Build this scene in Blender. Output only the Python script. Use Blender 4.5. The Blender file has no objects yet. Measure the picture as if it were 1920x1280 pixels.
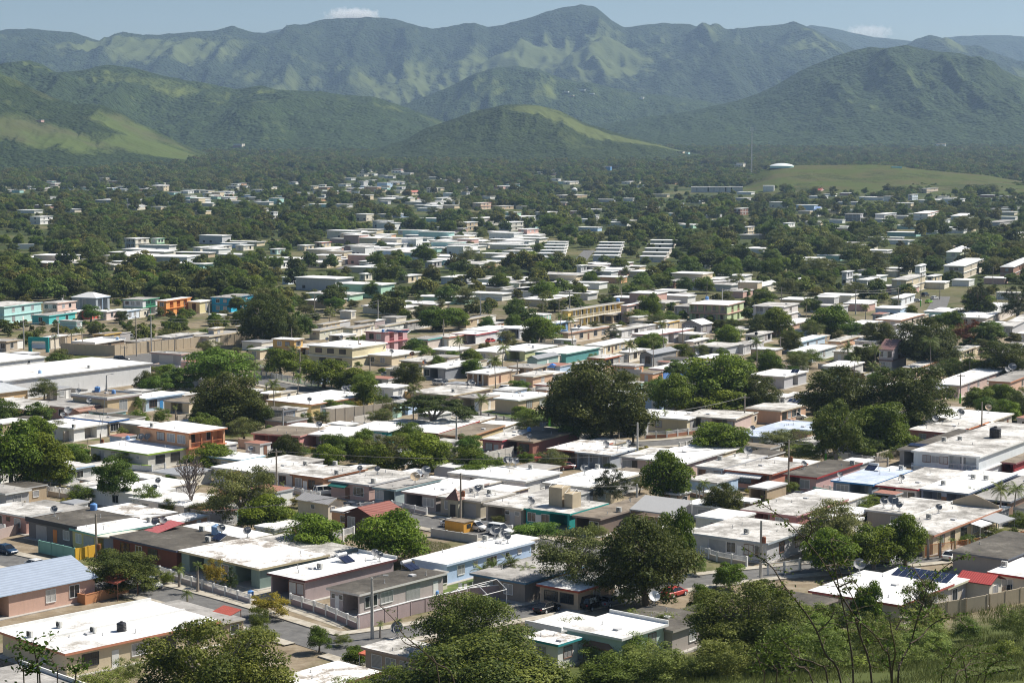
import bpy, math, random
import numpy as np
from mathutils import Vector, Matrix
R = math.radians
S = bpy.context.scene
COL = S.collection
# ------------------------------------------------------------------ camera, sky, sun
CAMZ = 62.0; F = 3600.0; PITCH = R(5.74)
cp, sp = math.cos(PITCH), math.sin(PITCH)
cd = bpy.data.cameras.new('camera'); cam = bpy.data.objects.new('camera', cd); COL.objects.link(cam)
cd.sensor_width = 36; cd.lens = 36*F/1920; cd.clip_start = 1; cd.clip_end = 60000
cam.location = (0, 0, CAMZ); cam.rotation_euler = (math.pi/2-PITCH, 0, 0)
S.camera = cam
SUN_EL = R(48); SUN_V = Vector((0.90*math.cos(SUN_EL), 0.436*math.cos(SUN_EL), math.sin(SUN_EL))).normalized()
W = bpy.data.worlds.new("World"); S.world = W; W.use_nodes = True
nt = W.node_tree; bg = nt.nodes['Background']
sky = nt.nodes.new('ShaderNodeTexSky'); sky.sky_type = 'NISHITA'; sky.sun_disc = False
sky.sun_elevation = SUN_EL; sky.sun_rotation = math.atan2(SUN_V.x, SUN_V.y)
sky.altitude = 0; sky.air_density = 1.0; sky.dust_density = 0.3; sky.ozone_density = 3.0
nt.links.new(sky.outputs[0], bg.inputs[0]); bg.inputs[1].default_value = 0.05
sd = bpy.data.lights.new('sun', 'SUN'); sd.energy = 5.0; sd.angle = R(.53); sd.color = (1, .94, .84)
sun = bpy.data.objects.new('sun', sd); COL.objects.link(sun)
sun.rotation_euler = SUN_V.to_track_quat('Z', 'Y').to_euler()
S.view_settings.view_transform = 'Standard'; S.view_settings.look = 'None'
S.view_settings.exposure = 0.55; S.view_settings.gamma = 1; S.view_settings.use_curve_mapping = False
S.render.engine = 'CYCLES'
S.cycles.filter_width = 1.1; S.cycles.max_bounces = 6; S.cycles.diffuse_bounces = 3; S.cycles.glossy_bounces = 2
S.cycles.transmission_bounces = 3; S.cycles.volume_bounces = 3; S.cycles.transparent_max_bounces = 4

# ------------------------------------------------------------------ noise, ground height, pixel <-> place
def _h(ix, iy, s):
    n = (ix.astype(np.int64)*374761393 + iy.astype(np.int64)*668265263 + s*974634599) & 0x7fffffff
    n = ((n ^ (n >> 13))*1274126177) & 0x7fffffff
    return ((n ^ (n >> 16)) & 0xffff)/65535.0
def vnoise(x, y, s=0):
    ix = np.floor(x); iy = np.floor(y); fx = x-ix; fy = y-iy
    fx = fx*fx*fx*(fx*(fx*6-15)+10); fy = fy*fy*fy*(fy*(fy*6-15)+10)
    a = _h(ix, iy, s); b = _h(ix+1, iy, s); c = _h(ix, iy+1, s); d = _h(ix+1, iy+1, s)
    return (a*(1-fx)+b*fx)*(1-fy)+(c*(1-fx)+d*fx)*fy
def fbm(x, y, s=0, o=5, ridged=False):
    t = 0; a = .5; k = 0
    for i in range(o):
        n = vnoise(x*2**i+i*17.3, y*2**i+i*9.1, s+i)
        if ridged: n = 1-abs(2*n-1)
        t = t+a*n; k += a; a *= .5
    return t/k
def zg(x, y):
    x = np.asarray(x, float); y = np.asarray(y, float)
    E = np.clip(232+.36*x, 203, 256)
    t = np.maximum(0, E-y)
    z = np.minimum(.235*t*t/(t+25), 54)
    q = np.clip((y-900)/600, 0, 1)
    z = z+np.clip(y-1100, 0, 1500)*.008+np.clip(y-2600, 0, 2200)*.024+np.clip(y-4800, 0, 9000)*.012
    return z+q*2.0*np.sin(x/310+1)*np.cos(y/420)+q*1.2*np.sin(x/130+y/190)
def zgf(x, y): return float(zg(x, y))
def proj(x, y, z):
    dz = z-CAMZ; zc = y*cp-dz*sp; vc = y*sp+dz*cp
    return 960+F*x/zc, 640-F*vc/zc
def ray(px, py):
    u = (px-960)/F; v = (640-py)/F
    return Vector((u, cp+v*sp, -sp+v*cp))
_T = np.geomspace(206, 5200, 700)
def at(px, py, h=0.0):
    """the place on the ground (or h above it) seen at this pixel of the photograph"""
    d = ray(px, py)
    x = d.x*_T; y = d.y*_T; g = CAMZ+d.z*_T-zg(x, y)-h
    i = np.argmax(g <= 0) if (g <= 0).any() else len(_T)-1
    if i == 0: t = _T[0]
    else:
        a, b = _T[i-1], _T[i]
        for _ in range(25):
            m = .5*(a+b)
            if CAMZ+d.z*m-zgf(d.x*m, d.y*m)-h > 0: a = m
            else: b = m
        t = .5*(a+b)
    return Vector((d.x*t, d.y*t, CAMZ+d.z*t-h))
def atd(px, py, dist):
    """the point seen at this pixel that lies dist metres away"""
    d = ray(px, py); t = dist/d.y
    return Vector((d.x*t, dist, CAMZ+d.z*t))
def ppm(y): return F/y

# ------------------------------------------------------------------ mesh building
class MB:
    def __init__(s): s.v = []; s.f = []; s.m = []
    def poly(s, pts, m=0):
        n = len(s.v); s.v += [tuple(p) for p in pts]; s.f.append(tuple(range(n, n+len(pts)))); s.m.append(m)
    def box(s, x0, y0, z0, x1, y1, z1, m=0, top=None):
        n = len(s.v)
        s.v += [(x0,y0,z0),(x1,y0,z0),(x1,y1,z0),(x0,y1,z0),(x0,y0,z1),(x1,y0,z1),(x1,y1,z1),(x0,y1,z1)]
        for q in ((0,3,2,1),(4,5,6,7),(0,1,5,4),(1,2,6,5),(2,3,7,6),(3,0,4,7)):
            s.f.append(tuple(n+i for i in q)); s.m.append(m)
        if top is not None: s.m[-5] = top
    def bar(s, a, b, r, n=6, m=0, r2=None):
        s.tube([a, b], [r, r if r2 is None else r2], n, m)
    def tube(s, pts, rad, n=6, m=0):
        pts = [Vector(p) for p in pts]; base = len(s.v); k = len(pts)
        for i, p in enumerate(pts):
            t = (pts[min(i+1, k-1)]-pts[max(i-1, 0)]).normalized()
            u = t.cross(Vector((0, 0, 1)) if abs(t.z) < .9 else Vector((1, 0, 0))).normalized(); w = u.cross(t)
            r = rad[i] if hasattr(rad, '__len__') else rad
            for j in range(n):
                a = 2*math.pi*j/n
                s.v.append(tuple(p+(u*math.cos(a)+w*math.sin(a))*r))
        for i in range(k-1):
            for j in range(n):
                a = base+i*n+j; b = base+i*n+(j+1) % n
                s.f.append((a, b, b+n, a+n)); s.m.append(m)
        s.f.append(tuple(base+j for j in range(n))); s.m.append(m)
        s.f.append(tuple(base+(k-1)*n+j for j in range(n-1, -1, -1))); s.m.append(m)
    def lathe(s, prof, n=14, m=0, c=(0, 0, 0)):
        base = len(s.v)
        for r, z in prof:
            for j in range(n):
                a = 2*math.pi*j/n; s.v.append((c[0]+r*math.cos(a), c[1]+r*math.sin(a), c[2]+z))
        for i in range(len(prof)-1):
            for j in range(n):
                a = base+i*n+j; b = base+i*n+(j+1) % n
                s.f.append((a, b, b+n, a+n)); s.m.append(m)
    def prism(s, poly2, z0, z1, m=0, top=None, cap=True):
        n = len(poly2); base = len(s.v)
        s.v += [(x, y, z0) for x, y in poly2]+[(x, y, z1) for x, y in poly2]
        for i in range(n):
            j = (i+1) % n; s.f.append((base+i, base+j, base+n+j, base+n+i)); s.m.append(m)
        if cap:
            s.f.append(tuple(base+n+i for i in range(n))); s.m.append(m if top is None else top)
    def build(s, name, mats, parent=None, loc=None, rz=0, smooth=False):
        me = bpy.data.meshes.new(name); me.from_pydata(s.v, [], s.f)
        if not isinstance(mats, (list, tuple)): mats = [mats]
        for mt in mats: me.materials.append(mt)
        if len(mats) > 1: me.polygons.foreach_set('material_index', s.m)
        if smooth: me.polygons.foreach_set('use_smooth', [True]*len(s.f))
        o = bpy.data.objects.new(name, me); COL.objects.link(o)
        if parent: o.parent = parent
        if loc is not None: o.location = loc; o.rotation_euler = (0, 0, rz)
        return o
def fastmesh(name, v, q, mats=(), tone=None, smooth=False):
    """v (n,3), q (k,4) quads as numpy arrays"""
    me = bpy.data.meshes.new(name); k = len(q); c = q.shape[1]
    me.vertices.add(len(v)); me.vertices.foreach_set('co', np.ascontiguousarray(v, np.float32).ravel())
    me.loops.add(k*c); me.loops.foreach_set('vertex_index', np.ascontiguousarray(q, np.int32).ravel())
    me.polygons.add(k); me.polygons.foreach_set('loop_start', np.arange(0, k*c, c, dtype=np.int32))
    me.update(calc_edges=True)
    if smooth: me.polygons.foreach_set('use_smooth', [True]*k)
    if tone is not None:
        a = me.attributes.new('tone', 'FLOAT', 'FACE'); a.data.foreach_set('value', np.ascontiguousarray(tone, np.float32))
    for m in mats: me.materials.append(m)
    return me
def link(name, me, parent=None, loc=None, rz=0, scale=None):
    o = bpy.data.objects.new(name, me); COL.objects.link(o)
    if parent: o.parent = parent
    if loc is not None: o.location = loc
    o.rotation_euler = (0, 0, rz)
    if scale is not None: o.scale = scale
    return o
THINGS = []
def tag(o, label=None, cat=None, group=None, kind=None, px=None):
    if label: o['label'] = label
    if cat: o['category'] = cat
    if group: o['group'] = group
    if kind: o['kind'] = kind
    if cat: THINGS.append(o)
    return o
def empty(name, loc, rz=0):
    o = bpy.data.objects.new(name, None); COL.objects.link(o); o.location = loc; o.rotation_euler = (0, 0, rz)
    o.empty_display_size = .5
    return o

# ------------------------------------------------------------------ materials
_MC = {}
def N(nt, typ, **kw):
    n = nt.nodes.new(typ)
    for k, v in kw.items():
        if k.startswith('i_'):
            n.inputs[k[2:].replace('_', ' ')].default_value = v
        else: setattr(n, k, v)
    return n
def newmat(name):
    m = bpy.data.materials.new(name); m.use_nodes = True
    return m, m.node_tree, m.node_tree.nodes['Principled BSDF']
def c4(c): return (c[0], c[1], c[2], 1)
def mix(nt, fac, a, b):
    n = nt.nodes.new('ShaderNodeMix'); n.data_type = 'RGBA'
    for s, v in ((n.inputs[0], fac), (n.inputs[6], a), (n.inputs[7], b)):
        if hasattr(v, 'links') or hasattr(v, 'is_linked'): nt.links.new(v, s)
        elif isinstance(v, (int, float)): s.default_value = v
        else: s.default_value = c4(v)
    return n.outputs[2]
def ramp(nt, fac, stops):
    n = nt.nodes.new('ShaderNodeValToRGB'); e = n.color_ramp.elements
    while len(e) < len(stops): e.new(.5)
    for i, (p, c) in enumerate(stops):
        e[i].position = p; e[i].color = c4(c) if hasattr(c, '__len__') else (c, c, c, 1)
    nt.links.new(fac, n.inputs[0]); return n.outputs[0]
def noise(nt, vec, scale, detail=4, rough=.55, dist=0):
    n = N(nt, 'ShaderNodeTexNoise'); n.inputs['Scale'].default_value = scale; n.inputs['Detail'].default_value = detail
    n.inputs['Roughness'].default_value = rough; n.inputs['Distortion'].default_value = dist
    if vec is not None: nt.links.new(vec, n.inputs['Vector'])
    return n.outputs['Fac']
def objvec(nt, scale=None, rnd=True):
    tc = nt.nodes.new('ShaderNodeTexCoord'); v = tc.outputs['Object']
    if rnd:
        oi = nt.nodes.new('ShaderNodeObjectInfo'); a = N(nt, 'ShaderNodeVectorMath', operation='MULTIPLY_ADD')
        nt.links.new(oi.outputs['Random'], a.inputs[0]); a.inputs[1].default_value = (97, 53, 31); nt.links.new(v, a.inputs[2]); v = a.outputs[0]
    if scale:
        m = N(nt, 'ShaderNodeVectorMath', operation='MULTIPLY'); nt.links.new(v, m.inputs[0]); m.inputs[1].default_value = scale; v = m.outputs[0]
    return v
def bump(nt, bs, h, strength=.5, dist=.1):
    b = N(nt, 'ShaderNodeBump'); b.inputs['Strength'].default_value = strength; b.inputs['Distance'].default_value = dist
    nt.links.new(h, b.inputs['Height']); nt.links.new(b.outputs[0], bs.inputs['Normal'])
PAL = dict(cream=(.66,.56,.40), ivory=(.72,.67,.56), pink=(.58,.38,.33), rose=(.50,.22,.20), peach=(.70,.40,.24), white=(.78,.78,.76), grey=(.40,.39,.39),
 ash=(.55,.55,.56), mauve=(.40,.33,.33), teal=(.03,.32,.30), aqua=(.42,.66,.62), blue=(.06,.27,.58), lav=(.46,.50,.64), yellow=(.72,.52,.16), tan=(.48,.38,.26),
 brown=(.22,.12,.085), maroon=(.20,.045,.05), red=(.52,.06,.05), orange=(.68,.25,.08), mint=(.42,.64,.50), lime=(.36,.58,.06), sky=(.48,.62,.80), dark=(.07,.07,.075),
 slate=(.22,.24,.28), beige=(.58,.47,.36), green=(.10,.36,.20), black=(.02,.02,.022), silver=(.5,.52,.54), navy=(.02,.05,.10), gold=(.75,.45,.05))
def paint(c, rough=.75, var=.12):
    k = ('p', c, rough)
    if k in _MC: return _MC[k]
    col = PAL[c] if isinstance(c, str) else c
    m, nt, bs = newmat('paint_%s' % (c if isinstance(c, str) else 'mix'))
    v = objvec(nt)
    n1 = noise(nt, v, .8, 5, .6); n2 = noise(nt, objvec(nt, (2.2, 2.2, .35)), 1.0, 4, .65)
    base = mix(nt, n1, [x*(1-var) for x in col], [min(.9, x*(1+var)) for x in col])
    st = ramp(nt, n2, [(.50, 0.0), (.78, 1.0)])
    g = sum(col)/3
    base = mix(nt, N_mul(nt, st, .2), base, [.35*x+.12*g for x in col])
    nt.links.new(base, bs.inputs['Base Color']); bs.inputs['Roughness'].default_value = rough
    bs.inputs['Specular IOR Level'].default_value = .25
    _MC[k] = m; return m
def N_mul(nt, a, k):
    n = N(nt, 'ShaderNodeMath', operation='MULTIPLY'); nt.links.new(a, n.inputs[0]); n.inputs[1].default_value = k; return n.outputs[0]
def N_add(nt, a, b, op='ADD'):
    n = N(nt, 'ShaderNodeMath', operation=op)
    for i, x in enumerate((a, b)):
        if isinstance(x, (int, float)): n.inputs[i].default_value = x
        else: nt.links.new(x, n.inputs[i])
    return n.outputs[0]
def plain(name, col, rough=.5, metal=0, spec=.4, var=.1):
    k = ('s', name)
    if k in _MC: return _MC[k]
    m, nt, bs = newmat(name)
    n = noise(nt, objvec(nt), 2.5, 4)
    nt.links.new(mix(nt, n, [x*(1-var) for x in col], [min(1, x*(1+var)) for x in col]), bs.inputs['Base Color'])
    bs.inputs['Roughness'].default_value = rough; bs.inputs['Metallic'].default_value = metal
    bs.inputs['Specular IOR Level'].default_value = spec
    _MC[k] = m; return m
def roofmat(kind):
    k = ('r', kind)
    if k in _MC: return _MC[k]
    m, nt, bs = newmat('roof_'+kind)
    v = objvec(nt)
    big = noise(nt, v, .16, 6, .62, .4); mid = noise(nt, v, .55, 6, .68, .6); fine = noise(nt, v, 3.5, 5, .7)
    W_, G_, D_ = (.86,.86,.855), (.36,.345,.32), (.085,.075,.065)
    comb = N_add(nt, N_add(nt, N_mul(nt, big, .50), N_mul(nt, mid, .34)), N_mul(nt, fine, .18))
    st = dict(clean=[(.49,W_),(.55,(.74,.735,.72)),(.60,(.58,.565,.54)),(.66,(.38,.35,.31))],
              patch=[(.50,W_),(.535,(.66,.64,.61)),(.57,(.38,.34,.30)),(.66,D_)],
              worn=[(.40,(.80,.79,.77)),(.48,(.62,.60,.57)),(.55,G_),(.66,(.16,.15,.14))],
              grey=[(.38,(.52,.50,.47)),(.50,(.36,.345,.325)),(.62,(.20,.19,.175))],
              dark=[(.36,(.26,.24,.21)),(.46,(.13,.118,.10)),(.60,(.065,.058,.05))],
              brown=[(.36,(.36,.31,.25)),(.50,(.24,.20,.155)),(.62,(.12,.10,.08))],
              blue=[(.42,(.66,.72,.82)),(.55,(.46,.53,.66)),(.66,(.34,.38,.46))])[kind]
    nt.links.new(ramp(nt, comb, st), bs.inputs['Base Color'])
    base = bs.inputs['Base Color'].links[0].from_socket
    # sealant laid in strips, each a little different, with grimy joints
    br = N(nt, 'ShaderNodeTexBrick'); nt.links.new(v, br.inputs['Vector']); br.inputs['Scale'].default_value = .28; br.inputs['Mortar Size'].default_value = .012; br.inputs['Color1'].default_value = (1, 1, 1, 1); br.inputs['Color2'].default_value = (.86, .855, .85, 1); br.inputs['Mortar'].default_value = (.62, .6, .57, 1)
    mu = nt.nodes.new('ShaderNodeMix'); mu.data_type = 'RGBA'; mu.blend_type = 'MULTIPLY'; mu.inputs[0].default_value = .5; nt.links.new(base, mu.inputs[6]); nt.links.new(br.outputs['Color'], mu.inputs[7]); nt.links.new(mu.outputs[2], bs.inputs['Base Color'])
    bs.inputs['Roughness'].default_value = .8; bs.inputs['Specular IOR Level'].default_value = .2
    bump(nt, bs, mid, .25, .05)
    _MC[k] = m; return m
def metalroof(c, tile=False):
    k = ('mr', c, tile)
    if k in _MC: return _MC[k]
    col = PAL[c] if isinstance(c, str) else c
    m, nt, bs = newmat('sheet_roof')
    v = objvec(nt, rnd=False)
    wv = N(nt, 'ShaderNodeTexWave', wave_type='BANDS', bands_direction='X'); nt.links.new(v, wv.inputs[0]); wv.inputs['Scale'].default_value = .55 if not tile else .9
    n = noise(nt, objvec(nt), .9, 5, .65)
    b = mix(nt, n, [x*.75 for x in col], [min(.85, x*1.2) for x in col])
    b = mix(nt, N_mul(nt, wv.outputs['Fac'], .35), b, [x*.45 for x in col])
    if tile:
        w2 = N(nt, 'ShaderNodeTexWave', wave_type='BANDS', bands_direction='Y', wave_profile='SAW'); nt.links.new(v, w2.inputs[0]); w2.inputs['Scale'].default_value = .8
        b = mix(nt, N_mul(nt, w2.outputs['Fac'], .35), b, [x*.4 for x in col])
    nt.links.new(b, bs.inputs['Base Color']); bs.inputs['Roughness'].default_value = .55
    bump(nt, bs, wv.outputs['Fac'], .6, .05)
    _MC[k] = m; return m
def louvre(c):
    k = ('lv', c)
    if k in _MC: return _MC[k]
    col = PAL[c] if isinstance(c, str) else c
    m, nt, bs = newmat('louvre')
    wv = N(nt, 'ShaderNodeTexWave', wave_type='BANDS', bands_direction='Z', wave_profile='SAW'); nt.links.new(objvec(nt, rnd=False), wv.inputs[0]); wv.inputs['Scale'].default_value = 2.2
    nt.links.new(mix(nt, wv.outputs['Fac'], [x*.35 for x in col], col), bs.inputs['Base Color'])
    bs.inputs['Roughness'].default_value = .4
    bump(nt, bs, wv.outputs['Fac'], .5, .03)
    _MC[k] = m; return m
GLASS = plain('window_glass', (.03,.035,.04), .12, 0, .6)
ALU = plain('aluminium', (.62,.63,.64), .4, .3)
WHITE_METAL = plain('white_metal', (.78,.78,.77), .45)
CONC = paint((.42,.40,.37), .85, .2)
POLE_C = paint((.50,.48,.45), .85, .15)
POLE_W = paint((.38,.33,.27), .9, .25)
DISH_G = plain('dish_grey', (.22,.225,.235), .55)
DISH_W = plain('dish_white', (.75,.75,.75), .5)
RUST = plain('rust', (.28,.12,.06), .8, .1, .2, .4)
STEEL = plain('galvanised', (.40,.41,.42), .45, .5)
TYRE = plain('tyre_rubber', (.025,.025,.025), .8)
PANEL = plain('solar_panel', (.015,.02,.05), .2, 0, .6)
# ------------------------------------------------------------------ houses
RK = ('clean', 'patch', 'worn', 'grey', 'dark', 'brown', 'blue')
HOUSES = []      # dict(root, A, B, la, lb, h, short, px, py)
SLOTW = dict(c=3.5, g=2.6, w=1.5, W=2.3, d=1.0, G=2.8, b=2.2, s=.8); SLOTW['-'] = 1.2
def slots(s, l, o):
    tot = sum(SLOTW[c] for c in s); free = l-2*o-.6; k = min(1, free/tot) if tot > free else 1
    gap = (free-tot*k)/(len(s)+1); x = o+.3+gap; out = []
    for c in s:
        w = SLOTW[c]*k; out.append((c, x, x+w)); x += w+gap
    return out
def autof(l, rng, car):
    n = max(1, int(l/2.6)); s = ''
    if car and l > 7: s = 'c'; n = max(1, n-2)
    for i in range(n): s += rng.choice('wwwWdw-sb')
    return s if rng.random() < .5 else s[::-1]
def window(root, wm, side, a, b, z0, z1, X, kind, rng, near):
    """frame and pane standing in the wall; side 'A' faces -y at y=X, side 'B' faces +x at x=X"""
    f = MB(); p = MB(); t = .07
    def bx(mb, a0, a1, za, zb, o0, o1, m=0):
        if side == 'A': mb.box(a0, X-o1, za, a1, X-o0, zb, m)
        else: mb.box(X+o0, a0, za, X+o1, a1, zb, m)
    if kind == 'b': fm, pm = plain('iron_bars', (.05,.05,.05), .5), GLASS
    else:
        fm = WHITE_METAL if rng.random() < .8 else paint('brown'); pm = rng.choice([louvre('white'), louvre('silver'), GLASS, GLASS, louvre('ash')])
    bx(f, a-t, a, z0-t, z1+t, -.03, .06); bx(f, b, b+t, z0-t, z1+t, -.03, .06)
    bx(f, a, b, z1, z1+t, -.03, .06); bx(f, a, b, z0-t*1.4, z0, -.03, .10)
    if near:
        n = max(1, int((b-a)/.75)); 
        if kind == 'b': n = int((b-a)/.28)
        for i in range(1, n):
            xx = a+(b-a)*i/n; bx(f, xx-.02, xx+.02, z0, z1, .0, .045)
        if kind == 'b': bx(f, a, b, (z0+z1)/2-.02, (z0+z1)/2+.02, .046, .07)
    bx(p, a, b, z0, z1, -.02, .022)
    fo = f.build('window', fm, root); p.build('pane', pm, fo)
def house(Lx, Nx, Ny, Rx, label, wall='cream', roof='clean', h=3.0, ang=-38, trim=None, fa=None, fb=None, st=1, par='', gable=None, over=.4, wallB=None, near=True, car=True, doorc=None, lens=None, cat='house', name='house', pipes=True, awn=None, group='houses of the town', fz=0.0):
    idx = len(HOUSES); rng = random.Random(idx*7+3)
    h = h+(idx % 19)*.011
    P = at(Nx, Ny, h)
    gz = P.z
    a = R(ang); A = Vector((math.cos(a), math.sin(a), 0)); B = Vector((-math.sin(a), math.cos(a), 0))
    def solve(sgn, D, tx):
        lo, hi = 0., 90.
        for _ in range(40):
            m = .5*(lo+hi); q = P+D*m*sgn; x = proj(q.x, q.y, gz+h)[0]
            if (x-tx)*(1 if sgn > 0 else -1) < 0: lo = m
            else: hi = m
        return .5*(lo+hi)
    la = max(3.0, min(60, solve(-1, A, Lx))); lb = max(3.0, min(70, solve(1, B, Rx)))
    if lens: la = lens[0] or la; lb = lens[1] or lb
    O = P-A*la
    root = empty(name, (O.x, O.y, gz), a)
    tag(root, label, cat, group)
    wm = paint(wall); tm = paint(trim) if trim else paint('white' if roof in ('clean', 'patch') else 'ash')
    rt = .30; o = over; hs = h/st
    X = la-o; Y = lb-o
    plinth = MB(); plinth.box(.08, -.5, -.6, la+.3, lb-.08, .10); plinth.build('plinth', CONC, root)
    walls = MB(); cols = []; door = None
    for k in range(st):
        z0 = .1 if k == 0 else k*hs; z1 = (k+1)*hs-(rt if k == st-1 else .22)
        sa = (fa.split('/')[min(k, len(fa.split('/'))-1)] if fa is not None else autof(la, rng, car and k == 0))
        sb = (fb.split('/')[min(k, len(fb.split('/'))-1)] if fb is not None else autof(lb, rng, False))
        SA = slots(sa, la, o) if sa else []; SB = slots(sb, lb, o) if sb else []
        def notches(SL, depth):
            r = []
            for c, x0, x1 in SL:
                if c in 'cg':
                    dd = min({'c': 4.2, 'g': 1.7}[c], depth*.45)
                    if r and c == 'g' and r[-1][3] == 'g' and x0-r[-1][1] < 2.0: r[-1][1] = x1; cols_x.append((x0+pe[0])/2)
                    else: r.append([x0, x1, dd, c])
                    pe[0] = x1
            return r
        pe = [0]; cols_x = []; nA = notches(SA, lb); cA = list(cols_x)
        cols_x = []; nB = notches(SB, la); cB = list(cols_x)
        if nA and nB: 
            if nA[-1][1] > la-5: nB = [n for n in nB if n[0] > nA[-1][2]+.6]
        poly = [(o, o)]
        for x0, x1, d, c in nA: poly += [(x0, o), (x0, o+d), (x1, o+d), (x1, o)]
        poly += [(X, o)]
        for y0, y1, d, c in nB: poly += [(X, y0), (X-d, y0), (X-d, y1), (X, y1)]
        poly += [(X, Y), (o, Y)]
        walls.prism(poly, z0, z1, 0, cap=False)
        if k > 0:
            sl = MB(); sl.box(o-.35, o-.35, k*hs-.219, X+.35, Y+.2, k*hs+.0); sl.build('floor_slab', tm, root)
        zw0 = z0+ (.85 if hs > 2.4 else .7); zw1 = z1-.42; zd = z0+2.05
        for SL, side, XX, dp in ((SA, 'A', o, lb), (SB, 'B', X, la)):
            for c, x0, x1 in SL:
                nb = [n for n in (nA if side == 'A' else nB)]
                if c in 'wWbs': window(root, wm, side, x0, x1, (zw0 if c != 's' else zw1-.6), zw1, XX, c, rng, near)
                elif c == 'd' or c == 'G':
                    dm = MB(); zt = min(zd, z1-.15) if c == 'd' else z1-.35
                    if side == 'A': dm.box(x0, XX-.05, z0, x1, XX+.05, zt)
                    else: dm.box(XX-.05, x0, z0, XX+.05, x1, zt)
                    dc = doorc or rng.choice(['white', 'white', 'brown', 'ash', wall]) if c == 'd' else rng.choice(['white', 'ash', 'silver'])
                    dm.build('door' if c == 'd' else 'garage_door', paint(dc) if c == 'd' else louvre(dc), root)
            for y0, y1, d, c in (nA if side == 'A' else nB):
                # back wall of a gallery or carport gets an opening of its own
                if c == 'g' or (y1-y0) > 2.5:
                    n = max(1, int((y1-y0)/3)); 
                    for i in range(n):
                        q0 = y0+(i+.3)*(y1-y0)/n
                        window(root, wm, side, q0, q0+1.1, zw0, zw1, (XX+d if side == 'A' else XX-d), 'w', rng, False)
            for cx in (cA if side == 'A' else cB):
                cm = MB(); 
                if side == 'A': cm.box(cx-.13, XX+.002, z0, cx+.13, XX+.26, z1)
                else: cm.box(XX-.26, cx-.13, z0, XX-.002, cx+.13, z1)
                cm.build('column', tm, root)
            if k > 0:
                for y0, y1, d, c in (nA if side == 'A' else nB):
                    rl = MB()
                    def rb(a0, a1, za, zb, th, off=.06):
                        if side == 'A': rl.box(a0, XX+off, za, a1, XX+off+th, zb)
                        else: rl.box(XX-off-th, a0, za, XX-off, a1, zb)
                    rb(y0, y1, z0+.85, z0+.95, .08); rb(y0, y1, z0+.05, z0+.12, .08)
                    nn = int((y1-y0)/.3)
                    for i in range(nn+1): 
                        q = y0+(y1-y0-.05)*i/max(nn, 1); rb(q, q+.06, z0+.12, z0+.85, .05, .075)
                    rl.build('railing', tm, root)
    walls.build('wall', wm, root)
    r = MB()
    if gable in ('x', 'y'):
        rise = min(2.2, (lb if gable == 'x' else la)*.16)
        if gable == 'x':
            ym = lb/2
            for s0, s1 in ((0, ym), (lb, ym)): 
                r.poly([(0, s0, h-.15), (la, s0, h-.15), (la, s1, h+rise), (0, s1, h+rise)] if s0 == 0 else [(la, s0, h-.15), (0, s0, h-.15), (0, s1, h+rise), (la, s1, h+rise)])
                r.poly([(0, s0, h-.27), (la, s0, h-.27), (la, s0, h-.15), (0, s0, h-.15)], 1)
            r.poly([(0, 0, h-.27), (la, 0, h-.27), (la, ym, h+rise-.12), (0, ym, h+rise-.12)], 1); r.poly([(0, lb, h-.27), (la, lb, h-.27), (la, ym, h+rise-.12), (0, ym, h+rise-.12)], 1)
            for xx in (o, X-.1):
                g = MB(); t0 = [(xx, o, h-.31), (xx, Y, h-.31), (xx, ym, h+rise-.2)]; t1 = [(q[0]+.1, q[1], q[2]) for q in t0]
                g.poly(t0); g.poly(t1)
                for i in range(3): g.poly([t0[i], t0[(i+1) % 3], t1[(i+1) % 3], t1[i]])
                g.build('gable_wall', wm, root)
        else:
            xm = la/2
            for s0 in (0, la):
                r.poly([(s0, 0, h-.15), (s0, lb, h-.15), (xm, lb, h+rise), (xm, 0, h+rise)])
                r.poly([(s0, 0, h-.27), (s0, lb, h-.27), (s0, lb, h-.15), (s0, 0, h-.15)], 1)
                r.poly([(s0, 0, h-.27), (s0, lb, h-.27), (xm, lb, h+rise-.12), (xm, 0, h+rise-.12)], 1)
            r.poly([(0, 0, h-.27), (xm, 0, h+rise-.12), (la, 0, h-.27), (la, 0, h-.15), (xm, 0, h+rise), (0, 0, h-.15)], 1)
            for yy in (o, Y-.1):
                g = MB(); t0 = [(o, yy, h-.31), (X, yy, h-.31), (xm, yy, h+rise-.2)]; t1 = [(q[0], q[1]+.1, q[2]) for q in t0]
                g.poly(t0); g.poly(t1)
                for i in range(3): g.poly([t0[i], t0[(i+1) % 3], t1[(i+1) % 3], t1[i]])
                g.build('gable_wall', wm, root)
        rm = metalroof(roof) if (not isinstance(roof, str) or (roof in PAL and (gable or roof not in RK))) else (metalroof(roof[4:], True) if roof.startswith('tile') else roofmat(roof))
        ro = r.build('roof', [rm, tm], root)
    elif gable == 'hip':
        rise = min(1.6, min(la, lb)*.16); i = min(la, lb)*.45
        base = [(0, 0), (la, 0), (la, lb), (0, lb)]; topq = [(i, i), (la-i, i), (la-i, lb-i), (i, lb-i)]
        for k in range(4):
            j = (k+1) % 4
            r.poly([(*base[k], h-.1), (*base[j], h-.1), (*topq[j], h+rise), (*topq[k], h+rise)])
            r.poly([(*base[k], h-.3), (*base[j], h-.3), (*base[j], h-.1), (*base[k], h-.1)], 1)
        r.poly([(*q, h+rise) for q in topq]); r.poly([(*q, h-.3) for q in base[::-1]], 1)
        rm = metalroof(roof) if (not isinstance(roof, str) or (roof in PAL and (gable or roof not in RK))) else (metalroof(roof[4:], True) if roof.startswith('tile') else roofmat(roof))
        r.build('roof', [rm, tm], root)
    else:
        r.box(0, 0, h-rt, la, lb, h, 1, 0)
        rm = metalroof(roof) if (not isinstance(roof, str) or (roof in PAL and (gable or roof not in RK))) else roofmat(roof)
        ro = r.build('roof', [rm, tm], root)
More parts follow.
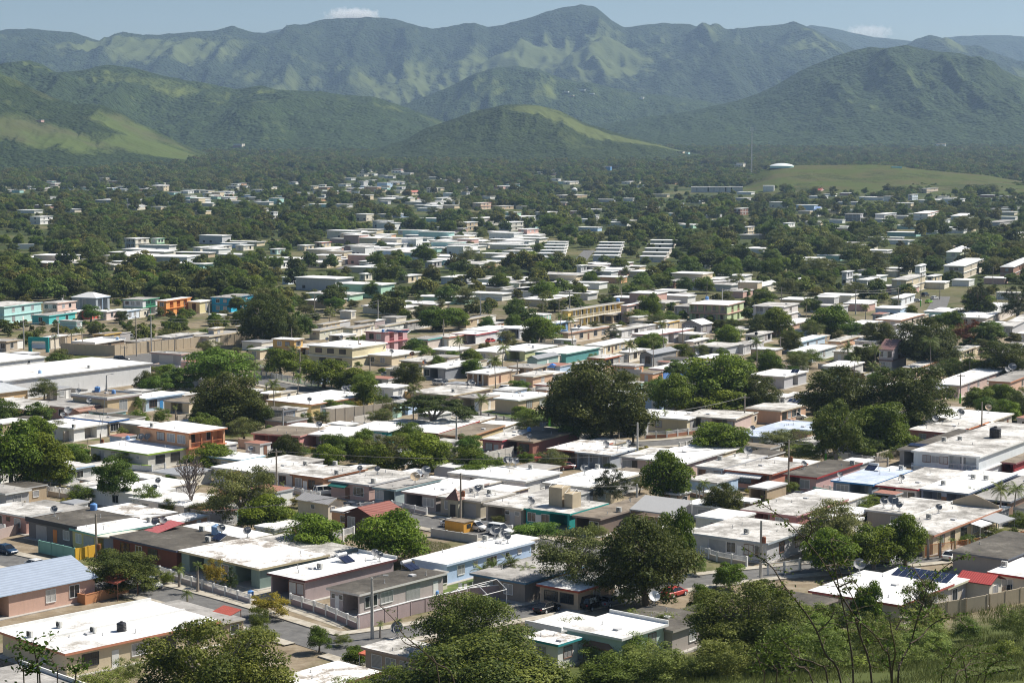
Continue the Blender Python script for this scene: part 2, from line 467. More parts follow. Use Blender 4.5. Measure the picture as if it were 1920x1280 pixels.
        if par:
            pm = MB(); hh = .42; w = .18
            if 'A' in par: pm.box(.004, .004, h+.002, la-.004, w, h+hh)
            if 'K' in par: pm.box(.004, lb-w, h+.002, la-.004, lb-.004, h+hh)
            if 'L' in par: pm.box(.004, w+.003, h+.002, w, lb-w-.003, h+hh)
            if 'B' in par: pm.box(la-w, w+.003, h+.002, la-.004, lb-w-.003, h+hh)
            if 'M' in par: pm.box(la*.5-.1, w+.003, h+.002, la*.5+.1, lb-w-.003, h+.25)
            pm.build('parapet', tm if trim in ('dark', 'white') or not trim else paint('white'), root)
        if pipes and near:
            for k in range(rng.choice((1, 2, 2, 3))):
                p = MB(); x = rng.uniform(.15, .85)*la; y = rng.uniform(.15, .9)*lb; p.tube([(x, y, h), (x, y, h+rng.uniform(.3, .6))], .06, 6)
                p.box(x-.09, y-.09, h+.0, x+.09, y+.09, h+.06)
                p.build('vent_pipe', plain('pvc', (.5,.5,.5)), root)
            if rng.random() < .5:
                p = MB(); x = rng.uniform(.2, .8)*la; y = rng.uniform(.2, .8)*lb; p.box(x, y, h+.001, x+.8, y+.8, h+.22); p.build('roof_hatch', paint('ash'), root)
    if awn:   # sheet awnings on the front: (x0 share, x1 share, colour, side)
        for (u0, u1, ac, side) in awn:
            m = MB(); z = (st-1)*hs+hs-.55
            L = la if side == 'A' else lb
            x0, x1 = u0*L, u1*L
            q = [(x0, 0), (x1, 0)]
            if side == 'A': pts = [(x0, o-.02, z+.25), (x1, o-.02, z+.25), (x1, o-1.5, z-.25), (x0, o-1.5, z-.25)]
            else: pts = [(X+.02, x0, z+.25), (X+.02, x1, z+.25), (X+1.5, x1, z-.25), (X+1.5, x0, z-.25)]
            m.poly(pts); m.poly([(p[0], p[1], p[2]-.05) for p in pts][::-1]); m.poly([pts[2], pts[3], (*pts[3][:2], pts[3][2]-.18), (*pts[2][:2], pts[2][2]-.18)])
            m.build('awning', metalroof(ac), root)
    c = O+A*la*.5+B*lb*.5
    pc = proj(c.x, c.y, gz+h*.6)
    HOUSES.append(dict(root=root, O=O, A=A, B=B, la=la, lb=lb, h=h, gz=gz, short=label.split(' with ')[0] if label else None, px=pc[0], py=pc[1], c=c))
    return root
def roofspot(px, py):
    best = None
    for H in HOUSES:
        if H['h'] < 2: continue
        p = at(px, py, H['h']); q = Vector((p.x, p.y, 0))-Vector((H['O'].x, H['O'].y, 0))
        u, v = q.dot(H['A']), q.dot(H['B'])
        e = max(0, .5-u, u-H['la']+.5)+max(0, .5-v, v-H['lb']+.5)
        d = e*20+H['c'].y*.02
        if best is None or d < best[0]:
            u = min(max(u, .6), H['la']-.6); v = min(max(v, .6), H['lb']-.6)
            w = H['O']+H['A']*u+H['B']*v; best = (d, Vector((w.x, w.y, H['gz']+H['h'])), H)
    return best[1], best[2]
ROOFITEMS = []   # (object, what, house) : labels come once every roof is known
def onroof(o, what, H, cat, group): 
    tag(o, None, cat, group); ROOFITEMS.append((o, what, H))
def dish(px, py, w=13, col='grey', az=None, face=None):
    P, H = roofspot(px, py); d = max(1.1, min(3.4, 1.45*w*P.y/F))
    r = empty('satellite_dish', P, az if az is not None else R(-112+(len(ROOFITEMS)*37) % 44))
    m = DISH_G if col == 'grey' else DISH_W if col == 'white' else RUST if col == 'rust' else paint('tan')
    hgt = d*.5+.45
    b = MB(); b.tube([(0, 0, 0), (0, 0, hgt-.1)], .05, 6); b.box(-.25, -.25, 0, .25, .25, .06); b.tube([(-.4, .25, .03), (0, 0, hgt*.6)], .025, 4); b.tube([(-.4, -.25, .03), (0, 0, hgt*.6)], .025, 4); b.build('mast', STEEL, r)
    ref = MB(); n = 20; rings = 5; tilt = R(38)
    def pt(rr, a, off=0):
        z = .32*rr*rr/(d*.5)*1.0+off   # bowl along its axis
        x, y = rr*math.cos(a), rr*math.sin(a)
        # axis leans up by tilt from horizontal, towards local +x
        ax = Vector((math.cos(tilt), 0, math.sin(tilt))); up = Vector((-math.sin(tilt), 0, math.cos(tilt))); sd_ = Vector((0, 1, 0))
        return tuple(Vector((0, 0, hgt))+ax*z+up*y+sd_*x)
    for off in (0, -.03):
        base = len(ref.v)
        for i in range(rings+1):
            for j in range(n): ref.v.append(pt(max(.01, d*.5*i/rings), 2*math.pi*j/n, off))
        for i in range(rings):
            for j in range(n):
                a = base+i*n+j; c = base+i*n+(j+1) % n; ref.f.append((a, c, c+n, a+n)); ref.m.append(0)
    ref.build('reflector', m, r, smooth=True)
    arm = MB(); f = pt(.01, 0, d*.45); arm.tube([pt(d*.48, -math.pi/2), f], .02, 4); arm.tube([pt(d*.48, math.pi/5), f], .014, 4); arm.tube([pt(d*.48, math.pi*.8), f], .014, 4)
    arm.lathe([(.0, -.08), (.07, -.08), (.07, .1), (0, .1)], 8, 0, f); arm.build('feed_arm', STEEL, r)
    onroof(r, dict(grey='grey satellite dish', white='white satellite dish', rust='rusty brown satellite dish', tan='tan satellite dish')[col], H, 'satellite dish', 'satellite dishes on the roofs')
def tank(px, py, w=12, col='blue', ground=False):
    if ground: P = at(px, py); H = None
    else: P, H = roofspot(px, py)
    d = max(.9, min(2.6, w*P.y/F)); r = d/2; h = d*.95
    m = {'blue': plain('blue_plastic', (.13,.30,.62), .45), 'black': plain('black_plastic', (.025,.025,.03), .4), 'white': plain('white_plastic', (.72,.72,.72), .45), 'pale': plain('pale_blue_plastic', (.34,.50,.72), .45)}[col]
    rt = empty('water_tank', P, 0)
    b = MB(); prof = [(0, .0), (r*.97, 0)]
    for i in range(5):
        z = h*.78*i/5; prof += [(r, z+.03), (r, z+h*.78/5-.09), (r*.95, z+h*.78/5-.05), (r*.95, z+h*.78/5-.01)]
    prof += [(r, h*.78), (r*.93, h*.84), (r*.6, h*.93), (r*.28, h*.97)]
    b.lathe(prof, 18); b.build('body', m, rt)
    l = MB(); l.lathe([(r*.28, h*.965), (r*.3, h*1.04), (0, h*1.06)], 14); l.build('lid', m, rt)
    p = MB(); p.tube([(r*1.0, 0, h*.1), (r*1.15, 0, h*.1), (r*1.15, 0, .02)], .03, 5); p.build('pipe', plain('pvc', (.5,.5,.5)), rt)
    nm = {'blue': 'blue', 'black': 'black', 'white': 'white', 'pale': 'pale blue'}[col]
    if ground: tag(rt, 'blue plastic drum', 'water tank', 'water tanks'); return rt
    onroof(rt, nm+' plastic water tank', H, 'water tank', 'water tanks on the roofs')
def aircon(px, py, rz=-38):
    P, H = roofspot(px, py); r = empty('air_conditioner', P, R(rz))
    b = MB(); b.box(-.45, -.18, .12, .45, .18, .80); b.box(-.4, -.15, 0, -.3, .15, .12); b.box(.3, -.15, 0, .4, .15, .12); b.build('case', plain('ac_case', (.66,.65,.61), .5), r)
    f = MB()
    f.lathe([(.0, 0), (.27, 0), (.29, .03), (.25, .03)], 16)
    o = f.build('fan_grille', plain('grille_dark', (.05,.05,.05)), r, loc=(-.1, -.18, .46)); o.rotation_euler = (R(90), 0, 0)
    onroof(r, 'small air conditioner unit', H, 'air conditioner', 'air conditioners on the roofs')
def solarheater(px, py, rz=52):
    P, H = roofspot(px, py); r = empty('solar_water_heater', P, R(rz))
    t = MB(); 
    t.tube([(-.95, .5, .95), (.95, .5, .95)], .28, 12); t.build('tank', plain('white_plastic', (.72,.72,.72), .45), r)
    p = MB()
    for i in (-1, 0):
        x0 = i*1.0+.02; x1 = x0+.94
        p.poly([(x0, -1.3, .12), (x1, -1.3, .12), (x1, .2, .8), (x0, .2, .8)]); p.poly([(x0, -1.3, .05), (x0, .2, .73), (x1, .2, .73), (x1, -1.3, .05)])
    p.build('panel', PANEL, r)
    f = MB()
    for x in (-.9, .9): f.tube([(x, -1.3, 0), (x, .5, .75)], .035, 4); f.tube([(x, .5, 0), (x, .5, .75)], .035, 4)
    f.build('stand', ALU, r)
    onroof(r, 'solar water heater with white drum', H, 'water heater', 'solar water heaters')
def solarpanels(px, py, nx, ny, rz=-38, tilt=12, what='array of dark solar panels'):
    P, H = roofspot(px, py); r = empty('solar_panel_array', P+Vector((0, 0, .1)), R(rz)); t = R(tilt)
    for i in range(nx):
        for j in range(ny):
            m = MB(); x0 = i*1.05; y0 = j*1.7*math.cos(t); z0 = .15+j*1.7*math.sin(t)
            y1 = y0+1.65*math.cos(t); z1 = z0+1.65*math.sin(t)
            m.poly([(x0, y0, z0), (x0+1.0, y0, z0), (x0+1.0, y1, z1), (x0, y1, z1)]); m.poly([(x0, y0, z0-.04), (x0, y1, z1-.04), (x0+1.0, y1, z1-.04), (x0+1.0, y0, z0-.04)])
            m.poly([(x0, y0, z0), (x0, y0, z0-.04), (x0+1.0, y0, z0-.04), (x0+1.0, y0, z0)])
            m.build('panel', PANEL, r)
    f = MB()
    for i in range(nx+1): f.tube([(i*1.05-.03, 0, 0), (i*1.05-.03, 0, .1), (i*1.05-.03, ny*1.7*math.cos(t), .1+ny*1.7*math.sin(t)), (i*1.05-.03, ny*1.7*math.cos(t), 0)], .025, 4)
    f.build('rack', ALU, r)
    onroof(r, what, H, 'solar panel', 'solar panels on the roofs')
# ------------------------------------------------------------------ walls and fences
def fence(pts, h, col, label, style='solid', th=.16, cat='wall', name='boundary_wall', rail='white', cap=None):
    """pts: pixels on the ground; solid wall, low wall with baluster panels ('rail'), or bars ('bars')"""
    P = [at(*p) if len(p) == 2 else Vector(p) for p in pts]; c = P[0].copy()
    r = empty(name, c); tag(r, label, cat, 'garden walls and fences')
    w = MB(); post = MB(); cp_ = MB()
    for a, b in zip(P[:-1], P[1:]):
        d = b-a; L = Vector((d.x, d.y, 0)).length; ang = math.atan2(d.y, d.x)
        n = max(1, round(L/2.8)); u = Vector((math.cos(ang), math.sin(ang), 0)); s = Vector((-u.y, u.x, 0))
        def bx(mb, l0, l1, z0, z1, t):
            q = []
            for l in (l0, l1):
                for k in (-1, 1): q.append(a-c+u*l+s*t*.5*k)
            zz = (a.z-c.z)+(b.z-a.z)*((l0+l1)/2/L)
            o_ = len(mb.v); 
            for z in (z0, z1):
                for k in (0, 2, 3, 1): mb.v.append((q[k].x, q[k].y, zz+z))
            for f in ((3,2,1,0),(4,5,6,7),(0,1,5,4),(1,2,6,5),(2,3,7,6),(3,0,4,7)): mb.f.append(tuple(o_+i for i in f)); mb.m.append(0)
        if style == 'solid':
            bx(w, 0, L, -.3, h, th)
            if cap: bx(cp_, 0, L, h+.002, h+.1, th+.1)
            for i in range(n+1): bx(post, L*i/n-.12, L*i/n+.12, -.3, h+.06, th+.1)
        else:
            hb = h*.5 if style == 'rail' else .15
            bx(w, 0, L, -.3, hb, th)
            for i in range(n+1): bx(post, L*i/n-.14, L*i/n+.14, -.3, h+.08, th+.12)
            for i in range(n):
                l0, l1 = L*i/n+.16, L*(i+1)/n-.16; pn = MB()
                bx(pn, l0, l1, h-.09, h-.02, .06); bx(pn, l0, l1, hb+.03, hb+.09, .06)
                k = max(2, int((l1-l0)/(.2 if style == 'rail' else .16)))
                for j in range(k+1):
                    l = l0+(l1-l0-.04)*j/k; bx(pn, l, l+(.07 if style == 'rail' else .03), hb+.09, h-.09, .045)
                pn.build('baluster_panel' if style == 'rail' else 'bar_panel', WHITE_METAL if rail == 'white' else plain('rail_'+rail, PAL[rail]), r)
    w.build('wall', paint(col), r); post.build('post', paint(col if style == 'solid' else ('white' if rail == 'white' else col)), r)
    if cap: cp_.build('coping', paint(cap), r)
    return r
# ------------------------------------------------------------------ vehicles
def car(px, py, head, col, label, kind='sedan'):
    P = at(px, py)
    r = empty('parked_car' if kind != 'pickup' else 'parked_pickup', P, R(head)); tag(r, label, 'car', 'parked cars')
    W2 = .88; pm = plain('car_paint_'+str(col), PAL[col] if isinstance(col, str) else col, .25, .1, .6, .04)
    L = {'sedan': 4.5, 'suv': 4.7, 'pickup': 5.2, 'hatch': 4.1}[kind]; lift = .06 if kind == 'sedan' else .12
    belt = {'sedan': .88, 'suv': 1.02, 'pickup': 1.02, 'hatch': .92}[kind]
    st = [(-L/2, .72, .42, belt-.14), (-L/2+.12, .84, .26, belt-.02), (-L/2+.9, W2, .22, belt), (0, W2, .2, belt), (L/2-1.35, W2, .22, belt-.02), (L/2-.5, .84, .24, belt-.16), (L/2-.1, .74, .28, belt-.26), (L/2, .62, .38, belt-.36)]
    b = MB(); n0 = 0
    for x, w, z0, z1 in st:
        z0 += lift; z1 += lift
        b.v += [(x, -w+.08, z0), (x, -w, z0+.15), (x, -w, z1-.12), (x, -w+.12, z1), (x, w-.12, z1), (x, w, z1-.12), (x, w, z0+.15), (x, w-.08, z0)]
    for i in range(len(st)-1):
        for j in range(8):
            a = i*8+j; c = i*8+(j+1) % 8; b.f.append((a, a+8, c+8, c)); b.m.append(0)
    b.f.append(tuple(range(8))); b.m.append(0); k = (len(st)-1)*8; b.f.append(tuple(k+i for i in range(7, -1, -1))); b.m.append(0)
    # roof skin and pillars
    x0, x1, x2, x3, top = {'sedan': (-1.75, -1.05, .25, 1.05, 1.40), 'suv': (-2.2, -1.95, .35, 1.05, 1.76), 'pickup': (-.55, -.35, .65, 1.25, 1.72), 'hatch': (-1.9, -1.45, .3, 1.05, 1.46)}[kind]
    top += lift; bz = belt+lift-.01; wi, wt = .82, .64
    g = MB()
    Bq = [(x0, -wi, bz), (x3, -wi, bz), (x3, wi, bz), (x0, wi, bz)]; Tq = [(x1, -wt, top-.05), (x2, -wt, top-.05), (x2, wt, top-.05), (x1, wt, top-.05)]
    g.v += Bq+Tq
    for q in ((0,1,5,4),(1,2,6,5),(2,3,7,6),(3,0,4,7)): g.f.append(q); g.m.append(0)
    n = len(b.v)
    rf = [(x1-.08, -wt-.04, top-.07), (x2+.1, -wt-.04, top-.07), (x2+.1, wt+.04, top-.07), (x1-.08, wt+.04, top-.07), (x1+.1, -wt+.1, top), (x2-.15, -wt+.1, top), (x2-.15, wt-.1, top), (x1+.1, wt-.1, top)]
    b.v += rf
    for q in ((4,5,6,7),(0,1,5,4),(1,2,6,5),(2,3,7,6),(3,0,4,7),(3,2,1,0)): b.f.append(tuple(n+i for i in q)); b.m.append(0)
    for a_, t_ in zip(Bq, Tq): b.tube([a_, (t_[0], t_[1], t_[2]+.01)], .05, 4)
    for sgn in (-1, 1):
        xm = (x1+x2)/2; b.tube([(xm, sgn*(wi+.005), bz), (xm, sgn*(wt+.02), top-.05)], .045, 4)
        if kind == 'suv': b.tube([(xm-1.1, sgn*(wi+.005), bz), (xm-1.1, sgn*(wt+.02), top-.05)], .045, 4)
    if kind == 'pickup': b.box(-L/2+.15, -.7, .75, -.7, .7, .76)
    b.build('body', pm, r, smooth=False); g.build('windows', plain('car_glass', (.015,.017,.02), .08, 0, .7), r)
    for sx in (-1, 1):
        for sy in (-1, 1):
            w = MB(); w.lathe([(.0, -.1), (.2, -.1), (.31, -.1), (.33, -.07), (.33, .07), (.31, .1), (.2, .1), (0, .1)], 16)
            o = w.build('wheel', TYRE, r, loc=(sx*L*.3, sy*.80, .33)); o.rotation_euler = (R(90), 0, 0)
            q = MB(); q.lathe([(0, -.115), (.19, -.112), (.2, -.10), (.2, .10), (.19, .112), (0, .115)], 12)
            q.build('rim', ALU, o)
        m = 'headlight' if sx > 0 else 'tail_light'
        for sy in (-1, 1):
            l = MB(); 
            if sx > 0: l.box(L/2-.14, sy*.55-.14, belt+lift-.42, L/2+.0, sy*.55+.14, belt+lift-.30)
            else: l.box(-L/2-.01, sy*.62-.13, belt+lift-.32, -L/2+.08, sy*.62+.13, belt+lift-.14)
            l.build(m, plain('lamp_clear', (.8,.8,.78), .15) if sx > 0 else plain('lamp_red', (.4,.02,.02), .2), r)
    return r
# ------------------------------------------------------------------ poles and lines
POLES = []
def pole(px, yt, yb, label, kind='concrete', arm=1, lamp=None, trans=False, sleeve=False, rz=0):
    P = at(px, yb); h = (yb-yt)*P.y/F*1.0
    r = empty('utility_pole', P, R(rz)); tag(r, label, 'utility pole', 'utility poles')
    m = MB(); m.tube([(0, 0, -.5), (0, 0, h*.5), (0, 0, h)], [.24, .20, .15] if kind == 'concrete' else [.19, .165, .13], 8)
    m.build('shaft', POLE_C if kind == 'concrete' else POLE_W if kind == 'wood' else STEEL, r)
    if arm:
        a = MB(); a.box(-1.0, -.2, h-.55, 1.0, -.11, h-.43); a.build('crossarm', POLE_W, r)
        i = MB()
        for x in (-.9, -.3, .3, .9): i.lathe([(0, 0), (.05, 0), (.07, .07), (.04, .14), (0, .16)], 6, 0, (x, -.155, h-.43))
        i.build('insulators', plain('ceramic', (.3,.27,.25), .3), r)
    if trans:
        t = MB(); zt = h*.62 if trans is True else h*trans; t.lathe([(0, 0), (.3, 0), (.3, .85), (.22, .95), (0, .97)], 12, 0, (.42, -.1, zt)); t.box(.1, -.15, zt+.3, .2, -.05, zt+.6); t.build('transformer', RUST if kind == 'wood' else plain('transformer_paint', (.33,.13,.08), .7), r)
    if lamp:
        l = MB(); s = lamp; zl = h-.9 if arm else h-.15
        l.tube([(0, 0, zl), (s*.8, 0, zl+.35), (s*1.7, 0, zl+.45)], .035, 5); l.build('lamp_arm', STEEL, r)
        l = MB(); l.box(s*1.7-.1 if s > 0 else s*1.7-.55, -.14, zl+.38, s*1.7+.55 if s > 0 else s*1.7+.1, .14, zl+.52); l.build('lamp_head', plain('lamp_grey', (.5,.5,.5)), r)
    if sleeve:
        s = MB(); s.tube([(0, 0, .0), (0, 0, 2.4)], .225, 8); s.build('painted_sleeve', paint((.16,.55,.05)), r)
    POLES.append((px, P, h)); return r
def wire(i, j, label, dz=0, off=0):
    a, b = POLES[i], POLES[j]; A = a[1]+Vector((off, -.15, a[2]-.3-dz)); B_ = b[1]+Vector((off, -.15, b[2]-.3-dz))
    L = (B_-A).length; m = MB(); pts = []
    for k in range(13):
        t = k/12; p = A.lerp(B_, t); p.z -= L*.025*4*t*(1-t); pts.append(p-A)
    m.tube(pts, .045, 4); o = m.build('overhead_wire', plain('wire', (.05,.05,.05)), None, A); tag(o, label, 'power line', 'overhead wires')
# ------------------------------------------------------------------ foliage
def leafmat(name, dark, light, trans=.3, hue=.02, vr=(.78, 1.2)):
    m, nt, bs = newmat(name)
    at_ = N(nt, 'ShaderNodeAttribute', attribute_name='tone', attribute_type='GEOMETRY')
    oi = nt.nodes.new('ShaderNodeObjectInfo')
    c = ramp(nt, at_.outputs['Fac'], [(.1, dark), (.55, [(a+b)/2 for a, b in zip(dark, light)]), (.95, light)])
    hs = N(nt, 'ShaderNodeHueSaturation'); nt.links.new(c, hs.inputs['Color'])
    for k, (lo, hi) in (('Hue', (.5-hue, .5+hue*.6)), ('Value', vr)):
        mr = N(nt, 'ShaderNodeMapRange'); mr.inputs['To Min'].default_value = lo; mr.inputs['To Max'].default_value = hi
        if k == 'Hue': nt.links.new(oi.outputs['Random'], mr.inputs['Value'])
        else:
            f = N(nt, 'ShaderNodeMath', operation='FRACT'); nt.links.new(N_mul(nt, oi.outputs['Random'], 7.31), f.inputs[0]); nt.links.new(f.outputs[0], mr.inputs['Value'])
        nt.links.new(mr.outputs[0], hs.inputs[k])
    nt.links.new(hs.outputs[0], bs.inputs['Base Color']); bs.inputs['Roughness'].default_value = .55; bs.inputs['Specular IOR Level'].default_value = .12
    tr = N(nt, 'ShaderNodeBsdfTranslucent'); nt.links.new(hs.outputs[0], tr.inputs[0])
    mx = N(nt, 'ShaderNodeMixShader'); mx.inputs[0].default_value = trans
    nt.links.new(bs.outputs[0], mx.inputs[1]); nt.links.new(tr.outputs[0], mx.inputs[2])
    nt.links.new(mx.outputs[0], nt.nodes['Material Output'].inputs[0])
    return m
LM_ = dict(mango=leafmat('leaf_mango', (.06,.105,.012), (.22,.29,.03)), ficus=leafmat('leaf_dark', (.045,.068,.014), (.135,.155,.034)),
 bright=leafmat('leaf_bright', (.055,.11,.014), (.17,.26,.04)), olive=leafmat('leaf_olive', (.065,.085,.024), (.22,.235,.07)), tall=leafmat('leaf_tall', (.055,.10,.018), (.18,.235,.045)),
 flat=leafmat('leaf_flat', (.03,.055,.012), (.10,.135,.028)), pine=leafmat('leaf_pine', (.03,.05,.016), (.09,.12,.036)), red=leafmat('leaf_red', (.08,.04,.018), (.26,.10,.035)),
 lush=leafmat('leaf_lush', (.045,.07,.014), (.20,.225,.042)), gold=leafmat('leaf_gold', (.13,.13,.02), (.40,.31,.04)), shrub=leafmat('leaf_shrub', (.07,.11,.016), (.23,.30,.05)), palm=leafmat('leaf_palm', (.07,.11,.02), (.22,.26,.065), .15),
 hedge=leafmat('leaf_hedge', (.07,.09,.025), (.20,.21,.065)), forest=leafmat('leaf_forest', (.075,.105,.022), (.225,.255,.06), .35, .055, (.55, 1.4)), orange=leafmat('leaf_orange', (.14,.08,.02), (.45,.16,.03)),
 dusty=leafmat('leaf_dusty', (.10,.14,.03), (.28,.33,.075)))
BARK = paint((.17,.135,.10), .9, .3); BARK_G = paint((.33,.29,.25), .9, .25); BARK_DEAD = paint((.20,.165,.15), .95, .2)
def leaves_from(pos, nrm, tone, size, rng, aspect=.6):
    n = len(pos); t = rng.normal(size=(n, 3)); t -= nrm*(t*nrm).sum(1)[:, None]; t /= np.linalg.norm(t, axis=1)[:, None]+1e-9
    b = np.cross(nrm, t); s = (size*rng.uniform(.6, 1.3, n))[:, None]*.5
    v = np.stack([pos+t*s, pos+b*s*aspect, pos-t*s, pos-b*s*aspect], 1).reshape(-1, 3)
    q = np.arange(4*n).reshape(-1, 4); return v, q, tone
def crown(kind, seed, n, leaf, lobes=26, lob=(.13, .21), zlo=.12, shell=.62, squash=1.0, fill=.15, aspect=.6, umbrella=0, ragged=.0, up=.3, cone=0):
    rng = np.random.default_rng(seed); C = []; Rr = []
    for i in range(lobes):
        a = rng.uniform(0, 2*math.pi); cz = rng.uniform(-.55, 1); rr = math.sqrt(max(0, 1-cz*cz)); k = shell*rng.uniform(.55, 1.0)
        if i % 5 == 0: k *= .4
        lr = rng.uniform(*lob)
        x, y, z = math.cos(a)*rr*k*.5, math.sin(a)*rr*k*.5, cz*k*.5
        if umbrella: z = .5*math.sqrt(max(0, .2+.8*(1-(x*x+y*y)*4)))*1.0-rng.uniform(0, .12)
        zz = .5+z
        if cone: f = (1-zz)*1.1+.12; x *= f*1.25; y *= f*1.25; lr *= .5+.7*(1-zz)
        C.append((x, y, zz)); Rr.append(lr)
    C = np.array(C); Rr = np.array(Rr)
    C[:, 2] = zlo+(1-zlo)*(C[:, 2]-(C[:, 2]-Rr).min())/((C[:, 2]+Rr).max()-(C[:, 2]-Rr).min())
    w = Rr**2; w /= w.sum(); idx = rng.choice(lobes, n, p=w)
    d = rng.normal(size=(n, 3)); d /= np.linalg.norm(d, axis=1)[:, None]; d[:, 2] = np.where(d[:, 2] < -.35, -d[:, 2], d[:, 2])
    rad = Rr[idx]*(rng.uniform(0, 1, n)**.28)*(1+ragged*rng.normal(size=n)*.25)
    sq = np.array([1, 1, .85*squash*(1-zlo)])
    pos = C[idx]+d*rad[:, None]*sq
    nf = int(n*fill)
    if nf:
        e = rng.normal(size=(nf, 3)); e /= np.linalg.norm(e, axis=1)[:, None]; pos[:nf] = np.array([0, 0, zlo+(1-zlo)*.5])+e*(rng.uniform(0, 1, nf)**.4)[:, None]*np.array([.40, .40, .40*(1-zlo)])*(shell+.15)
    nr = d*1.0+rng.normal(size=(n, 3))*.5+np.array([0, 0, up]); nr /= np.linalg.norm(nr, axis=1)[:, None]
    lt = rng.uniform(.25, .75, lobes); tone = np.clip(lt[idx]+rng.normal(size=n)*.2, 0, 1)
    m = np.abs(pos[:, :2]).max(); pos[:, :2] *= .5/np.percentile(np.hypot(pos[:, 0], pos[:, 1]), 99)
    v, q, tone = leaves_from(pos, nr, tone, leaf, rng, aspect)
    return v, q, tone
TPL = {}
def tpl(kind, k, *a, **kw):
    v, q, t = crown(kind, *a, **kw); me = fastmesh('crown_'+kind, v, q, [LM_.get(kind.split('_')[0])], t); TPL.setdefault(kind, []).append(me)
for s in range(3):
    tpl('mango', s, 10+s, 15000, .040, lobes=30, lob=(.12, .20), zlo=.0, shell=.82, fill=.2)
    tpl('ficus', s, 20+s, 26000, .028, lobes=75, lob=(.07, .14), zlo=.0, shell=.88, fill=.3, ragged=.3)
    tpl('bright', s, 30+s, 11000, .045, lobes=26, lob=(.10, .2), zlo=.06, shell=.72, fill=.2, aspect=.4)
    tpl('olive', s, 40+s, 15000, .026, lobes=46, lob=(.06, .15), zlo=.10, shell=.86, fill=.16, ragged=.8)
    tpl('lush', s, 45+s, 46000, .021, lobes=60, lob=(.08, .155), zlo=.0, shell=.90, fill=.2, ragged=.15)
    tpl('tall', s, 50+s, 13000, .040, lobes=36, lob=(.08, .17), zlo=.08, shell=.84, fill=.2, ragged=.4)
    tpl('shrub', s, 60+s, 9000, .045, lobes=28, lob=(.08, .17), zlo=.0, shell=.85, fill=.2, aspect=.35, ragged=1.0)
    tpl('forest', s, 70+s, 2600, .085, lobes=22, lob=(.10, .2), zlo=.05, shell=.75, fill=.15)
for s in range(2):
    tpl('flat', s, 80+s, 16000, .028, lobes=60, lob=(.06, .11), zlo=.28, shell=.95, umbrella=1, fill=0, ragged=.4)
    tpl('pine', s, 90+s, 12000, .040, lobes=50, lob=(.06, .13), zlo=.02, shell=.9, cone=1, aspect=.22, ragged=.6, fill=.1)
    tpl('red', s, 95+s, 9000, .036, lobes=34, lob=(.08, .15), zlo=.1, shell=.85, ragged=.5)
    tpl('gold', s, 98+s, 5000, .07, lobes=26, lob=(.08, .16), zlo=.0, shell=.8, aspect=.25, ragged=.8)
    tpl('orange', s, 101+s, 5000, .05, lobes=26, lob=(.08, .16), zlo=.0, shell=.8, aspect=.5, ragged=.5)
    tpl('dusty', s, 105+s, 9000, .035, lobes=36, lob=(.08, .16), zlo=.0, shell=.9, aspect=.4, ragged=1.0)
def hedge_tpl():
    rng = np.random.default_rng(5); n = 9000; th = rng.uniform(0, 2*math.pi, n); side = rng.uniform(0, 1, n) < .45
    r = np.where(side, .5, .5*np.sqrt(rng.uniform(0, 1, n))); z = np.where(side, rng.uniform(.05, 1, n), 1.0)+rng.normal(size=n)*.03
    pos = np.stack([r*np.cos(th), r*np.sin(th), z], 1)+rng.normal(size=(n, 3))*.006
    nr = np.where(side[:, None], np.stack([np.cos(th), np.sin(th), 0*th], 1), np.array([0, 0, 1.]))+rng.normal(size=(n, 3))*.5; nr /= np.linalg.norm(nr, axis=1)[:, None]
    v, q, t = leaves_from(pos, nr, np.clip(.5+rng.normal(size=n)*.25, 0, 1), .03, rng); TPL['hedge'] = [fastmesh('crown_hedge', v, q, [LM_['hedge']], t)]
hedge_tpl()
def trunk_mesh(seed, bark, spread=.3, top=.72, r=.035, fork=.3, n=6):
    rng = random.Random(seed); m = MB()
    lean = (rng.uniform(-.04, .04), rng.uniform(-.04, .04))
    f = (lean[0], lean[1], fork); m.tube([(0, 0, -.06), (0, 0, 0.0), (lean[0]*.5, lean[1]*.5, fork*.5), f], [r*1.5, r*1.25, r, r*.85], 8)
    for i in range(n):
        a = 2*math.pi*(i+rng.uniform(0, .6))/n; s = spread*rng.uniform(.6, 1.1)
        e = (math.cos(a)*s, math.sin(a)*s, top*rng.uniform(.8, 1.1)); md = (f[0]+math.cos(a)*s*.45, f[1]+math.sin(a)*s*.45, fork+(e[2]-fork)*.6)
        m.tube([f, md, e], [r*.6, r*.38, r*.12], 6)
        for q in range(2):
            b = a+rng.uniform(-.9, .9); m.tube([md, (md[0]+math.cos(b)*s*.5, md[1]+math.sin(b)*s*.5, md[2]+rng.uniform(.1, .22))], [r*.26, r*.07], 5)
    me = bpy.data.meshes.new('trunk'); me.from_pydata(m.v, [], m.f); me.materials.append(bark); return me
TRUNKS = [trunk_mesh(i, BARK if i % 2 else BARK_G) for i in range(4)]
KW = dict(mango=('mango_tree', 'rounded dark green mango tree'), ficus=('ficus_tree', 'dense dark green ficus tree'), bright=('broadleaf_tree', 'bright green leafy tree'), olive=('acacia_tree', 'dull olive fine-leaved tree'),
 tall=('broadleaf_tree', 'tall irregular green tree'), shrub=('shrub', 'bushy green shrub'), forest=('woodland_tree', 'rounded green woodland tree'), flat=('flamboyant_tree', 'wide flat-topped dark tree'), pine=('conifer_tree', 'dark pointed conifer'),
 red=('almond_tree', 'reddish brown leaved tree'), lush=('broadleaf_tree', 'dense olive green tree'), gold=('croton_bush', 'golden yellow bush'), orange=('flame_tree', 'orange flowering tree'), hedge=('clipped_hedge', 'round flat-topped clipped hedge'), dusty=('shrub', 'dusty green scrub bush'))
TREES = []
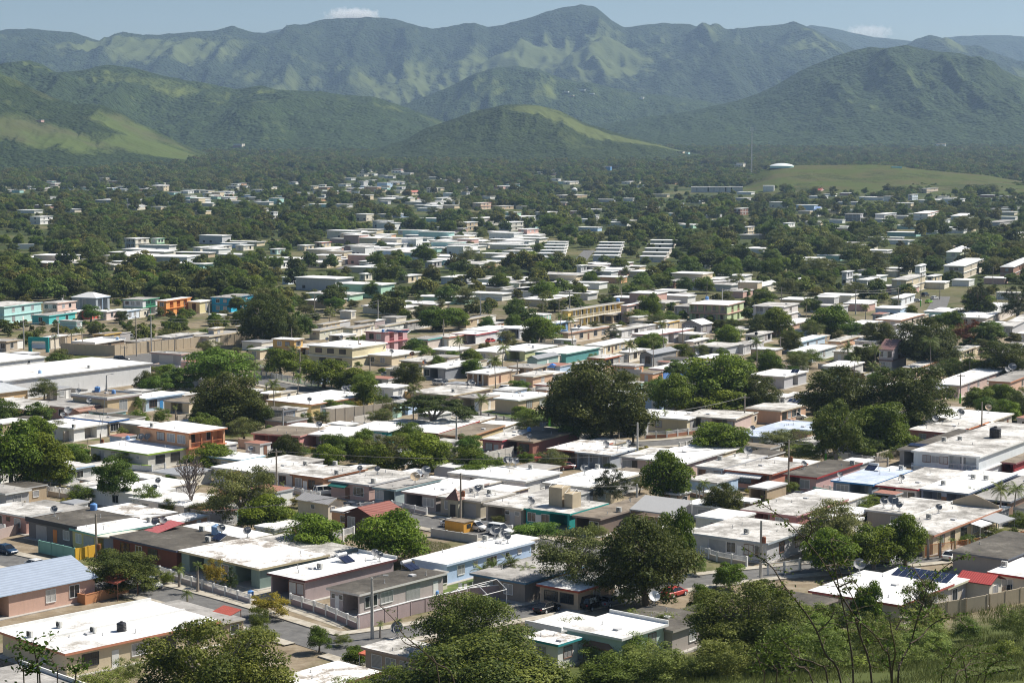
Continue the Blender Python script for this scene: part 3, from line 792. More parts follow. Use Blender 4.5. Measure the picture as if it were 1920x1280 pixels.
def tree(kind, x0, y0, x1, yb, label=None, dist=None, rz=None, group=None):
    i = len(TREES); xc = (x0+x1)/2
    P = at(xc, yb) if dist is None else None
    if dist is not None:
        q = atd(xc, yb, dist); P = Vector((q.x, q.y, zgf(q.x, q.y)))
        top = atd(xc, y0, dist).z; hh = top-P.z
    else: hh = (yb-y0)*P.y/F
    w = (x1-x0)*P.y/F*1.18
    nm, ph = KW[kind]
    r = empty(nm, P, 0); rng = random.Random(i*13+5); rz = rng.uniform(0, 6.28) if rz is None else rz
    tag(r, label, 'shrub' if kind in ('shrub', 'dusty', 'gold') else 'hedge' if kind == 'hedge' else 'tree', group or ('shrubs and bushes' if kind in ('shrub', 'dusty', 'gold', 'hedge') else 'trees among the houses'))
    if kind not in ('shrub', 'dusty', 'gold', 'hedge'):
        link('trunk', TRUNKS[i % 4], r, (0, 0, 0), rz, (w*.9, w*.9, hh))
    link('crown', TPL[kind][i % len(TPL[kind])], r, (0, 0, 0), rz, (w, w, hh))
    TREES.append(dict(o=r, ph=ph, px=xc, py=(y0+yb)/2, w=x1-x0, h=hh, label=label, P=P)); return r
# palms
def frond(mb, base, az, el, L, droop, leafw, rng, tones, np_pairs=22):
    p = Vector(base); d = Vector((math.cos(az)*math.cos(el), math.sin(az)*math.cos(el), math.sin(el))); n = 10; pts = [p.copy()]
    for i in range(n):
        d = (d+Vector((0, 0, -droop*(i+1)/n))).normalized(); p = p+d*(L/n); pts.append(p.copy())
    mb.tube(pts, [.03*L/4*(1-.8*i/n) for i in range(n+1)], 4)
    for i in range(np_pairs):
        t = .1+.9*i/np_pairs; k = min(n-1, int(t*n)); f = t*n-k; q = pts[k].lerp(pts[k+1], f); dd = (pts[k+1]-pts[k]).normalized()
        s = dd.cross(Vector((0, 0, 1))).normalized(); ll = L*.26*math.sin(math.pi*min(1, .18+t*.85))*rng.uniform(.8, 1.1)
        for sg in (-1, 1):
            e = q+(s*sg*.85+dd*.5+Vector((0, 0, -.35-.3*rng.random()))).normalized()*ll; w = dd*leafw
            mb.poly([q-w, q+w, e+w*.2, e-w*.2])
_PC = {}
def palm_crown(v, n, droop, L=1.0):
    rng = random.Random(v); m = MB()
    for i in range(n):
        el = math.radians(rng.uniform(-28, 75)); frond(m, (0, 0, 0), 2*math.pi*i/n*2.618+rng.uniform(-.2, .2), el, L*rng.uniform(.85, 1.1), droop*rng.uniform(.7, 1.3), L*.016, rng, None, 20)
    me = bpy.data.meshes.new('palm_crown'); me.from_pydata(m.v, [], m.f); me.materials.append(LM_['palm'])
    a = me.attributes.new('tone', 'FLOAT', 'FACE'); a.data.foreach_set('value', [min(1, max(0, rng.gauss(.5, .22))) for _ in m.f]); return me
PALM_C = [palm_crown(i, 22, .38) for i in range(3)]; PALM_S = [palm_crown(10+i, 15, .5) for i in range(3)]
def palm(px, yt, yb, label=None, crown_w=40, kind='coco', lean=.06, multi=0, group='palms'):
    """yt: pixel of the crown's heart; yb: foot"""
    P = at(px, yb); h = max(.5, (yb-yt)*P.y/F); i = len(TREES); rng = random.Random(i*3)
    r = empty('palm_tree', P, rng.uniform(0, 6)); tag(r, label, 'palm', group)
    L = crown_w*P.y/F*.5
    m = MB(); t = []; k = lean*h
    for j in range(8):
        q = j/7; t.append((k*q*q, 0, -.2+(h+.2)*q))
    rr = .16 if kind == 'coco' else .2; rr = min(rr, h*.05+.05)
    m.tube(t, [rr*(1.4-.9*(j/7)**.6 if kind == 'coco' else 1.2-.5*j/7) for j in range(8)], 7); m.build('trunk', BARK_G, r)
    link('crown', (PALM_C if kind == 'coco' else PALM_S)[i % 3], r, (k, 0, h), 0, (L, L, L))
    TREES.append(dict(o=r, ph='coconut palm' if kind == 'coco' else 'small ornamental palm', px=px, py=yt, w=crown_w, h=h, label=label, P=P)); return r
# ------------------------------------------------------------------ ground, roads, hills, cloud
def ground():
    ys = np.concatenate([np.linspace(-60, 200, 40), np.linspace(205, 300, 40), np.linspace(310, 1000, 30), np.geomspace(1020, 17000, 120)])
    xs = np.concatenate([-np.geomspace(140, 9000, 50)[::-1], np.linspace(-135, 135, 60), np.geomspace(140, 9000, 50)])
    X, Y = np.meshgrid(xs, ys); Z = zg(X, Y); nx = len(xs)
    v = np.stack([X, Y, Z], -1).reshape(-1, 3); i, j = np.meshgrid(np.arange(len(ys)-1), np.arange(nx-1), indexing='ij'); a = (i*nx+j).ravel()
    q = np.stack([a, a+1, a+nx+1, a+nx], 1)
    m, nt, bs = newmat('earth'); tc = nt.nodes.new('ShaderNodeTexCoord'); P = tc.outputs['Object']
    n1 = noise(nt, P, .045, 6, .6); n2 = noise(nt, P, .35, 5, .65); n3 = noise(nt, P, .012, 4, .5); n4 = noise(nt, P, 2.5, 4, .7)
    grass = ramp(nt, n2, [(.3, (.045, .065, .015)), (.5, (.085, .105, .028)), (.7, (.16, .15, .06))])
    dirt = ramp(nt, n2, [(.3, (.16, .125, .085)), (.55, (.27, .22, .155)), (.75, (.36, .32, .26))])
    near = mix(nt, ramp(nt, n1, [(.36, 0.), (.50, 1.)]), grass, dirt)
    far = ramp(nt, n3, [(.35, (.035, .05, .016)), (.52, (.065, .08, .026)), (.68, (.15, .135, .07))])
    sx = nt.nodes.new('ShaderNodeSeparateXYZ'); nt.links.new(P, sx.inputs[0])
    mr = N(nt, 'ShaderNodeMapRange'); nt.links.new(sx.outputs['Y'], mr.inputs['Value']); mr.inputs['From Min'].default_value = 620; mr.inputs['From Max'].default_value = 900
    m2 = N(nt, 'ShaderNodeMapRange'); nt.links.new(sx.outputs['Z'], m2.inputs['Value']); m2.inputs['From Min'].default_value = .15; m2.inputs['From Max'].default_value = 1.2
    c = mix(nt, mr.outputs[0], near, far); wild = mix(nt, n4, (.04, .06, .015), (.12, .135, .04)); c = mix(nt, m2.outputs[0], c, mix(nt, mr.outputs[0], wild, far))
    nt.links.new(c, bs.inputs['Base Color']); bs.inputs['Roughness'].default_value = .95; bs.inputs['Specular IOR Level'].default_value = .1
    bump(nt, bs, n4, .4, .15)
    tag(link('ground', fastmesh('ground', v, q, [m], smooth=True)), kind='structure')
ground()
ASPH, nt_, bs_ = newmat('asphalt')
_v = objvec(nt_, rnd=False); nt_.links.new(ramp(nt_, noise(nt_, _v, .6, 7, .7, .3), [(.3, (.085, .083, .08)), (.5, (.125, .122, .118)), (.7, (.18, .175, .165))]), bs_.inputs['Base Color']); bs_.inputs['Roughness'].default_value = .9
PAVE, nt_, bs_ = newmat('pavement_concrete')
_v = objvec(nt_, rnd=False); nt_.links.new(ramp(nt_, noise(nt_, _v, .8, 6, .7, .3), [(.3, (.25, .22, .17)), (.5, (.42, .38, .31)), (.7, (.52, .49, .43))]), bs_.inputs['Base Color']); bs_.inputs['Roughness'].default_value = .9
LAWN, nt_, bs_ = newmat('lawn_grass')
_v = objvec(nt_, rnd=False); nt_.links.new(ramp(nt_, noise(nt_, _v, .7, 7, .75, .3), [(.32, (.05, .085, .015)), (.5, (.09, .14, .025)), (.68, (.17, .17, .06))]), bs_.inputs['Base Color']); bs_.inputs['Roughness'].default_value = .95
DIRT, nt_, bs_ = newmat('dry_dirt')
_v = objvec(nt_, rnd=False); nt_.links.new(ramp(nt_, noise(nt_, _v, .5, 7, .75, .3), [(.32, (.15, .12, .07)), (.5, (.26, .20, .13)), (.68, (.34, .29, .20))]), bs_.inputs['Base Color']); bs_.inputs['Roughness'].default_value = .95
def offs(pts, o):
    out = []
    for i, p in enumerate(pts):
        t = pts[min(i+1, len(pts)-1)]-pts[max(0, i-1)]; t.z = 0; t.normalize(); out.append(Vector((p.x-t.y*o, p.y+t.x*o, p.z)))
    return out
def dens(pts, step=3):
    out = [pts[0]]
    for a, b in zip(pts[:-1], pts[1:]):
        n = max(1, int((b-a).length/step))
        for k in range(1, n+1):
            q = a.lerp(b, k/n); q.z = zgf(q.x, q.y); out.append(q)
    for _ in range(3): out = [out[0]]+[(out[i-1]+out[i]*2+out[i+1])/4 for i in range(1, len(out)-1)]+[out[-1]]
    return out
ROADPTS = []
def road(pxs, w, name='road', walk=True, lift=.05, lines=False):
    c = dens([at(*p) for p in pxs]); ROADPTS.append((np.array([(p.x, p.y) for p in c]), w))
    m = MB(); L, Rr = offs(c, w/2), offs(c, -w/2)
    for i in range(len(c)-1): m.poly([(*Rr[i].xy, Rr[i].z+lift), (*Rr[i+1].xy, Rr[i+1].z+lift), (*L[i+1].xy, L[i+1].z+lift), (*L[i].xy, L[i].z+lift)])
    tag(m.build(name, ASPH), kind='structure')
    WALKS.append((c, w, lift)) if walk else None
WALKS = []
def pavements():
    for c, w, lift in WALKS:
        m = MB(); h = lift+.13
        others = [(o[0], o[1]) for o in ROADPTS if abs(o[0][0][0]-c[0].x)+abs(o[0][0][1]-c[0].y) > .01]
        for s in (1, -1):
            a, b = offs(c, s*(w/2+.01)), offs(c, s*(w/2+1.7))
            for i in range(len(c)-1):
                q = (a[i]+b[i+1])/2
                if any((((o[:, 0]-q.x)**2+(o[:, 1]-q.y)**2).min())**.5 < ww/2+1.6 for o, ww in others): continue
                m.poly([(*t.xy, t.z+h) for t in (a[i], a[i+1], b[i+1], b[i])][::s])
                for e in (a, b): m.poly([(*e[i].xy, e[i].z-.1), (*e[i+1].xy, e[i+1].z-.1), (*e[i+1].xy, e[i+1].z+h), (*e[i].xy, e[i].z+h)])
        if m.f: tag(m.build('pavement', PAVE), kind='structure')
def patch(pxs, mat, name, lift=.02):
    m = MB(); m.poly([(p.x, p.y, p.z+lift) for p in (at(*q) for q in pxs)]); tag(m.build(name, mat), kind='structure')
road([(-80,1030),(0,1048),(90,1068),(170,1083),(300,1112),(380,1133),(460,1158),(560,1190),(650,1218),(760,1250)], 6.0)
road([(600,1208),(700,1197),(850,1172),(1000,1145),(1170,1113),(1340,1085),(1500,1068),(1740,1047),(1980,1017)], 5.6)
road([(440,892),(540,918),(640,944),(740,966),(860,992),(980,1014),(1100,1036),(1250,1066)], 6.6, lift=.04)
road([(60,845),(200,868),(290,885),(440,892)], 6.2, lift=.06)
road([(420,704),(480,714),(560,730),(640,746),(740,756),(870,778),(950,796),(1060,818),(1160,834),(1240,833),(1340,822),(1500,802),(1700,780)], 7.0)
road([(-80,694),(80,690),(180,682),(270,672),(360,661)], 20, walk=False)
road([(700,664),(770,656),(830,649),(920,640),(990,632)], 7)
road([(640,505),(665,496),(690,486),(706,478)], 7, walk=False, lift=.25)
road([(1085,492),(1096,480),(1105,470)], 7, walk=False, lift=.25)
road([(1740,600),(1752,585),(1760,572),(1766,556)], 7, walk=False, lift=.08)
pavements()
patch([(690,1172),(850,1135),(960,1112),(905,1078),(800,1100),(740,1140)], LAWN, 'lawn')
patch([(960,790),(1040,800),(1060,770),(990,758)], LAWN, 'lawn')
patch([(860,764),(1010,800),(1050,808),(1060,802),(880,758)], LAWN, 'lawn', .03)
patch([(470,712),(700,752),(720,745),(500,704)], LAWN, 'lawn', .03)
patch([(620,800),(760,800),(800,780),(620,790)], DIRT, 'bare_ground', .03)
patch([(1470,850),(1600,850),(1660,840),(1500,828)], DIRT, 'bare_ground', .03)
patch([(1620,870),(1690,878),(1720,850),(1640,850)], DIRT, 'bare_ground', .035)
patch([(430,1062),(540,1110),(660,1165),(640,1178),(500,1130),(300,1095)], PAVE, 'forecourt', .03)
# ------------------------------------------------------------------ hills
def hillmat(name, forest, grass, gs, thr, tree=9., bumpd=5., brown=None, meadows=()):
    m, nt, bs = newmat(name); tc = nt.nodes.new('ShaderNodeTexCoord'); P = tc.outputs['Object']
    vo = N(nt, 'ShaderNodeTexVoronoi'); nt.links.new(P, vo.inputs['Vector']); vo.inputs['Scale'].default_value = 1/tree; vo.inputs['Randomness'].default_value = 1
    v2 = N(nt, 'ShaderNodeTexVoronoi'); nt.links.new(P, v2.inputs['Vector']); v2.inputs['Scale'].default_value = .37/tree
    a = noise(nt, P, gs, 6, .62, .5); b = noise(nt, P, gs*7, 5, .65); c = noise(nt, P, 1/(tree*6), 4, .6)
    hv = N(nt, 'ShaderNodeSeparateColor'); nt.links.new(vo.outputs['Color'], hv.inputs[0])
    f = mix(nt, hv.outputs[0], [x*.6 for x in forest], [x*1.5 for x in forest])
    f = mix(nt, ramp(nt, c, [(.35, 0.), (.65, 1.)]), [x*.75 for x in forest], f)
    g = mix(nt, b, [x*.75 for x in grass], [x*1.2 for x in grass])
    if brown: g = mix(nt, ramp(nt, noise(nt, P, gs*2.3, 5, .6), [(.45, 0.), (.6, .8)]), g, brown)
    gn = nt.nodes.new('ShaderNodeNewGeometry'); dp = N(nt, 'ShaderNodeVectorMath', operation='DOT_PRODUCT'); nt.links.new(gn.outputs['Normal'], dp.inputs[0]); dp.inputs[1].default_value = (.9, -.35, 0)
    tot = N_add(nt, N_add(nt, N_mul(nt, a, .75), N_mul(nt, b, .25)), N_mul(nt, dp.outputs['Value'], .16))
    for px, py, dist, rad in meadows:
        q = atd(px, py, dist); ds = N(nt, 'ShaderNodeVectorMath', operation='DISTANCE'); nt.links.new(P, ds.inputs[0]); ds.inputs[1].default_value = q
        mr = N(nt, 'ShaderNodeMapRange', interpolation_type='SMOOTHSTEP'); nt.links.new(ds.outputs['Value'], mr.inputs['Value']); mr.inputs['From Min'].default_value = rad*.35; mr.inputs['From Max'].default_value = rad*1.4; mr.inputs['To Min'].default_value = .14; mr.inputs['To Max'].default_value = 0
        tot = N_add(nt, tot, mr.outputs[0])
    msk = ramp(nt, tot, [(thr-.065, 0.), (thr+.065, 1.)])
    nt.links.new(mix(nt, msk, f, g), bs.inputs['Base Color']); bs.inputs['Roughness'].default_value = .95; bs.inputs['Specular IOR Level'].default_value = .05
    hgt = N_add(nt, N_mul(nt, vo.outputs['Distance'], -1.0), N_mul(nt, v2.outputs['Distance'], -.8))
    inv = N(nt, 'ShaderNodeMath', operation='SUBTRACT'); inv.inputs[0].default_value = 1.0; nt.links.new(msk, inv.inputs[1])
    hh = N_add(nt, hgt, N_add(nt, inv.outputs[0], .15), 'MULTIPLY')
    bump(nt, bs, hh, 1.0, bumpd)
    return m
def ridge(name, dist, prof, front, back, mat, seed, spur=.34, lam=420., cols=420, rows=80, concave=1.15, base=None, jit=5.):
    px = np.array([p[0] for p in prof], float); py = np.array([p[1] for p in prof], float)
    u = np.linspace(px[0], px[-1], cols); ys = np.interp(u, px, py)
    k = np.ones(3)/3; 
    xw = np.empty(cols); zc = np.empty(cols)
    for i in range(cols):
        q = atd(u[i], ys[i], dist); xw[i] = q.x; zc[i] = q.z
    t = np.concatenate([np.linspace(-1, 0, 14)[:-1], np.linspace(0, 1, rows)])   # -1 behind .. 0 crest .. 1 foot
    T, X = np.meshgrid(t, xw, indexing='ij'); H = np.broadcast_to(zc, T.shape)
    Y = dist-np.where(T > 0, T*front, T*back)
    X = X*Y/dist*.35+X*.65
    Yw = Y
    gz = zg(X, Yw)
    prof_f = np.where(T >= 0, (1-np.clip(T, 0, 1))**concave, np.clip(1+T, 0, 1)**.8)
    wx = fbm(X/lam*.6, Y/lam*.5, seed+50, 3)-.5
    rd = fbm(X/lam+wx*1.2, Y/lam*.33+wx*.6, seed, 5, True)-.55
    r2 = fbm(X/lam*2.6+wx, Y/lam*1.3, seed+9, 4, True)-.55
    r3 = fbm(X/lam*6.5+wx, Y/lam*4, seed+23, 3, True)-.55
    bm = np.where(T >= 0, np.clip(T*5, 0, 1)*np.clip((1-T)*2.2, 0, 1), np.clip(-T*4, 0, 1)*.5)
    rel = np.maximum(H-gz, 0)
    Z = gz-6*np.abs(np.where(T>.97, 1, 0))+rel*prof_f+rel*spur*bm*(rd*1.2+r2*.52+r3*.17)
    Z += (fbm(X/38, Y/38, seed+3, 3)-.5)*jit*np.clip(rel/60, 0, 1)
    Z = np.where(rel < 1, gz-3, np.maximum(Z, gz-3))
    Z[-1] = zg(X[-1], Y[-1])-4
    n = len(xw); v = np.stack([X, Y, Z], -1).reshape(-1, 3)
    i, j = np.meshgrid(np.arange(len(t)-1), np.arange(n-1), indexing='ij'); a = (i*n+j).ravel()
    q = np.stack([a, a+n, a+n+1, a+1], 1)
    o = link(name, fastmesh(name, v, q, [mat], smooth=True)); tag(o, kind='structure')
    return dict(X=X, Y=Y, Z=Z)
FOR = (.036, .056, .019); GRS = (.12, .145, .04)
HM_far = hillmat('mountain_slopes', (.029, .044, .018), (.095, .115, .040), 1/600, .665, 14, 9, None, [(1090,90,8500,420),(1020,120,8300,380),(1150,130,8000,380),(800,140,7900,330),(870,95,8400,330),(740,182,7400,200),(190,100,8600,300),(330,110,8500,220),(1480,110,8500,260),(1740,85,8800,260)])
HM_blue = hillmat('distant_mountain_slopes', (.035, .05, .028), (.08, .10, .05), 1/1500, .6, 20, 8)
HM_mid = hillmat('wooded_hill_slopes', FOR, GRS, 1/520, .665, 10, 5.5, None, [(330,150,4900,110),(200,145,4850,90),(60,135,4900,80),(500,165,4900,70),(480,180,4700,60)])
HM_mid2 = hillmat('big_hill_slopes', FOR, (.085, .11, .036), 1/420, .66, 10, 5.5)
HM_green = hillmat('grassy_slopes', (.030, .046, .014), (.082, .108, .029), 1/300, .66, 8, 4.5, (.085, .085, .038), [(300,240,3550,110),(350,275,3450,90),(230,225,3600,90),(260,270,3450,90),(60,250,3350,90),(120,270,3300,80),(20,150,3680,40),(90,183,3690,35),(400,290,3500,70)])
HM_front = hillmat('scrub_slopes', (.036, .052, .016), (.098, .118, .036), 1/200, .66, 7, 3.5, None, [(1040,222,3880,85),(1090,245,3840,80),(1140,256,3840,70),(1200,266,3850,55),(1250,277,3850,45),(985,208,3890,60)])
HM_grass = hillmat('meadow_slopes', (.05, .06, .022), (.075, .095, .026), 1/120, .42, 5, 1.2, (.095, .085, .04))
ridge('mountains', 11600, [(-300,120),(380,110),(470,70),(510,58),(540,53),(562,57),(620,90),(1420,90),(1490,58),(1522,47),(1560,53),(1600,62),(1640,70),(1690,75),(1720,79),(1760,72),(1800,68),(1850,66),(1900,67),(1960,74),(2200,85)], 1900, 900, HM_blue, 7, .25, 900, rows=50)
ridge('mountains', 9200, [(-300,66),(0,57),(50,54),(105,59),(140,62),(170,72),(208,80),(235,70),(280,66),(340,62),(400,58),(438,49),(470,60),(500,63),(530,62),(560,50),(600,38),(650,34),(700,32),(740,36),(790,51),(810,54),(850,48),(890,42),(915,52),(940,48),(985,36),(1030,20),(1060,14),(1090,9),(1120,15),(1145,36),(1170,51),(1200,48),(1240,43),(1270,45),(1290,46),(1330,53),(1370,57),(1420,50),(1460,46),(1490,41),(1520,52),(1550,68),(1600,92),(1650,104),(1690,90),(1720,72),(1745,66),(1775,72),(1800,84),(1850,92),(1920,125),(2200,170)], 2300, 1200, HM_far, 3, .42, 700, cols=640, rows=120, concave=1.05, jit=10)
ridge('hills', 6600, [(560,250),(700,216),(760,196),(800,180),(850,160),(890,138),(930,127),(970,124),(1010,131),(1060,149),(1120,158),(1180,172),(1250,180),(1320,190),(1400,200),(1500,230)], 700, 700, HM_mid, 21, .35, 330, cols=260, rows=60)
ridge('hills', 5600, [(900,262),(1000,250),(1100,236),(1150,231),(1200,222),(1300,207),(1400,184),(1450,163),(1500,133),(1560,108),(1600,95),(1630,88),(1660,90),(1700,85),(1760,97),(1800,100),(1850,115),(1900,140),(1950,155),(2250,200)], 1050, 900, HM_mid2, 33, .40, 420, cols=460, rows=100)
ridge('hills', 5000, [(-300,138),(0,130),(30,117),(55,113),(80,122),(110,138),(150,132),(200,122),(250,127),(300,140),(350,150),(400,158),(440,168),(490,160),(520,169),(600,172),(640,177),(700,182),(740,194),(780,209),(830,227),(880,245),(940,262),(1000,275)], 900, 700, HM_mid, 14, .38, 380, cols=460, rows=90)
ridge('hills', 3950, [(640,292),(700,280),(760,262),(800,240),(850,222),(900,207),(940,199),(970,196),(1010,199),(1050,209),(1090,227),(1140,245),(1200,262),(1260,278),(1320,292)], 480, 400, HM_front, 41, .32, 190, cols=260, rows=60)
ridge('hills', 3700, [(-300,60),(-100,105),(0,138),(50,160),(100,184),(140,195),(190,196),(230,213),(280,240),(330,264),(370,283),(405,298)], 520, 500, HM_green, 52, .26, 260, cols=260, rows=60)
ridge('hills', 3450, [(-300,130),(-100,160),(0,190),(40,210),(70,224),(120,237),(180,260),(240,283),(280,300)], 350, 300, HM_green, 64, .24, 160, cols=200, rows=50)
GH = ridge('grassy_hill', 2500, [(1330,354),(1385,346),(1420,326),(1440,316),(1460,312),(1500,310),(1640,309),(1680,311),(1720,317),(1780,323),(1850,329),(1920,341),(1990,352)], 330, 260, HM_grass, 71, .06, 120, cols=160, rows=40, jit=1.5, concave=1.3)
# cloud tops behind the ridges, outside the haze
def cloud(px, py, w, h, dist, seed, dens):
    rng = np.random.default_rng(seed); c = atd(px, py, dist); sx = w*dist/F; sz = h*dist/F
    import bmesh
    bm = bmesh.new(); bmesh.ops.create_icosphere(bm, subdivisions=4, radius=1, matrix=Matrix.Diagonal((sx*.5, sx*.28, sz*.5, 1)))
    me = bpy.data.meshes.new('cloud'); bm.to_mesh(me); bm.free()
    m = bpy.data.materials.new('cloud_vapour'); m.use_nodes = True; nt = m.node_tree; nt.nodes.remove(nt.nodes['Principled BSDF'])
    v = nt.nodes.new('ShaderNodeVolumePrincipled'); v.inputs['Color'].default_value = (1, .985, .97, 1); v.inputs['Anisotropy'].default_value = 0
    tc = nt.nodes.new('ShaderNodeTexCoord'); d = N(nt, 'ShaderNodeVectorMath', operation='DIVIDE'); nt.links.new(tc.outputs['Object'], d.inputs[0]); d.inputs[1].default_value = (sx*.5, sx*.28, sz*.5)
    ln = N(nt, 'ShaderNodeVectorMath', operation='LENGTH'); nt.links.new(d.outputs[0], ln.inputs[0])
    n = noise(nt, tc.outputs['Object'], 3.2/sz, 6, .6)
    f = N_add(nt, N_mul(nt, n, 1.7), N_mul(nt, ln.outputs['Value'], -1.0)); f = ramp(nt, N_add(nt, f, .30), [(.38, 0.), (.75, 1.)])
    nt.links.new(N_mul(nt, f, dens), v.inputs['Density']); nt.links.new(v.outputs[0], nt.nodes['Material Output'].inputs['Volume']); me.materials.append(m)
    tag(link('cloud', me, None, c), kind='stuff')
cloud(660, 32, 130, 44, 14500, 3, .02)
cloud(1628, 62, 120, 40, 15500, 5, .008)
def haze():
    m = bpy.data.materials.new('haze_air'); m.use_nodes = True; nt = m.node_tree; nt.nodes.remove(nt.nodes['Principled BSDF'])
    v = nt.nodes.new('ShaderNodeVolumePrincipled'); v.inputs['Color'].default_value = (.49, .69, 1, 1); v.inputs['Density'].default_value = HAZE; v.inputs['Anisotropy'].default_value = .2
    nt.links.new(v.outputs[0], nt.nodes['Material Output'].inputs['Volume'])
    b = MB(); b.box(-9500, -400, -2.5, 9500, 12800, 900); o = b.build('haze', m); o['kind'] = 'stuff'
HAZE = 5.1e-5
haze()
H = house
# ---- front rows, left
H(15, 122, 1225, 347, 'long cream house with orange-trimmed white roof and dark barred windows', 'cream', 'clean', 3.1, -45, (.62,.27,.17), fa='-w', fb='bdWbb', par='LM', lens=(15.2, 22.5))
H(-160, -62, 1128, 185, 'peach house with ribbed blue-grey metal roof and open carport', (.66,.44,.35), (.34,.40,.50), 3.3, -42, 'sky', fb='c-ww', fa='w', gable='y')
H(-40, 48, 968, 120, 'pink house with white and grey roof beside the dark modern house', (.50,.30,.26), 'worn', 3.0, -38, 'white', fa='dwsw', fb='w')
H(47, 143, 992, 262, 'dark grey modern house with orange door and black roof', (.17,.17,.175), 'dark', 3.0, -40, 'dark', fa='Gdw', fb='', doorc='orange', par='A')
H(129, 181, 1002, 303, 'yellow house with teal eave and long white roof', (.60,.50,.24), 'clean', 3.0, -44, (.20,.42,.38), fa='wG', fb='ww')
H(205, 330, 1032, 452, 'brick-brown house with black roof and pale corner column', (.20,.075,.05), 'dark', 3.0, -42, (.10,.11,.16), fa='bwb-', fb='', par='')
H(333, 486, 1066, 619, 'green-walled house with stained white roof and cream fascia', (.22,.30,.28), 'patch', 3.0, -43, (.70,.60,.38), fa='cdwc', fb='w')
H(500, 572, 1088, 745, 'mauve-grey corner house with clean white roof and maroon eave', 'mauve', 'clean', 3.1, -40, (.13,.05,.05), fa='cww', fb='-', par='K')
H(611, 674, 1114, 838, 'mauve-grey house with black roof and white front door', (.50,.44,.43), 'dark', 3.0, -40, (.68,.66,.63), fa='sdsc', fb='WW-G-d', doorc='white')
H(516, 600, 1292, 717, 'weathered house with maroon eave and peeling white roof', (.42,.40,.36), 'patch', 3.0, -41, (.24,.075,.10), fa='ww', fb='wGw')
H(676, 782, 1236, 850, 'beige house with cream roof in front of the lamp post', (.45,.36,.30), 'worn', 3.0, -40, (.50,.38,.32), fa='www', fb='w')
H(984, 1052, 1182, 1130, 'pale aqua back wing with bare white roof and violet eave', (.60,.70,.64), 'clean', 3.1, -40, 'white', fa='w', fb='', par='A', pipes=False)
H(1055, 1166, 1197, 1254, 'pale aqua house with white roof and louvred window', (.52,.64,.60), 'clean', 3.1, -40, 'white', fa='', fb='Ww', par='K')
H(1140, 1262, 1182, 1345, 'flat black-roofed house with two white dishes', (.40,.36,.33), 'dark', 3.0, -40, (.38,.35,.31), fa='', fb='w')
H(976, 1047, 1208, 1092, 'small white house with teal fascia', 'white', 'patch', 2.8, -40, (.05,.33,.36), fa='w', fb='w')
H(-90, 40, 1320, 172, 'grey-roofed house with lavender parapet at the bottom edge', 'lav', 'grey', 3.0, -45, (.62,.64,.74), fa='', fb='w', par='KB')
# ---- second rows, left
H(257, 354, 812, 427, 'orange two-storey house with white roof and open porch', 'peach', 'clean', 6.0, -40, (.52,.20,.10), fa='-/--WWW', fb='-/ggg', st=2)
H(165, 277, 851, 356, 'low white-roofed house with lime green eave', (.60,.58,.52), 'clean', 3.0, -38, (.33,.50,.06), fa='ww-s', fb='bb')
H(120, 205, 790, 243, 'cream house with blue eave and grey roof', 'cream', 'worn', 3.0, -34, (.05,.17,.45), fa='bw', fb='WW')
H(57, 138, 803, 206, 'white-roofed house with white awning by the block wall', 'white', 'clean', 2.9, -34, 'white', fa='w', fb='c')
H(-60, 48, 767, 127, 'cream house with red awning and white roof', 'cream', 'worn', 3.0, -34, 'ivory', fa='wwww', fb='wcc', awn=[(.3, .95, 'red', 'A')])
H(60, 138, 765, 206, 'pink house with brown striped awning', 'pink', 'grey', 3.0, -34, (.56,.42,.36), fa='ww', fb='ww', awn=[(.05, .95, (.34,.19,.14), 'B')])
H(132, 201, 748, 266, 'beige house with tall parapet and wide white window', (.60,.47,.30), 'brown', 4.4, -36, (.42,.36,.38), fa='', fb='dW-', par='ABKL')
H(230, 273, 747, 346, 'blue and white house with blue doors', (.45,.55,.66), 'clean', 3.2, -36, 'sky', fa='w', fb='WdWd', doorc='blue')
H(-70, 6, 714, 287, 'long white warehouse with broad white roof', (.66,.67,.68), 'clean', 5.2, -36, 'ash', fa='', fb='--d--', lens=(24, None), cat='warehouse', name='warehouse', pipes=False)
H(96, 118, 707, 168, 'blue-grey shed against the white warehouse', (.20,.25,.33), 'grey', 3.6, -36, 'slate', fa='', fb='W')
H(-60, -8, 736, 56, 'orange-cream building with white hip roof', (.68,.48,.27), 'silver', 3.6, -38, 'white', fa='', fb='d', gable='hip')
H(-150, -40, 683, 87, 'white commercial building with tall plain parapet', 'white', 'clean', 5.4, -34, 'white', fa='', fb='s-s', st=1, cat='shop building', name='commercial_building')
H(125, 148, 913, 202, 'low house with bare white roof behind the leafy sapling', 'ash', 'worn', 2.9, -36, 'ash', fa='w', fb='w')
H(165, 262, 928, 330, 'wide low house with pure white roof by the dead tree', 'white', 'clean', 2.9, -36, 'white', fa='w', fb='w')
H(240, 345, 948, 412, 'white-roofed house with dim carport at the dead tree foot', 'white', 'clean', 2.9, -36, 'white', fa='wc', fb='w')
H(90, 126, 880, 178, 'small grey house with blue-edged worn roof', 'ash', 'worn', 2.8, -36, 'sky', fa='w', fb='w')
H(-60, 10, 925, 60, 'white and black roofed house at the left edge', (.5,.5,.5), 'grey', 3.0, -38, 'white', fa='w', fb='w')
H(385, 452, 862, 498, 'small cream house with pale blue trim', 'cream', 'clean', 3.0, -34, (.36,.58,.68), fa='w', fb='dww')
H(395, 470, 884, 560, 'low white-roofed house behind the olive tree', 'white', 'clean', 2.9, -35, 'white', fa='w', fb='w')
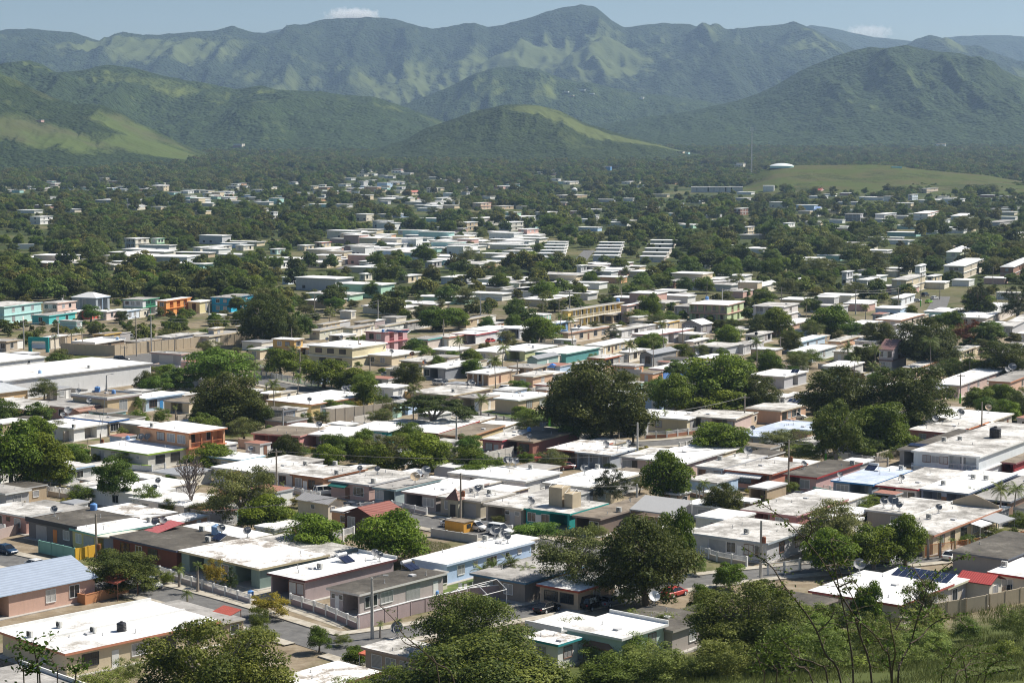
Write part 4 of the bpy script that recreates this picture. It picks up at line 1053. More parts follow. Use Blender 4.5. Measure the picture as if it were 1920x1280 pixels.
# ---- long row in the middle of the street
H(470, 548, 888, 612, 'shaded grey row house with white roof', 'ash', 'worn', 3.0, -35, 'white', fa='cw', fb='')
H(543, 606, 896, 690, 'brown-fronted row house with mottled grey roof', (.34,.20,.12), 'worn', 3.0, -35, (.32,.14,.07), fa='wdwd', fb='')
H(615, 692, 909, 790, 'pink-fronted row house with green awning', (.52,.36,.33), 'worn', 3.0, -35, 'ash', fa='-dW', fb='', awn=[(.08, .50, (.01,.14,.12), 'A')])
H(697, 742, 918, 828, 'blue-grey row house with grey roof', (.36,.44,.46), 'grey', 3.0, -35, (.30,.42,.44), fa='Wc', fb='')
H(752, 818, 929, 918, 'mauve-grey row house with white roof and boundary rails', (.38,.34,.33), 'clean', 3.0, -35, (.40,.30,.27), fa='cW', fb='')
H(820, 902, 940, 968, 'row house with little brown turret and arched door', (.44,.40,.32), 'worn', 3.0, -35, (.58,.54,.47), fa='wdG', fb='')
H(905, 978, 953, 1060, 'cream-grey row house with dark carport', (.56,.50,.44), 'worn', 3.0, -35, 'ivory', fa='csds', fb='')
H(980, 1069, 963, 1142, 'teal-fronted row house with white roof', 'teal', 'worn', 3.0, -35, (.03,.36,.33), fa='wdwc', fb='', doorc='white')
H(1072, 1126, 972, 1255, 'dark brown row house with grey roof', (.20,.155,.13), 'brown', 3.0, -35, (.32,.26,.22), fa='cW', fb='-')
# ---- rows behind it
H(838, 986, 902, 1055, 'wide white-roofed house behind the round mango', 'white', 'clean', 2.9, -34, 'white', fa='ww', fb='w')
H(1016, 1105, 914, 1206, 'bare white-roofed house by the dark conifer', (.42,.42,.42), 'clean', 2.9, -34, 'ivory', fa='wwG', fb='')
H(914, 1000, 828, 1088, 'maroon and beige house with brown roof', (.30,.14,.11), 'brown', 3.0, -32, (.42,.34,.25), fa='wcb', fb='')
H(1024, 1086, 846, 1150, 'house with red eave and stained white roof', (.50,.36,.28), 'patch', 3.0, -32, (.55,.17,.10), fa='wc', fb='')
H(1077, 1146, 853, 1196, 'grey house with arched verandah', (.40,.43,.47), 'patch', 3.0, -32, (.50,.55,.60), fa='ggg', fb='w')
H(1160, 1214, 860, 1275, 'lilac-grey house with orange panel', (.40,.36,.42), 'worn', 3.0, -32, 'ash', fa='Wbw', fb='')
H(1190, 1288, 868, 1361, 'long house with bright white roof and red end', (.55,.42,.38), 'clean', 3.0, -32, 'white', fa='w', fb='w')
H(1302, 1356, 878, 1440, 'blue-grey house with three tall windows and mottled roof', (.47,.49,.54), 'worn', 3.1, -34, (.55,.57,.60), fa='www', fb='', par='')
H(1358, 1448, 889, 1516, 'salmon house with white awning and mottled roof', (.55,.27,.20), 'worn', 3.0, -34, (.45,.15,.09), fa='bbc', fb='', awn=[(.05, .8, 'white', 'A')])
H(1466, 1532, 895, 1618, 'pink house with red eave and black roof', (.55,.37,.36), 'dark', 3.0, -34, (.42,.05,.05), fa='cW-', fb='')
H(1557, 1637, 908, 1712, 'blue-trimmed house with bluish white roof', (.30,.34,.40), 'blue', 3.0, -34, (.05,.25,.58), fa='Wc', fb='')
H(1640, 1721, 917, 1812, 'white house with red trim and red door posts', (.68,.62,.60), 'worn', 3.0, -34, (.45,.05,.06), fa='cdww', fb='')
H(1722, 1816, 925, 1908, 'lavender-blue house with arched doorway', (.28,.31,.42), 'clean', 3.0, -34, (.20,.24,.32), fa='cdc', fb='')
H(1818, 1895, 940, 1990, 'dark-roofed house half hidden by palms', (.25,.17,.13), 'grey', 3.0, -34, 'slate', fa='cc', fb='')
H(1708, 1838, 856, 1990, 'white two-storey house with tall square columns', (.72,.76,.78), 'worn', 5.6, -34, 'white', fa='-/-wwwgg', fb='-/-', st=2)
H(1682, 1738, 846, 1850, 'grey carport house with black stained roof', (.40,.40,.41), 'dark', 3.2, -34, 'ash', fa='c', fb='')
H(1852, 1905, 868, 1990, 'red porch house with faded maroon roof', (.34,.05,.06), 'brown', 3.0, -34, (.30,.14,.15), fa='cc', fb='')
H(1700, 1787, 812, 1830, 'pink-walled house with red eave and weathered roof', (.50,.28,.26), 'worn', 3.0, -33, (.45,.13,.12), fa='ww', fb='')
H(1740, 1817, 803, 1858, 'pink house with orange fascia and grey roof', (.52,.30,.27), 'worn', 3.0, -33, (.65,.26,.12), fa='', fb='ww')
H(1745, 1858, 790, 1902, 'cream house with yellow columns and bright white roof', (.58,.54,.46), 'clean', 3.0, -33, 'ivory', fa='', fb='-cd')
# ---- right front
H(1285, 1440, 1018, 1533, 'light grey house with bluish mottled roof and railed front', (.55,.55,.57), 'worn', 3.1, -36, (.40,.45,.50), fa='GGwdww', fb='wW')
H(1388, 1494, 967, 1592, 'rose house with half white roof', (.45,.22,.21), 'worn', 3.0, -36, (.55,.30,.30), fa='cW', fb='w')
H(1620, 1735, 968, 1800, 'grey mottled-roof house with two dishes', (.40,.36,.33), 'worn', 3.0, -36, 'ash', fa='w', fb='w')
H(1655, 1752, 1003, 1880, 'cream house with long orange eave', (.62,.52,.36), 'worn', 3.1, -36, (.52,.25,.16), fa='', fb='wwbWc', par='L')
H(1430, 1523, 1139, 1572, 'black-roofed house among the hillside scrub', (.45,.40,.36), 'dark', 3.0, -40, (.42,.36,.33), fa='', fb='w', pipes=False)
H(1486, 1508, 1144, 1524, 'small white porch with pink fascia', 'white', 'clean', 2.6, -40, (.55,.28,.32), fa='', fb='w', pipes=False)
H(1515, 1690, 1134, 1790, 'long white-roofed house with red eave corner', (.60,.55,.50), 'clean', 3.0, -38, (.45,.12,.10), fa='w', fb='ww')
H(1635, 1778, 1102, 1828, 'white-roofed house with solar panels and cream fascia', (.56,.50,.42), 'clean', 3.1, -38, (.60,.60,.44), fa='w', fb='wd')
H(1790, 1858, 1094, 1886, 'cream hut with red tiled gable roof', 'ivory', 'tilered', 3.0, -38, 'maroon', fa='', fb='w', gable='x')
H(1850, 1925, 1082, 1990, 'right-edge house with white roof and red eave', 'ivory', 'clean', 3.0, -38, (.50,.06,.05), fa='w', fb='w')
H(1780, 1890, 1048, 1990, 'low house with black roof above the white roof', (.40,.38,.36), 'dark', 2.9, -38, 'slate', fa='', fb='')
# ---- houses hidden between, centre front
H(640, 700, 968, 760, 'brown wooden house with rust-red gable roof', (.10,.05,.04), (.26,.075,.05), 3.4, -38, 'maroon', fa='wdw', fb='w', gable='y')
H(552, 615, 944, 650, 'cream house with pale gable wall behind the mango', (.70,.62,.50), 'grey', 3.2, -40, 'ivory', fa='s', fb='sd', gable='x')
H(770, 838, 1058, 1003, 'powder blue house with wide white roof', (.46,.60,.84), 'clean', 3.0, -38, (.55,.66,.82), fa='', fb='wsWss')
H(880, 985, 1092, 1110, 'grey-roofed house behind the fan palms', (.30,.26,.23), 'grey', 3.0, -38, (.10,.20,.30), fa='ww', fb='w')
H(1005, 1085, 1108, 1160, 'small arched house with red eave and white roof', (.55,.42,.30), 'clean', 2.9, -38, (.42,.10,.06), fa='bb', fb='w')
# ---- next band up, centre-left
H(566, 652, 818, 742, 'white-fronted terrace house with open carport', 'white', 'clean', 3.0, -22, 'white', fa='cWddw', fb='', lens=(None, 13))
H(652, 728, 808, 800, 'terrace house with teal wall panels', (.03,.30,.32), 'clean', 3.0, -22, 'white', fa='W-dWd', fb='', lens=(None, 13), doorc='white')
H(470, 563, 817, 640, 'pink porch house with grey roof', (.55,.27,.25), 'brown', 3.0, -22, (.58,.30,.27), fa='ccc', fb='', lens=(None, 12))
H(747, 822, 812, 900, 'white-roofed house with red trim and cream side', (.62,.50,.36), 'clean', 3.0, -24, (.40,.08,.07), fa='w', fb='-')
H(820, 880, 818, 948, 'brown-roofed house with yellow porch posts', (.60,.50,.30), 'brown', 3.0, -24, (.60,.34,.20), fa='wccc', fb='')
H(900, 942, 826, 1000, 'maroon-based house with white roof edge', (.55,.30,.28), 'worn', 3.0, -24, (.40,.05,.07), fa='wd', fb='')
H(498, 584, 758, 705, 'long yellow house with orange-edged white roof', (.66,.52,.26), 'clean', 3.0, -36, (.62,.33,.20), fa='', fb='w-WW')
H(487, 532, 770, 558, 'blue-grey house with black roof and glazed porch', (.28,.33,.40), 'dark', 3.0, -34, 'slate', fa='WW', fb='W')
H(482, 505, 738, 531, 'cream carport with white roof by the street bend', (.66,.56,.36), 'clean', 3.0, -30, 'ivory', fa='cc', fb='c')
H(690, 738, 727, 768, 'low white-roofed house behind the street trees', 'white', 'clean', 3.0, -30, 'white', fa='w', fb='w')
H(766, 850, 741, 924, 'house with mottled grey roof and cream edge', (.64,.50,.36), 'worn', 3.0, -32, 'cream', fa='w', fb='w')
H(858, 902, 747, 938, 'cream-walled house with beige roof', (.68,.58,.44), 'grey', 3.0, -34, 'beige', fa='cd', fb='d')
H(924, 972, 750, 1042, 'tan corner house with bright white roof on a lawn', (.60,.46,.32), 'clean', 3.2, -36, 'white', fa='', fb='WW')
H(790, 836, 690, 902, 'slate house with plain white roof', (.26,.28,.31), 'clean', 3.2, -30, 'white', fa='WcG', fb='')
H(872, 917, 701, 962, 'peach house with white arcade', (.66,.48,.34), 'clean', 3.0, -30, 'white', fa='gggg', fb='d')
H(960, 1000, 706, 1040, 'brown-roofed house with peach wall', (.60,.42,.30), 'worn', 3.0, -30, 'ivory', fa='w', fb='w')
H(748, 792, 678, 842, 'house with open white porch and cream side', (.62,.54,.38), 'worn', 3.0, -30, 'ivory', fa='cWd', fb='s')
H(658, 735, 667, 790, 'cream house with wide white roof and two grey dishes', 'cream', 'clean', 3.0, -30, 'white', fa='www', fb='s')
H(576, 661, 652, 727, 'maroon and cream two-storey block', (.66,.58,.38), 'clean', 5.6, -30, 'white', fa='bb/bbb', fb='-/-', st=2)
H(682, 722, 623, 767, 'two-storey house with pink balconies', (.62,.40,.40), 'worn', 6.2, -30, (.55,.20,.22), fa='ww/ww', fb='gg/gg', st=2)
H(508, 552, 637, 571, 'orange-yellow two-storey house with small windows', (.66,.42,.16), 'clean', 5.6, -26, 'beige', fa='WW/ww', fb='w/W', st=2)
H(540, 582, 652, 627, 'orange porch house with tan roof', (.64,.42,.16), 'worn', 3.0, -26, (.50,.30,.12), fa='ccw', fb='c')
H(462, 488, 655, 545, 'low pale house with mint eave', 'cream', 'worn', 3.0, -26, 'mint', fa='w', fb='w')
H(770, 803, 636, 830, 'house with turquoise eave and patio', (.62,.54,.48), 'grey', 3.0, -28, (.10,.46,.46), fa='cw', fb='')
H(808, 842, 632, 870, 'ivory house with rust eave and white doors', 'ivory', 'worn', 3.0, -28, (.50,.16,.10), fa='dwd', fb='')
H(845, 893, 627, 935, 'white house with bright red door', (.70,.70,.70), 'clean', 3.0, -28, (.50,.05,.06), fa='wdcc', fb='', doorc='red')
H(868, 915, 620, 962, 'white house with long shaded verandah', 'white', 'clean', 3.2, -28, 'white', fa='Wwcc', fb='')
H(940, 975, 616, 1000, 'grey house with white roof beside the verandah', 'ash', 'clean', 3.2, -28, 'white', fa='wc', fb='w')
H(880, 930, 660, 985, 'low house with white slab roof near the coconut palm', 'ivory', 'clean', 2.9, -28, 'white', fa='w', fb='w')
H(805, 850, 657, 880, 'low bare white roof house across the street', 'ivory', 'clean', 2.8, -28, 'white', fa='w', fb='w')
# ---- right-hand middle band
H(1052, 1066, 624, 1147, 'cream row house with dark carport and palms', (.64,.54,.42), 'worn', 3.2, -32, (.64,.36,.24), fa='', fb='dWdWW')
H(1140, 1156, 619, 1216, 'white row house with blue windows', (.72,.72,.72), 'worn', 3.2, -32, 'white', fa='', fb='wdWWW')
H(1182, 1226, 628, 1294, 'grey-white house with maroon-trimmed white roof', (.62,.60,.60), 'clean', 3.4, -34, (.40,.16,.15), fa='ww', fb='c')
H(1275, 1315, 608, 1338, 'grey cottage with white gabled roof', (.34,.33,.35), 'white', 3.4, -34, 'white', fa='ww', fb='W-', gable='y')
H(925, 985, 658, 1046, 'lime-edged house with white roof', (.55,.58,.32), 'clean', 3.0, -30, 'white', fa='wc', fb='--')
H(1000, 1062, 663, 1126, 'teal-edged house with long white roof', (.10,.30,.30), 'clean', 3.0, -30, (.30,.50,.46), fa='www', fb='-')
H(985, 1008, 672, 1050, 'pale teal shed with grey metal gable roof', (.34,.48,.46), (.30,.31,.33), 3.2, -30, 'slate', fa='', fb='d', gable='y')
H(1196, 1224, 664, 1271, 'unpainted grey board house with metal roof', (.30,.30,.31), (.30,.31,.33), 3.6, -32, 'slate', fa='dw', fb='', gable='y')
H(1215, 1245, 692, 1316, 'bright blue house with pink-white roof', (.12,.26,.62), 'clean', 3.0, -32, 'pink', fa='w', fb='w')
H(1300, 1352, 651, 1392, 'grey-white house with square porch', (.56,.58,.61), 'worn', 3.2, -34, 'white', fa='WcW', fb='-')
H(1302, 1340, 672, 1376, 'small house with orange end wall', (.70,.42,.10), 'clean', 2.8, -32, 'ivory', fa='w', fb='-')
H(1052, 1066, 582, 1171, 'yellow two-storey motel with white railed gallery', (.72,.52,.16), 'grey', 6.4, -30, 'ivory', fa='-/-', fb='ggggggggg/ggggggggg', st=2, cat='motel', name='motel', pipes=False)
H(1165, 1176, 573, 1218, 'pink and white two-storey building with orange roof strip', (.68,.52,.48), 'clean', 6.0, -28, (.60,.30,.22), fa='-/-', fb='www/wwww', st=2)
H(1290, 1365, 572, 1397, 'green two-storey house with wide verandahs', (.50,.60,.36), 'clean', 6.2, -24, (.66,.42,.36), fa='gggg/ggggg', fb='gg/gg', st=2)
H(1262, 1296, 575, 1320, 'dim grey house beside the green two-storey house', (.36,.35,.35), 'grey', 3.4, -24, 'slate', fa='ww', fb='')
H(1410, 1470, 575, 1499, 'pale two-storey house with white balusters', (.66,.62,.60), 'worn', 6.0, -26, 'white', fa='gww/ggg', fb='g/g', st=2)
H(1022, 1040, 606, 1068, 'blue and white workshop with flat roof', (.20,.34,.56), 'clean', 3.4, -30, 'sky', fa='', fb='bb')
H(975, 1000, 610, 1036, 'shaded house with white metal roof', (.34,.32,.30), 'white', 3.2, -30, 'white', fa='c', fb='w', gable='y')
H(1585, 1620, 608, 1650, 'white house with tall side wall', (.74,.75,.76), 'clean', 3.4, -30, 'white', fa='w', fb='-')
H(1640, 1690, 600, 1735, 'long white-roofed house with orange corner', (.70,.60,.52), 'clean', 3.2, -28, (.55,.26,.15), fa='ww', fb='w')
H(1440, 1475, 610, 1530, 'white-roofed house with peach wall at the round mango', (.64,.44,.34), 'clean', 3.2, -28, 'white', fa='ww', fb='w')
H(1660, 1690, 632, 1712, 'plain white house among dark trees', (.68,.68,.68), 'clean', 3.2, -30, 'white', fa='w', fb='-')
H(1645, 1675, 655, 1703, 'grey two-storey house with brown roof', (.50,.46,.48), (.20,.10,.09), 6.0, -28, 'brown', fa='ww/www', fb='-/g', st=2, gable='x')
H(1472, 1500, 642, 1550, 'sky blue house with white roof', (.50,.62,.74), 'clean', 3.0, -28, (.35,.55,.66), fa='w', fb='ww')
H(1550, 1575, 640, 1612, 'small peach house with patched roof', (.68,.44,.30), 'worn', 3.0, -28, 'cream', fa='w', fb='w')
H(1478, 1525, 660, 1570, 'white slab-roofed house beside the coconut palm', (.55,.60,.62), 'clean', 3.0, -28, 'white', fa='w', fb='w')
H(1540, 1590, 688, 1622, 'bare white-roofed house above the dark trees', (.60,.60,.58), 'clean', 2.9, -28, 'white', fa='w', fb='')
H(1405, 1472, 706, 1516, 'grey-sided house with tilted solar panel', (.50,.50,.52), 'clean', 3.2, -32, 'white', fa='-', fb='c')
H(1395, 1465, 770, 1515, 'peach house with cluttered white roof', (.62,.40,.28), 'worn', 3.1, -33, 'ivory', fa='', fb='bwWw-')
H(1205, 1290, 786, 1300, 'cream terrace house with yellow carport posts', (.62,.54,.38), 'clean', 3.1, -26, 'white', fa='w', fb='Wc', lens=(14, 12))
H(1280, 1380, 785, 1396, 'pinkish terrace house with patched roof', (.58,.46,.42), 'worn', 3.1, -26, 'ivory', fa='cwdcw', fb='', lens=(None, 12))
H(1375, 1432, 819, 1530, 'blue-grey house with bluish roof by the street', (.44,.47,.52), 'blue', 3.0, -33, 'sky', fa='w', fb='')
H(1440, 1516, 806, 1540, 'low brown-ended house with blue-white roof', (.45,.30,.22), 'blue', 3.0, -33, 'sky', fa='w', fb='-')
H(1745, 1800, 722, 1890, 'white-roofed house with pink end wall', (.60,.46,.42), 'clean', 3.1, -30, 'white', fa='w', fb='wwww')
H(1850, 1895, 716, 1990, 'peach house with orange fascia at the right edge', (.62,.42,.32), 'grey', 3.2, -30, (.58,.27,.16), fa='w', fb='www')
H(1790, 1850, 596, 1925, 'long low white-roofed house at the right edge', (.62,.56,.50), 'clean', 3.2, -24, 'white', fa='ww', fb='w')
H(1870, 1900, 612, 1960, 'grey-walled house with white water tank roof', (.50,.50,.52), 'worn', 3.2, -24, 'ash', fa='ww', fb='w')
H(1730, 1790, 770, 1800, 'cream-roofed shed behind the dark trees', (.60,.55,.42), 'clean', 2.8, -30, 'ivory', fa='', fb='w')
H(1240, 1275, 757, 1302, 'grey shed roof between the big trees', (.50,.52,.55), 'clean', 3.0, -30, 'ash', fa='', fb='')
# ---- left band across the avenue
H(-60, 8, 575, 80, 'pale aqua two-storey house', (.46,.68,.66), 'worn', 6.2, -22, 'aqua', fa='ww/ww', fb='wdw/www', st=2)
H(78, 108, 568, 145, 'pale pink two-storey house with tan roof', (.70,.52,.45), 'worn', 5.8, -22, (.66,.48,.40), fa='ww/www', fb='w/ww', st=2)
H(132, 180, 558, 208, 'grey-blue house with white hip roof', (.34,.38,.42), 'white', 5.0, -22, 'sky', fa='ww-', fb='gg', gable='hip')
H(57, 92, 592, 144, 'low turquoise house with pale roof', (.10,.50,.50), 'grey', 3.2, -22, (.10,.52,.52), fa='w', fb='ww')
H(150, 170, 584, 187, 'little red-gabled house with white roof', (.60,.12,.10), 'white', 3.0, -22, 'pink', fa='w', fb='d', gable='y')
H(112, 130, 586, 168, 'cream house beside the red gable', 'cream', 'clean', 3.0, -22, 'white', fa='w', fb='w')
H(186, 200, 584, 235, 'peach and white low house', (.72,.58,.52), 'clean', 3.2, -22, 'white', fa='w', fb='ww')
H(228, 236, 583, 264, 'low white house with blue end', (.62,.68,.76), 'clean', 3.2, -22, 'sky', fa='w', fb='ww')
H(227, 268, 562, 300, 'white and green two-storey house with balcony', (.66,.68,.70), 'grey', 5.8, -20, (.08,.34,.20), fa='ww/www', fb='gg/gg', st=2)
H(292, 312, 564, 360, 'orange two-storey house with railed balcony', (.70,.32,.10), 'clean', 5.8, -20, (.66,.26,.08), fa='w/w', fb='ggg/ggg', st=2)
H(350, 375, 566, 402, 'cream house with two white roof levels', (.66,.58,.34), 'clean', 4.4, -20, 'ivory', fa='w', fb='w')
H(394, 434, 558, 478, 'bright blue two-storey house', (.03,.40,.62), 'grey', 5.6, -20, (.20,.34,.46), fa='ww/ww', fb='w/ww', st=2)
H(-30, 12, 640, 36, 'tan house with row of dark windows', (.42,.36,.29), 'grey', 3.2, -22, 'tan', fa='wwww', fb='w')
H(80, 95, 632, 128, 'white-roofed gas station canopy building', (.64,.58,.48), 'clean', 3.6, -22, 'white', fa='c', fb='cc')
H(134, 178, 644, 236, 'brown-walled house with bright white parapet roof', (.30,.22,.15), 'clean', 3.2, -24, 'white', fa='wwww', fb='w', par='ALK')
H(172, 196, 627, 228, 'tan house with yellow eave', (.60,.46,.26), 'brown', 3.6, -24, (.72,.50,.14), fa='c', fb='w')
H(280, 340, 664, 358, 'grey row of garages with white roof', (.46,.44,.46), 'grey', 3.4, -30, 'pink', fa='GGGG', fb='w')
H(232, 262, 641, 304, 'low house with plain grey roof', (.46,.42,.36), 'grey', 3.0, -24, 'tan', fa='w', fb='w')
H(290, 318, 632, 365, 'low white block house behind the curved wall', (.58,.60,.66), 'worn', 3.2, -24, 'ash', fa='w', fb='wd')
H(360, 392, 631, 456, 'cream block house with three small windows', (.66,.62,.50), 'grey', 3.2, -24, 'cream', fa='ww', fb='www')
H(388, 402, 616, 422, 'tan two-storey fragment with dark openings', (.62,.54,.40), 'worn', 5.0, -24, 'cream', fa='w/w', fb='d/w', st=2)
H(440, 462, 612, 478, 'small pale house with cream parapet', (.62,.52,.42), 'worn', 3.4, -24, 'cream', fa='w', fb='w')
for i, (a, b, y, c, w, rf) in enumerate([(577, 600, 620, 644, 'pale', 'grey'), (640, 662, 615, 697, 'ivory', 'grey'), (715, 722, 611, 760, 'white', 'worn'), (756, 765, 604, 796, 'grey', 'grey'), (596, 606, 608, 640, 'cream', 'grey'), (668, 676, 604, 705, 'bare', 'grey'), (860, 875, 599, 920, 'tan', 'grey')]):
    H(a, b, y, c, ['roofless pale ruin with square window holes', 'ivory shell house with dark window holes', 'white shell house in a weedy lot', 'grey shell house beside the round trees', 'low cream shell behind the others', 'bare concrete shell in the back row', 'tan shell house near the tall pole'][i], dict(pale=(.58,.56,.46), bare=(.48,.46,.42)).get(w, w), rf, 3.0, -24, 'tan' if i % 2 else 'cream', fa='s', fb='sds', pipes=False)
for a, b, y, c, lab, w, rf, tr in [(1000, 1012, 650, 1030, 'narrow white-roofed house by the green crowns', 'ivory', 'clean', 'white'), (1095, 1130, 648, 1190, 'low white roofs behind the teal-edged house', 'cream', 'clean', 'white'), (1100, 1135, 672, 1165, 'rust-edged low house before the pale shed', (.5,.25,.15), 'worn', (.5,.15,.08)), (1160, 1180, 660, 1205, 'pale low house by the coconut palm', 'ivory', 'clean', 'white'), (1395, 1420, 628, 1450, 'pale grey house left of the round mango', 'ash', 'worn', 'white'), (1370, 1395, 646, 1420, 'half hidden grey-roofed house', 'ash', 'grey', 'ash'),
   (1345, 1380, 622, 1420, 'low house with weathered white roof', 'cream', 'worn', 'ivory'), (1290, 1300, 640, 1330, 'small white-roofed annex right of the cottage', 'ivory', 'clean', 'white'), (1225, 1250, 605, 1275, 'low yellow-edged house under the pink building', 'cream', 'worn', 'gold'), (1130, 1150, 590, 1180, 'shaded low house under the motel', 'tan', 'worn', 'tan'), (1560, 1600, 660, 1640, 'pale-walled house with stained roof', 'ivory', 'worn', 'ivory'),
   (1600, 1640, 640, 1672, 'low white house with grey patch', 'white', 'worn', 'white'), (950, 1000, 690, 1030, 'tan-roofed low house left of the enormous ficus', 'beige', 'grey', 'beige'), (1000, 1030, 722, 1046, 'house with red-trimmed white porch', 'white', 'worn', (.5,.12,.1)), (1850, 1880, 660, 1925, 'shaded house among right-edge trees', 'ash', 'worn', 'ash'), (1690, 1720, 690, 1760, 'cream house below the brown-roofed one', (.66,.5,.36), 'worn', 'peach'), (1760, 1800, 660, 1830, 'house with pale roof behind the crowns', 'cream', 'worn', 'cream')]:
    H(a, b, y, c, lab, w, rf, 3.0, -28, tr, near=True)
NEAR_N = len(HOUSES)
# ------------------------------------------------------------------ trees standing among the houses
T = tree
T('mango', -40, 775, 85, 922, 'huge rounded mango tree at the left edge'); T('mango', 20, 800, 138, 918, 'rounded mango tree right of the huge one at the left edge'); T('bright', 85, 868, 138, 915, 'small round tree at the foot of the left-edge mangos')
T('ficus', 362, 688, 492, 806, 'dark massive ficus tree behind the orange two-storey house'); T('bright', 340, 643, 472, 735, 'wide bright green tree beyond the dark ficus'); T('ficus', 252, 690, 300, 745); T('tall', 300, 683, 365, 742); T('bright', 262, 700, 320, 748)
T('mango', 493, 647, 560, 706); T('mango', 563, 667, 650, 728); T('mango', 628, 684, 700, 734, group=None); T('shrub', 662, 690, 705, 742)
T('ficus', 448, 544, 545, 648, 'very tall dark tree standing beyond the avenue'); T('tall', 535, 580, 588, 640); T('ficus', 480, 590, 560, 645)
T('mango', 788, 570, 860, 620, 'broad mango tree at the weedy lot'); T('mango', 840, 574, 880, 618); T('mango', 978, 588, 1050, 645, 'dark rounded tree behind the lime-edged house')
T('ficus', 1026, 662, 1214, 832, 'enormous dark ficus tree in the middle of the town', rz=1.0); T('ficus', 1024, 690, 1100, 812, rz=2.2); T('bright', 1040, 768, 1124, 832, 'feathery bright green tree in front of the enormous ficus'); T('ficus', 1160, 740, 1215, 830)
T('flat', 742, 734, 878, 812, 'wide flat-topped flamboyant tree beside the street'); T('mango', 742, 804, 845, 890, 'big rounded mango tree behind the mottled row roofs'); T('olive', 684, 808, 770, 890)
T('mango', 448, 918, 548, 1000, 'rounded mango tree left of the pale gable wall'); T('mango', 530, 955, 640, 1040, 'rounded mango tree below the pale gable wall'); T('mango', 664, 944, 795, 1062, 'bright crowned mango tree hiding the rust-red gable'); T('olive', 385, 862, 515, 990, 'dark olive spreading tree behind the stained white roof'); T('olive', 470, 985, 560, 1018)
T('tall', 180, 845, 255, 950, 'thin leafy sapling between white roofs'); T('shrub', 245, 903, 305, 962); T('shrub', 296, 930, 340, 975); T('shrub', 122, 905, 180, 945); T('olive', 345, 935, 420, 975); T('shrub', 100, 935, 150, 955)
T('mango', 1296, 784, 1404, 858, 'round mango tree right beside the curving street'); T('mango', 1200, 834, 1296, 945, 'dark bushy tree rising over the stained roofs'); T('pine', 1105, 862, 1184, 945, 'dark spiky conifer left of the bushy tree'); T('ficus', 1322, 898, 1395, 972); T('bright', 1375, 800, 1405, 850)
T('ficus', 1126, 946, 1296, 1135, 'massive olive brown tree by the red car', rz=.5); T('mango', 1235, 935, 1300, 1085); T('bright', 1285, 1035, 1322, 1078); T('olive', 1008, 976, 1155, 1120, 'thin olive tree with bare leaning trunk'); T('bright', 958, 972, 1052, 1022)
T('mango', 1500, 980, 1605, 1075, 'dark round tree left of the cream fascia house'); T('olive', 1500, 928, 1625, 1040, 'grey-green feathery tree behind the dark round tree'); T('mango', 1590, 975, 1685, 1068); T('mango', 1655, 950, 1738, 1062, 'dark leafy tree beside the long orange eave'); T('mango', 1598, 1076, 1656, 1188); T('olive', 1690, 1072, 1772, 1192, 'sparse thin tree in front of the solar panels')
T('tall', 1518, 738, 1618, 872, 'tall irregular tree on the dry lot'); T('mango', 1600, 742, 1705, 848); T('ficus', 1506, 676, 1645, 805, 'broad dark tree above the dry lot'); T('ficus', 1635, 676, 1775, 812, 'broad dark tree with ragged right side'); T('mango', 1608, 790, 1708, 850)
T('mango', 1276, 655, 1405, 772, 'large lobed mango tree right of the enormous ficus'); T('mango', 1225, 692, 1305, 782); T('mango', 1325, 655, 1412, 745); T('ficus', 1375, 696, 1458, 775); T('bright', 1208, 700, 1260, 768); T('mango', 1290, 715, 1400, 778)
T('mango', 1518, 566, 1596, 632, 'perfectly round bright mango tree'); T('mango', 1425, 570, 1485, 630); T('ficus', 1400, 585, 1445, 632); T('pine', 1128, 607, 1168, 642, 'small pointed tree before the white row house'); T('mango', 1195, 620, 1252, 660, 'low spreading tree before the maroon-trimmed roof'); T('mango', 1190, 630, 1235, 662)
T('ficus', 1675, 588, 1795, 690, 'dark wide tree mass behind the brown-roofed house'); T('ficus', 1620, 600, 1680, 655); T('red', 1785, 595, 1838, 655, 'reddish almond tree at the dark tree mass'); T('tall', 1820, 598, 1880, 660); T('pine', 1800, 520, 1870, 600, 'dark feathery casuarina near the right edge'); T('pine', 1868, 520, 1945, 604, 'tallest casuarina at the right edge'); T('mango', 1805, 545, 1862, 598)
T('ficus', 1838, 635, 1935, 712, 'dark crowned tree at the right edge'); T('mango', 1800, 668, 1850, 706); T('mango', 1808, 722, 1862, 772); T('mango', 1858, 715, 1912, 768); T('ficus', 1878, 730, 1945, 790); T('tall', 1608, 640, 1655, 690); T('olive', 1695, 622, 1795, 695)
T('red', 1590, 690, 1620, 720); T('bright', 1755, 690, 1785, 712); T('mango', 1420, 655, 1470, 705); T('shrub', 1480, 650, 1540, 690); T('mango', 1432, 655, 1450, 690)
T('bright', 755, 630, 800, 672); T('shrub', 770, 645, 815, 675); T('mango', 835, 655, 862, 680); T('mango', 862, 650, 905, 690); T('shrub', 905, 668, 940, 690); T('shrub', 760, 690, 785, 712)
T('shrub', 1340, 610, 1400, 640); T('mango', 1255, 640, 1300, 675); T('mango', 1270, 580, 1290, 602); T('shrub', 1165, 578, 1220, 605); T('shrub', 1220, 585, 1275, 612); T('ficus', 1340, 598, 1400, 618)
T('tall', 945, 555, 985, 600); T('mango', 960, 585, 985, 610); T('mango', 1195, 545, 1240, 600); T('ficus', 1020, 560, 1060, 585)
T('bright', 110, 826, 170, 862); T('red', 144, 838, 168, 858); T('shrub', 168, 848, 190, 868); T('mango', 350, 828, 440, 880, 'low green tree behind the dead one'); T('shrub', 200, 845, 250, 875)
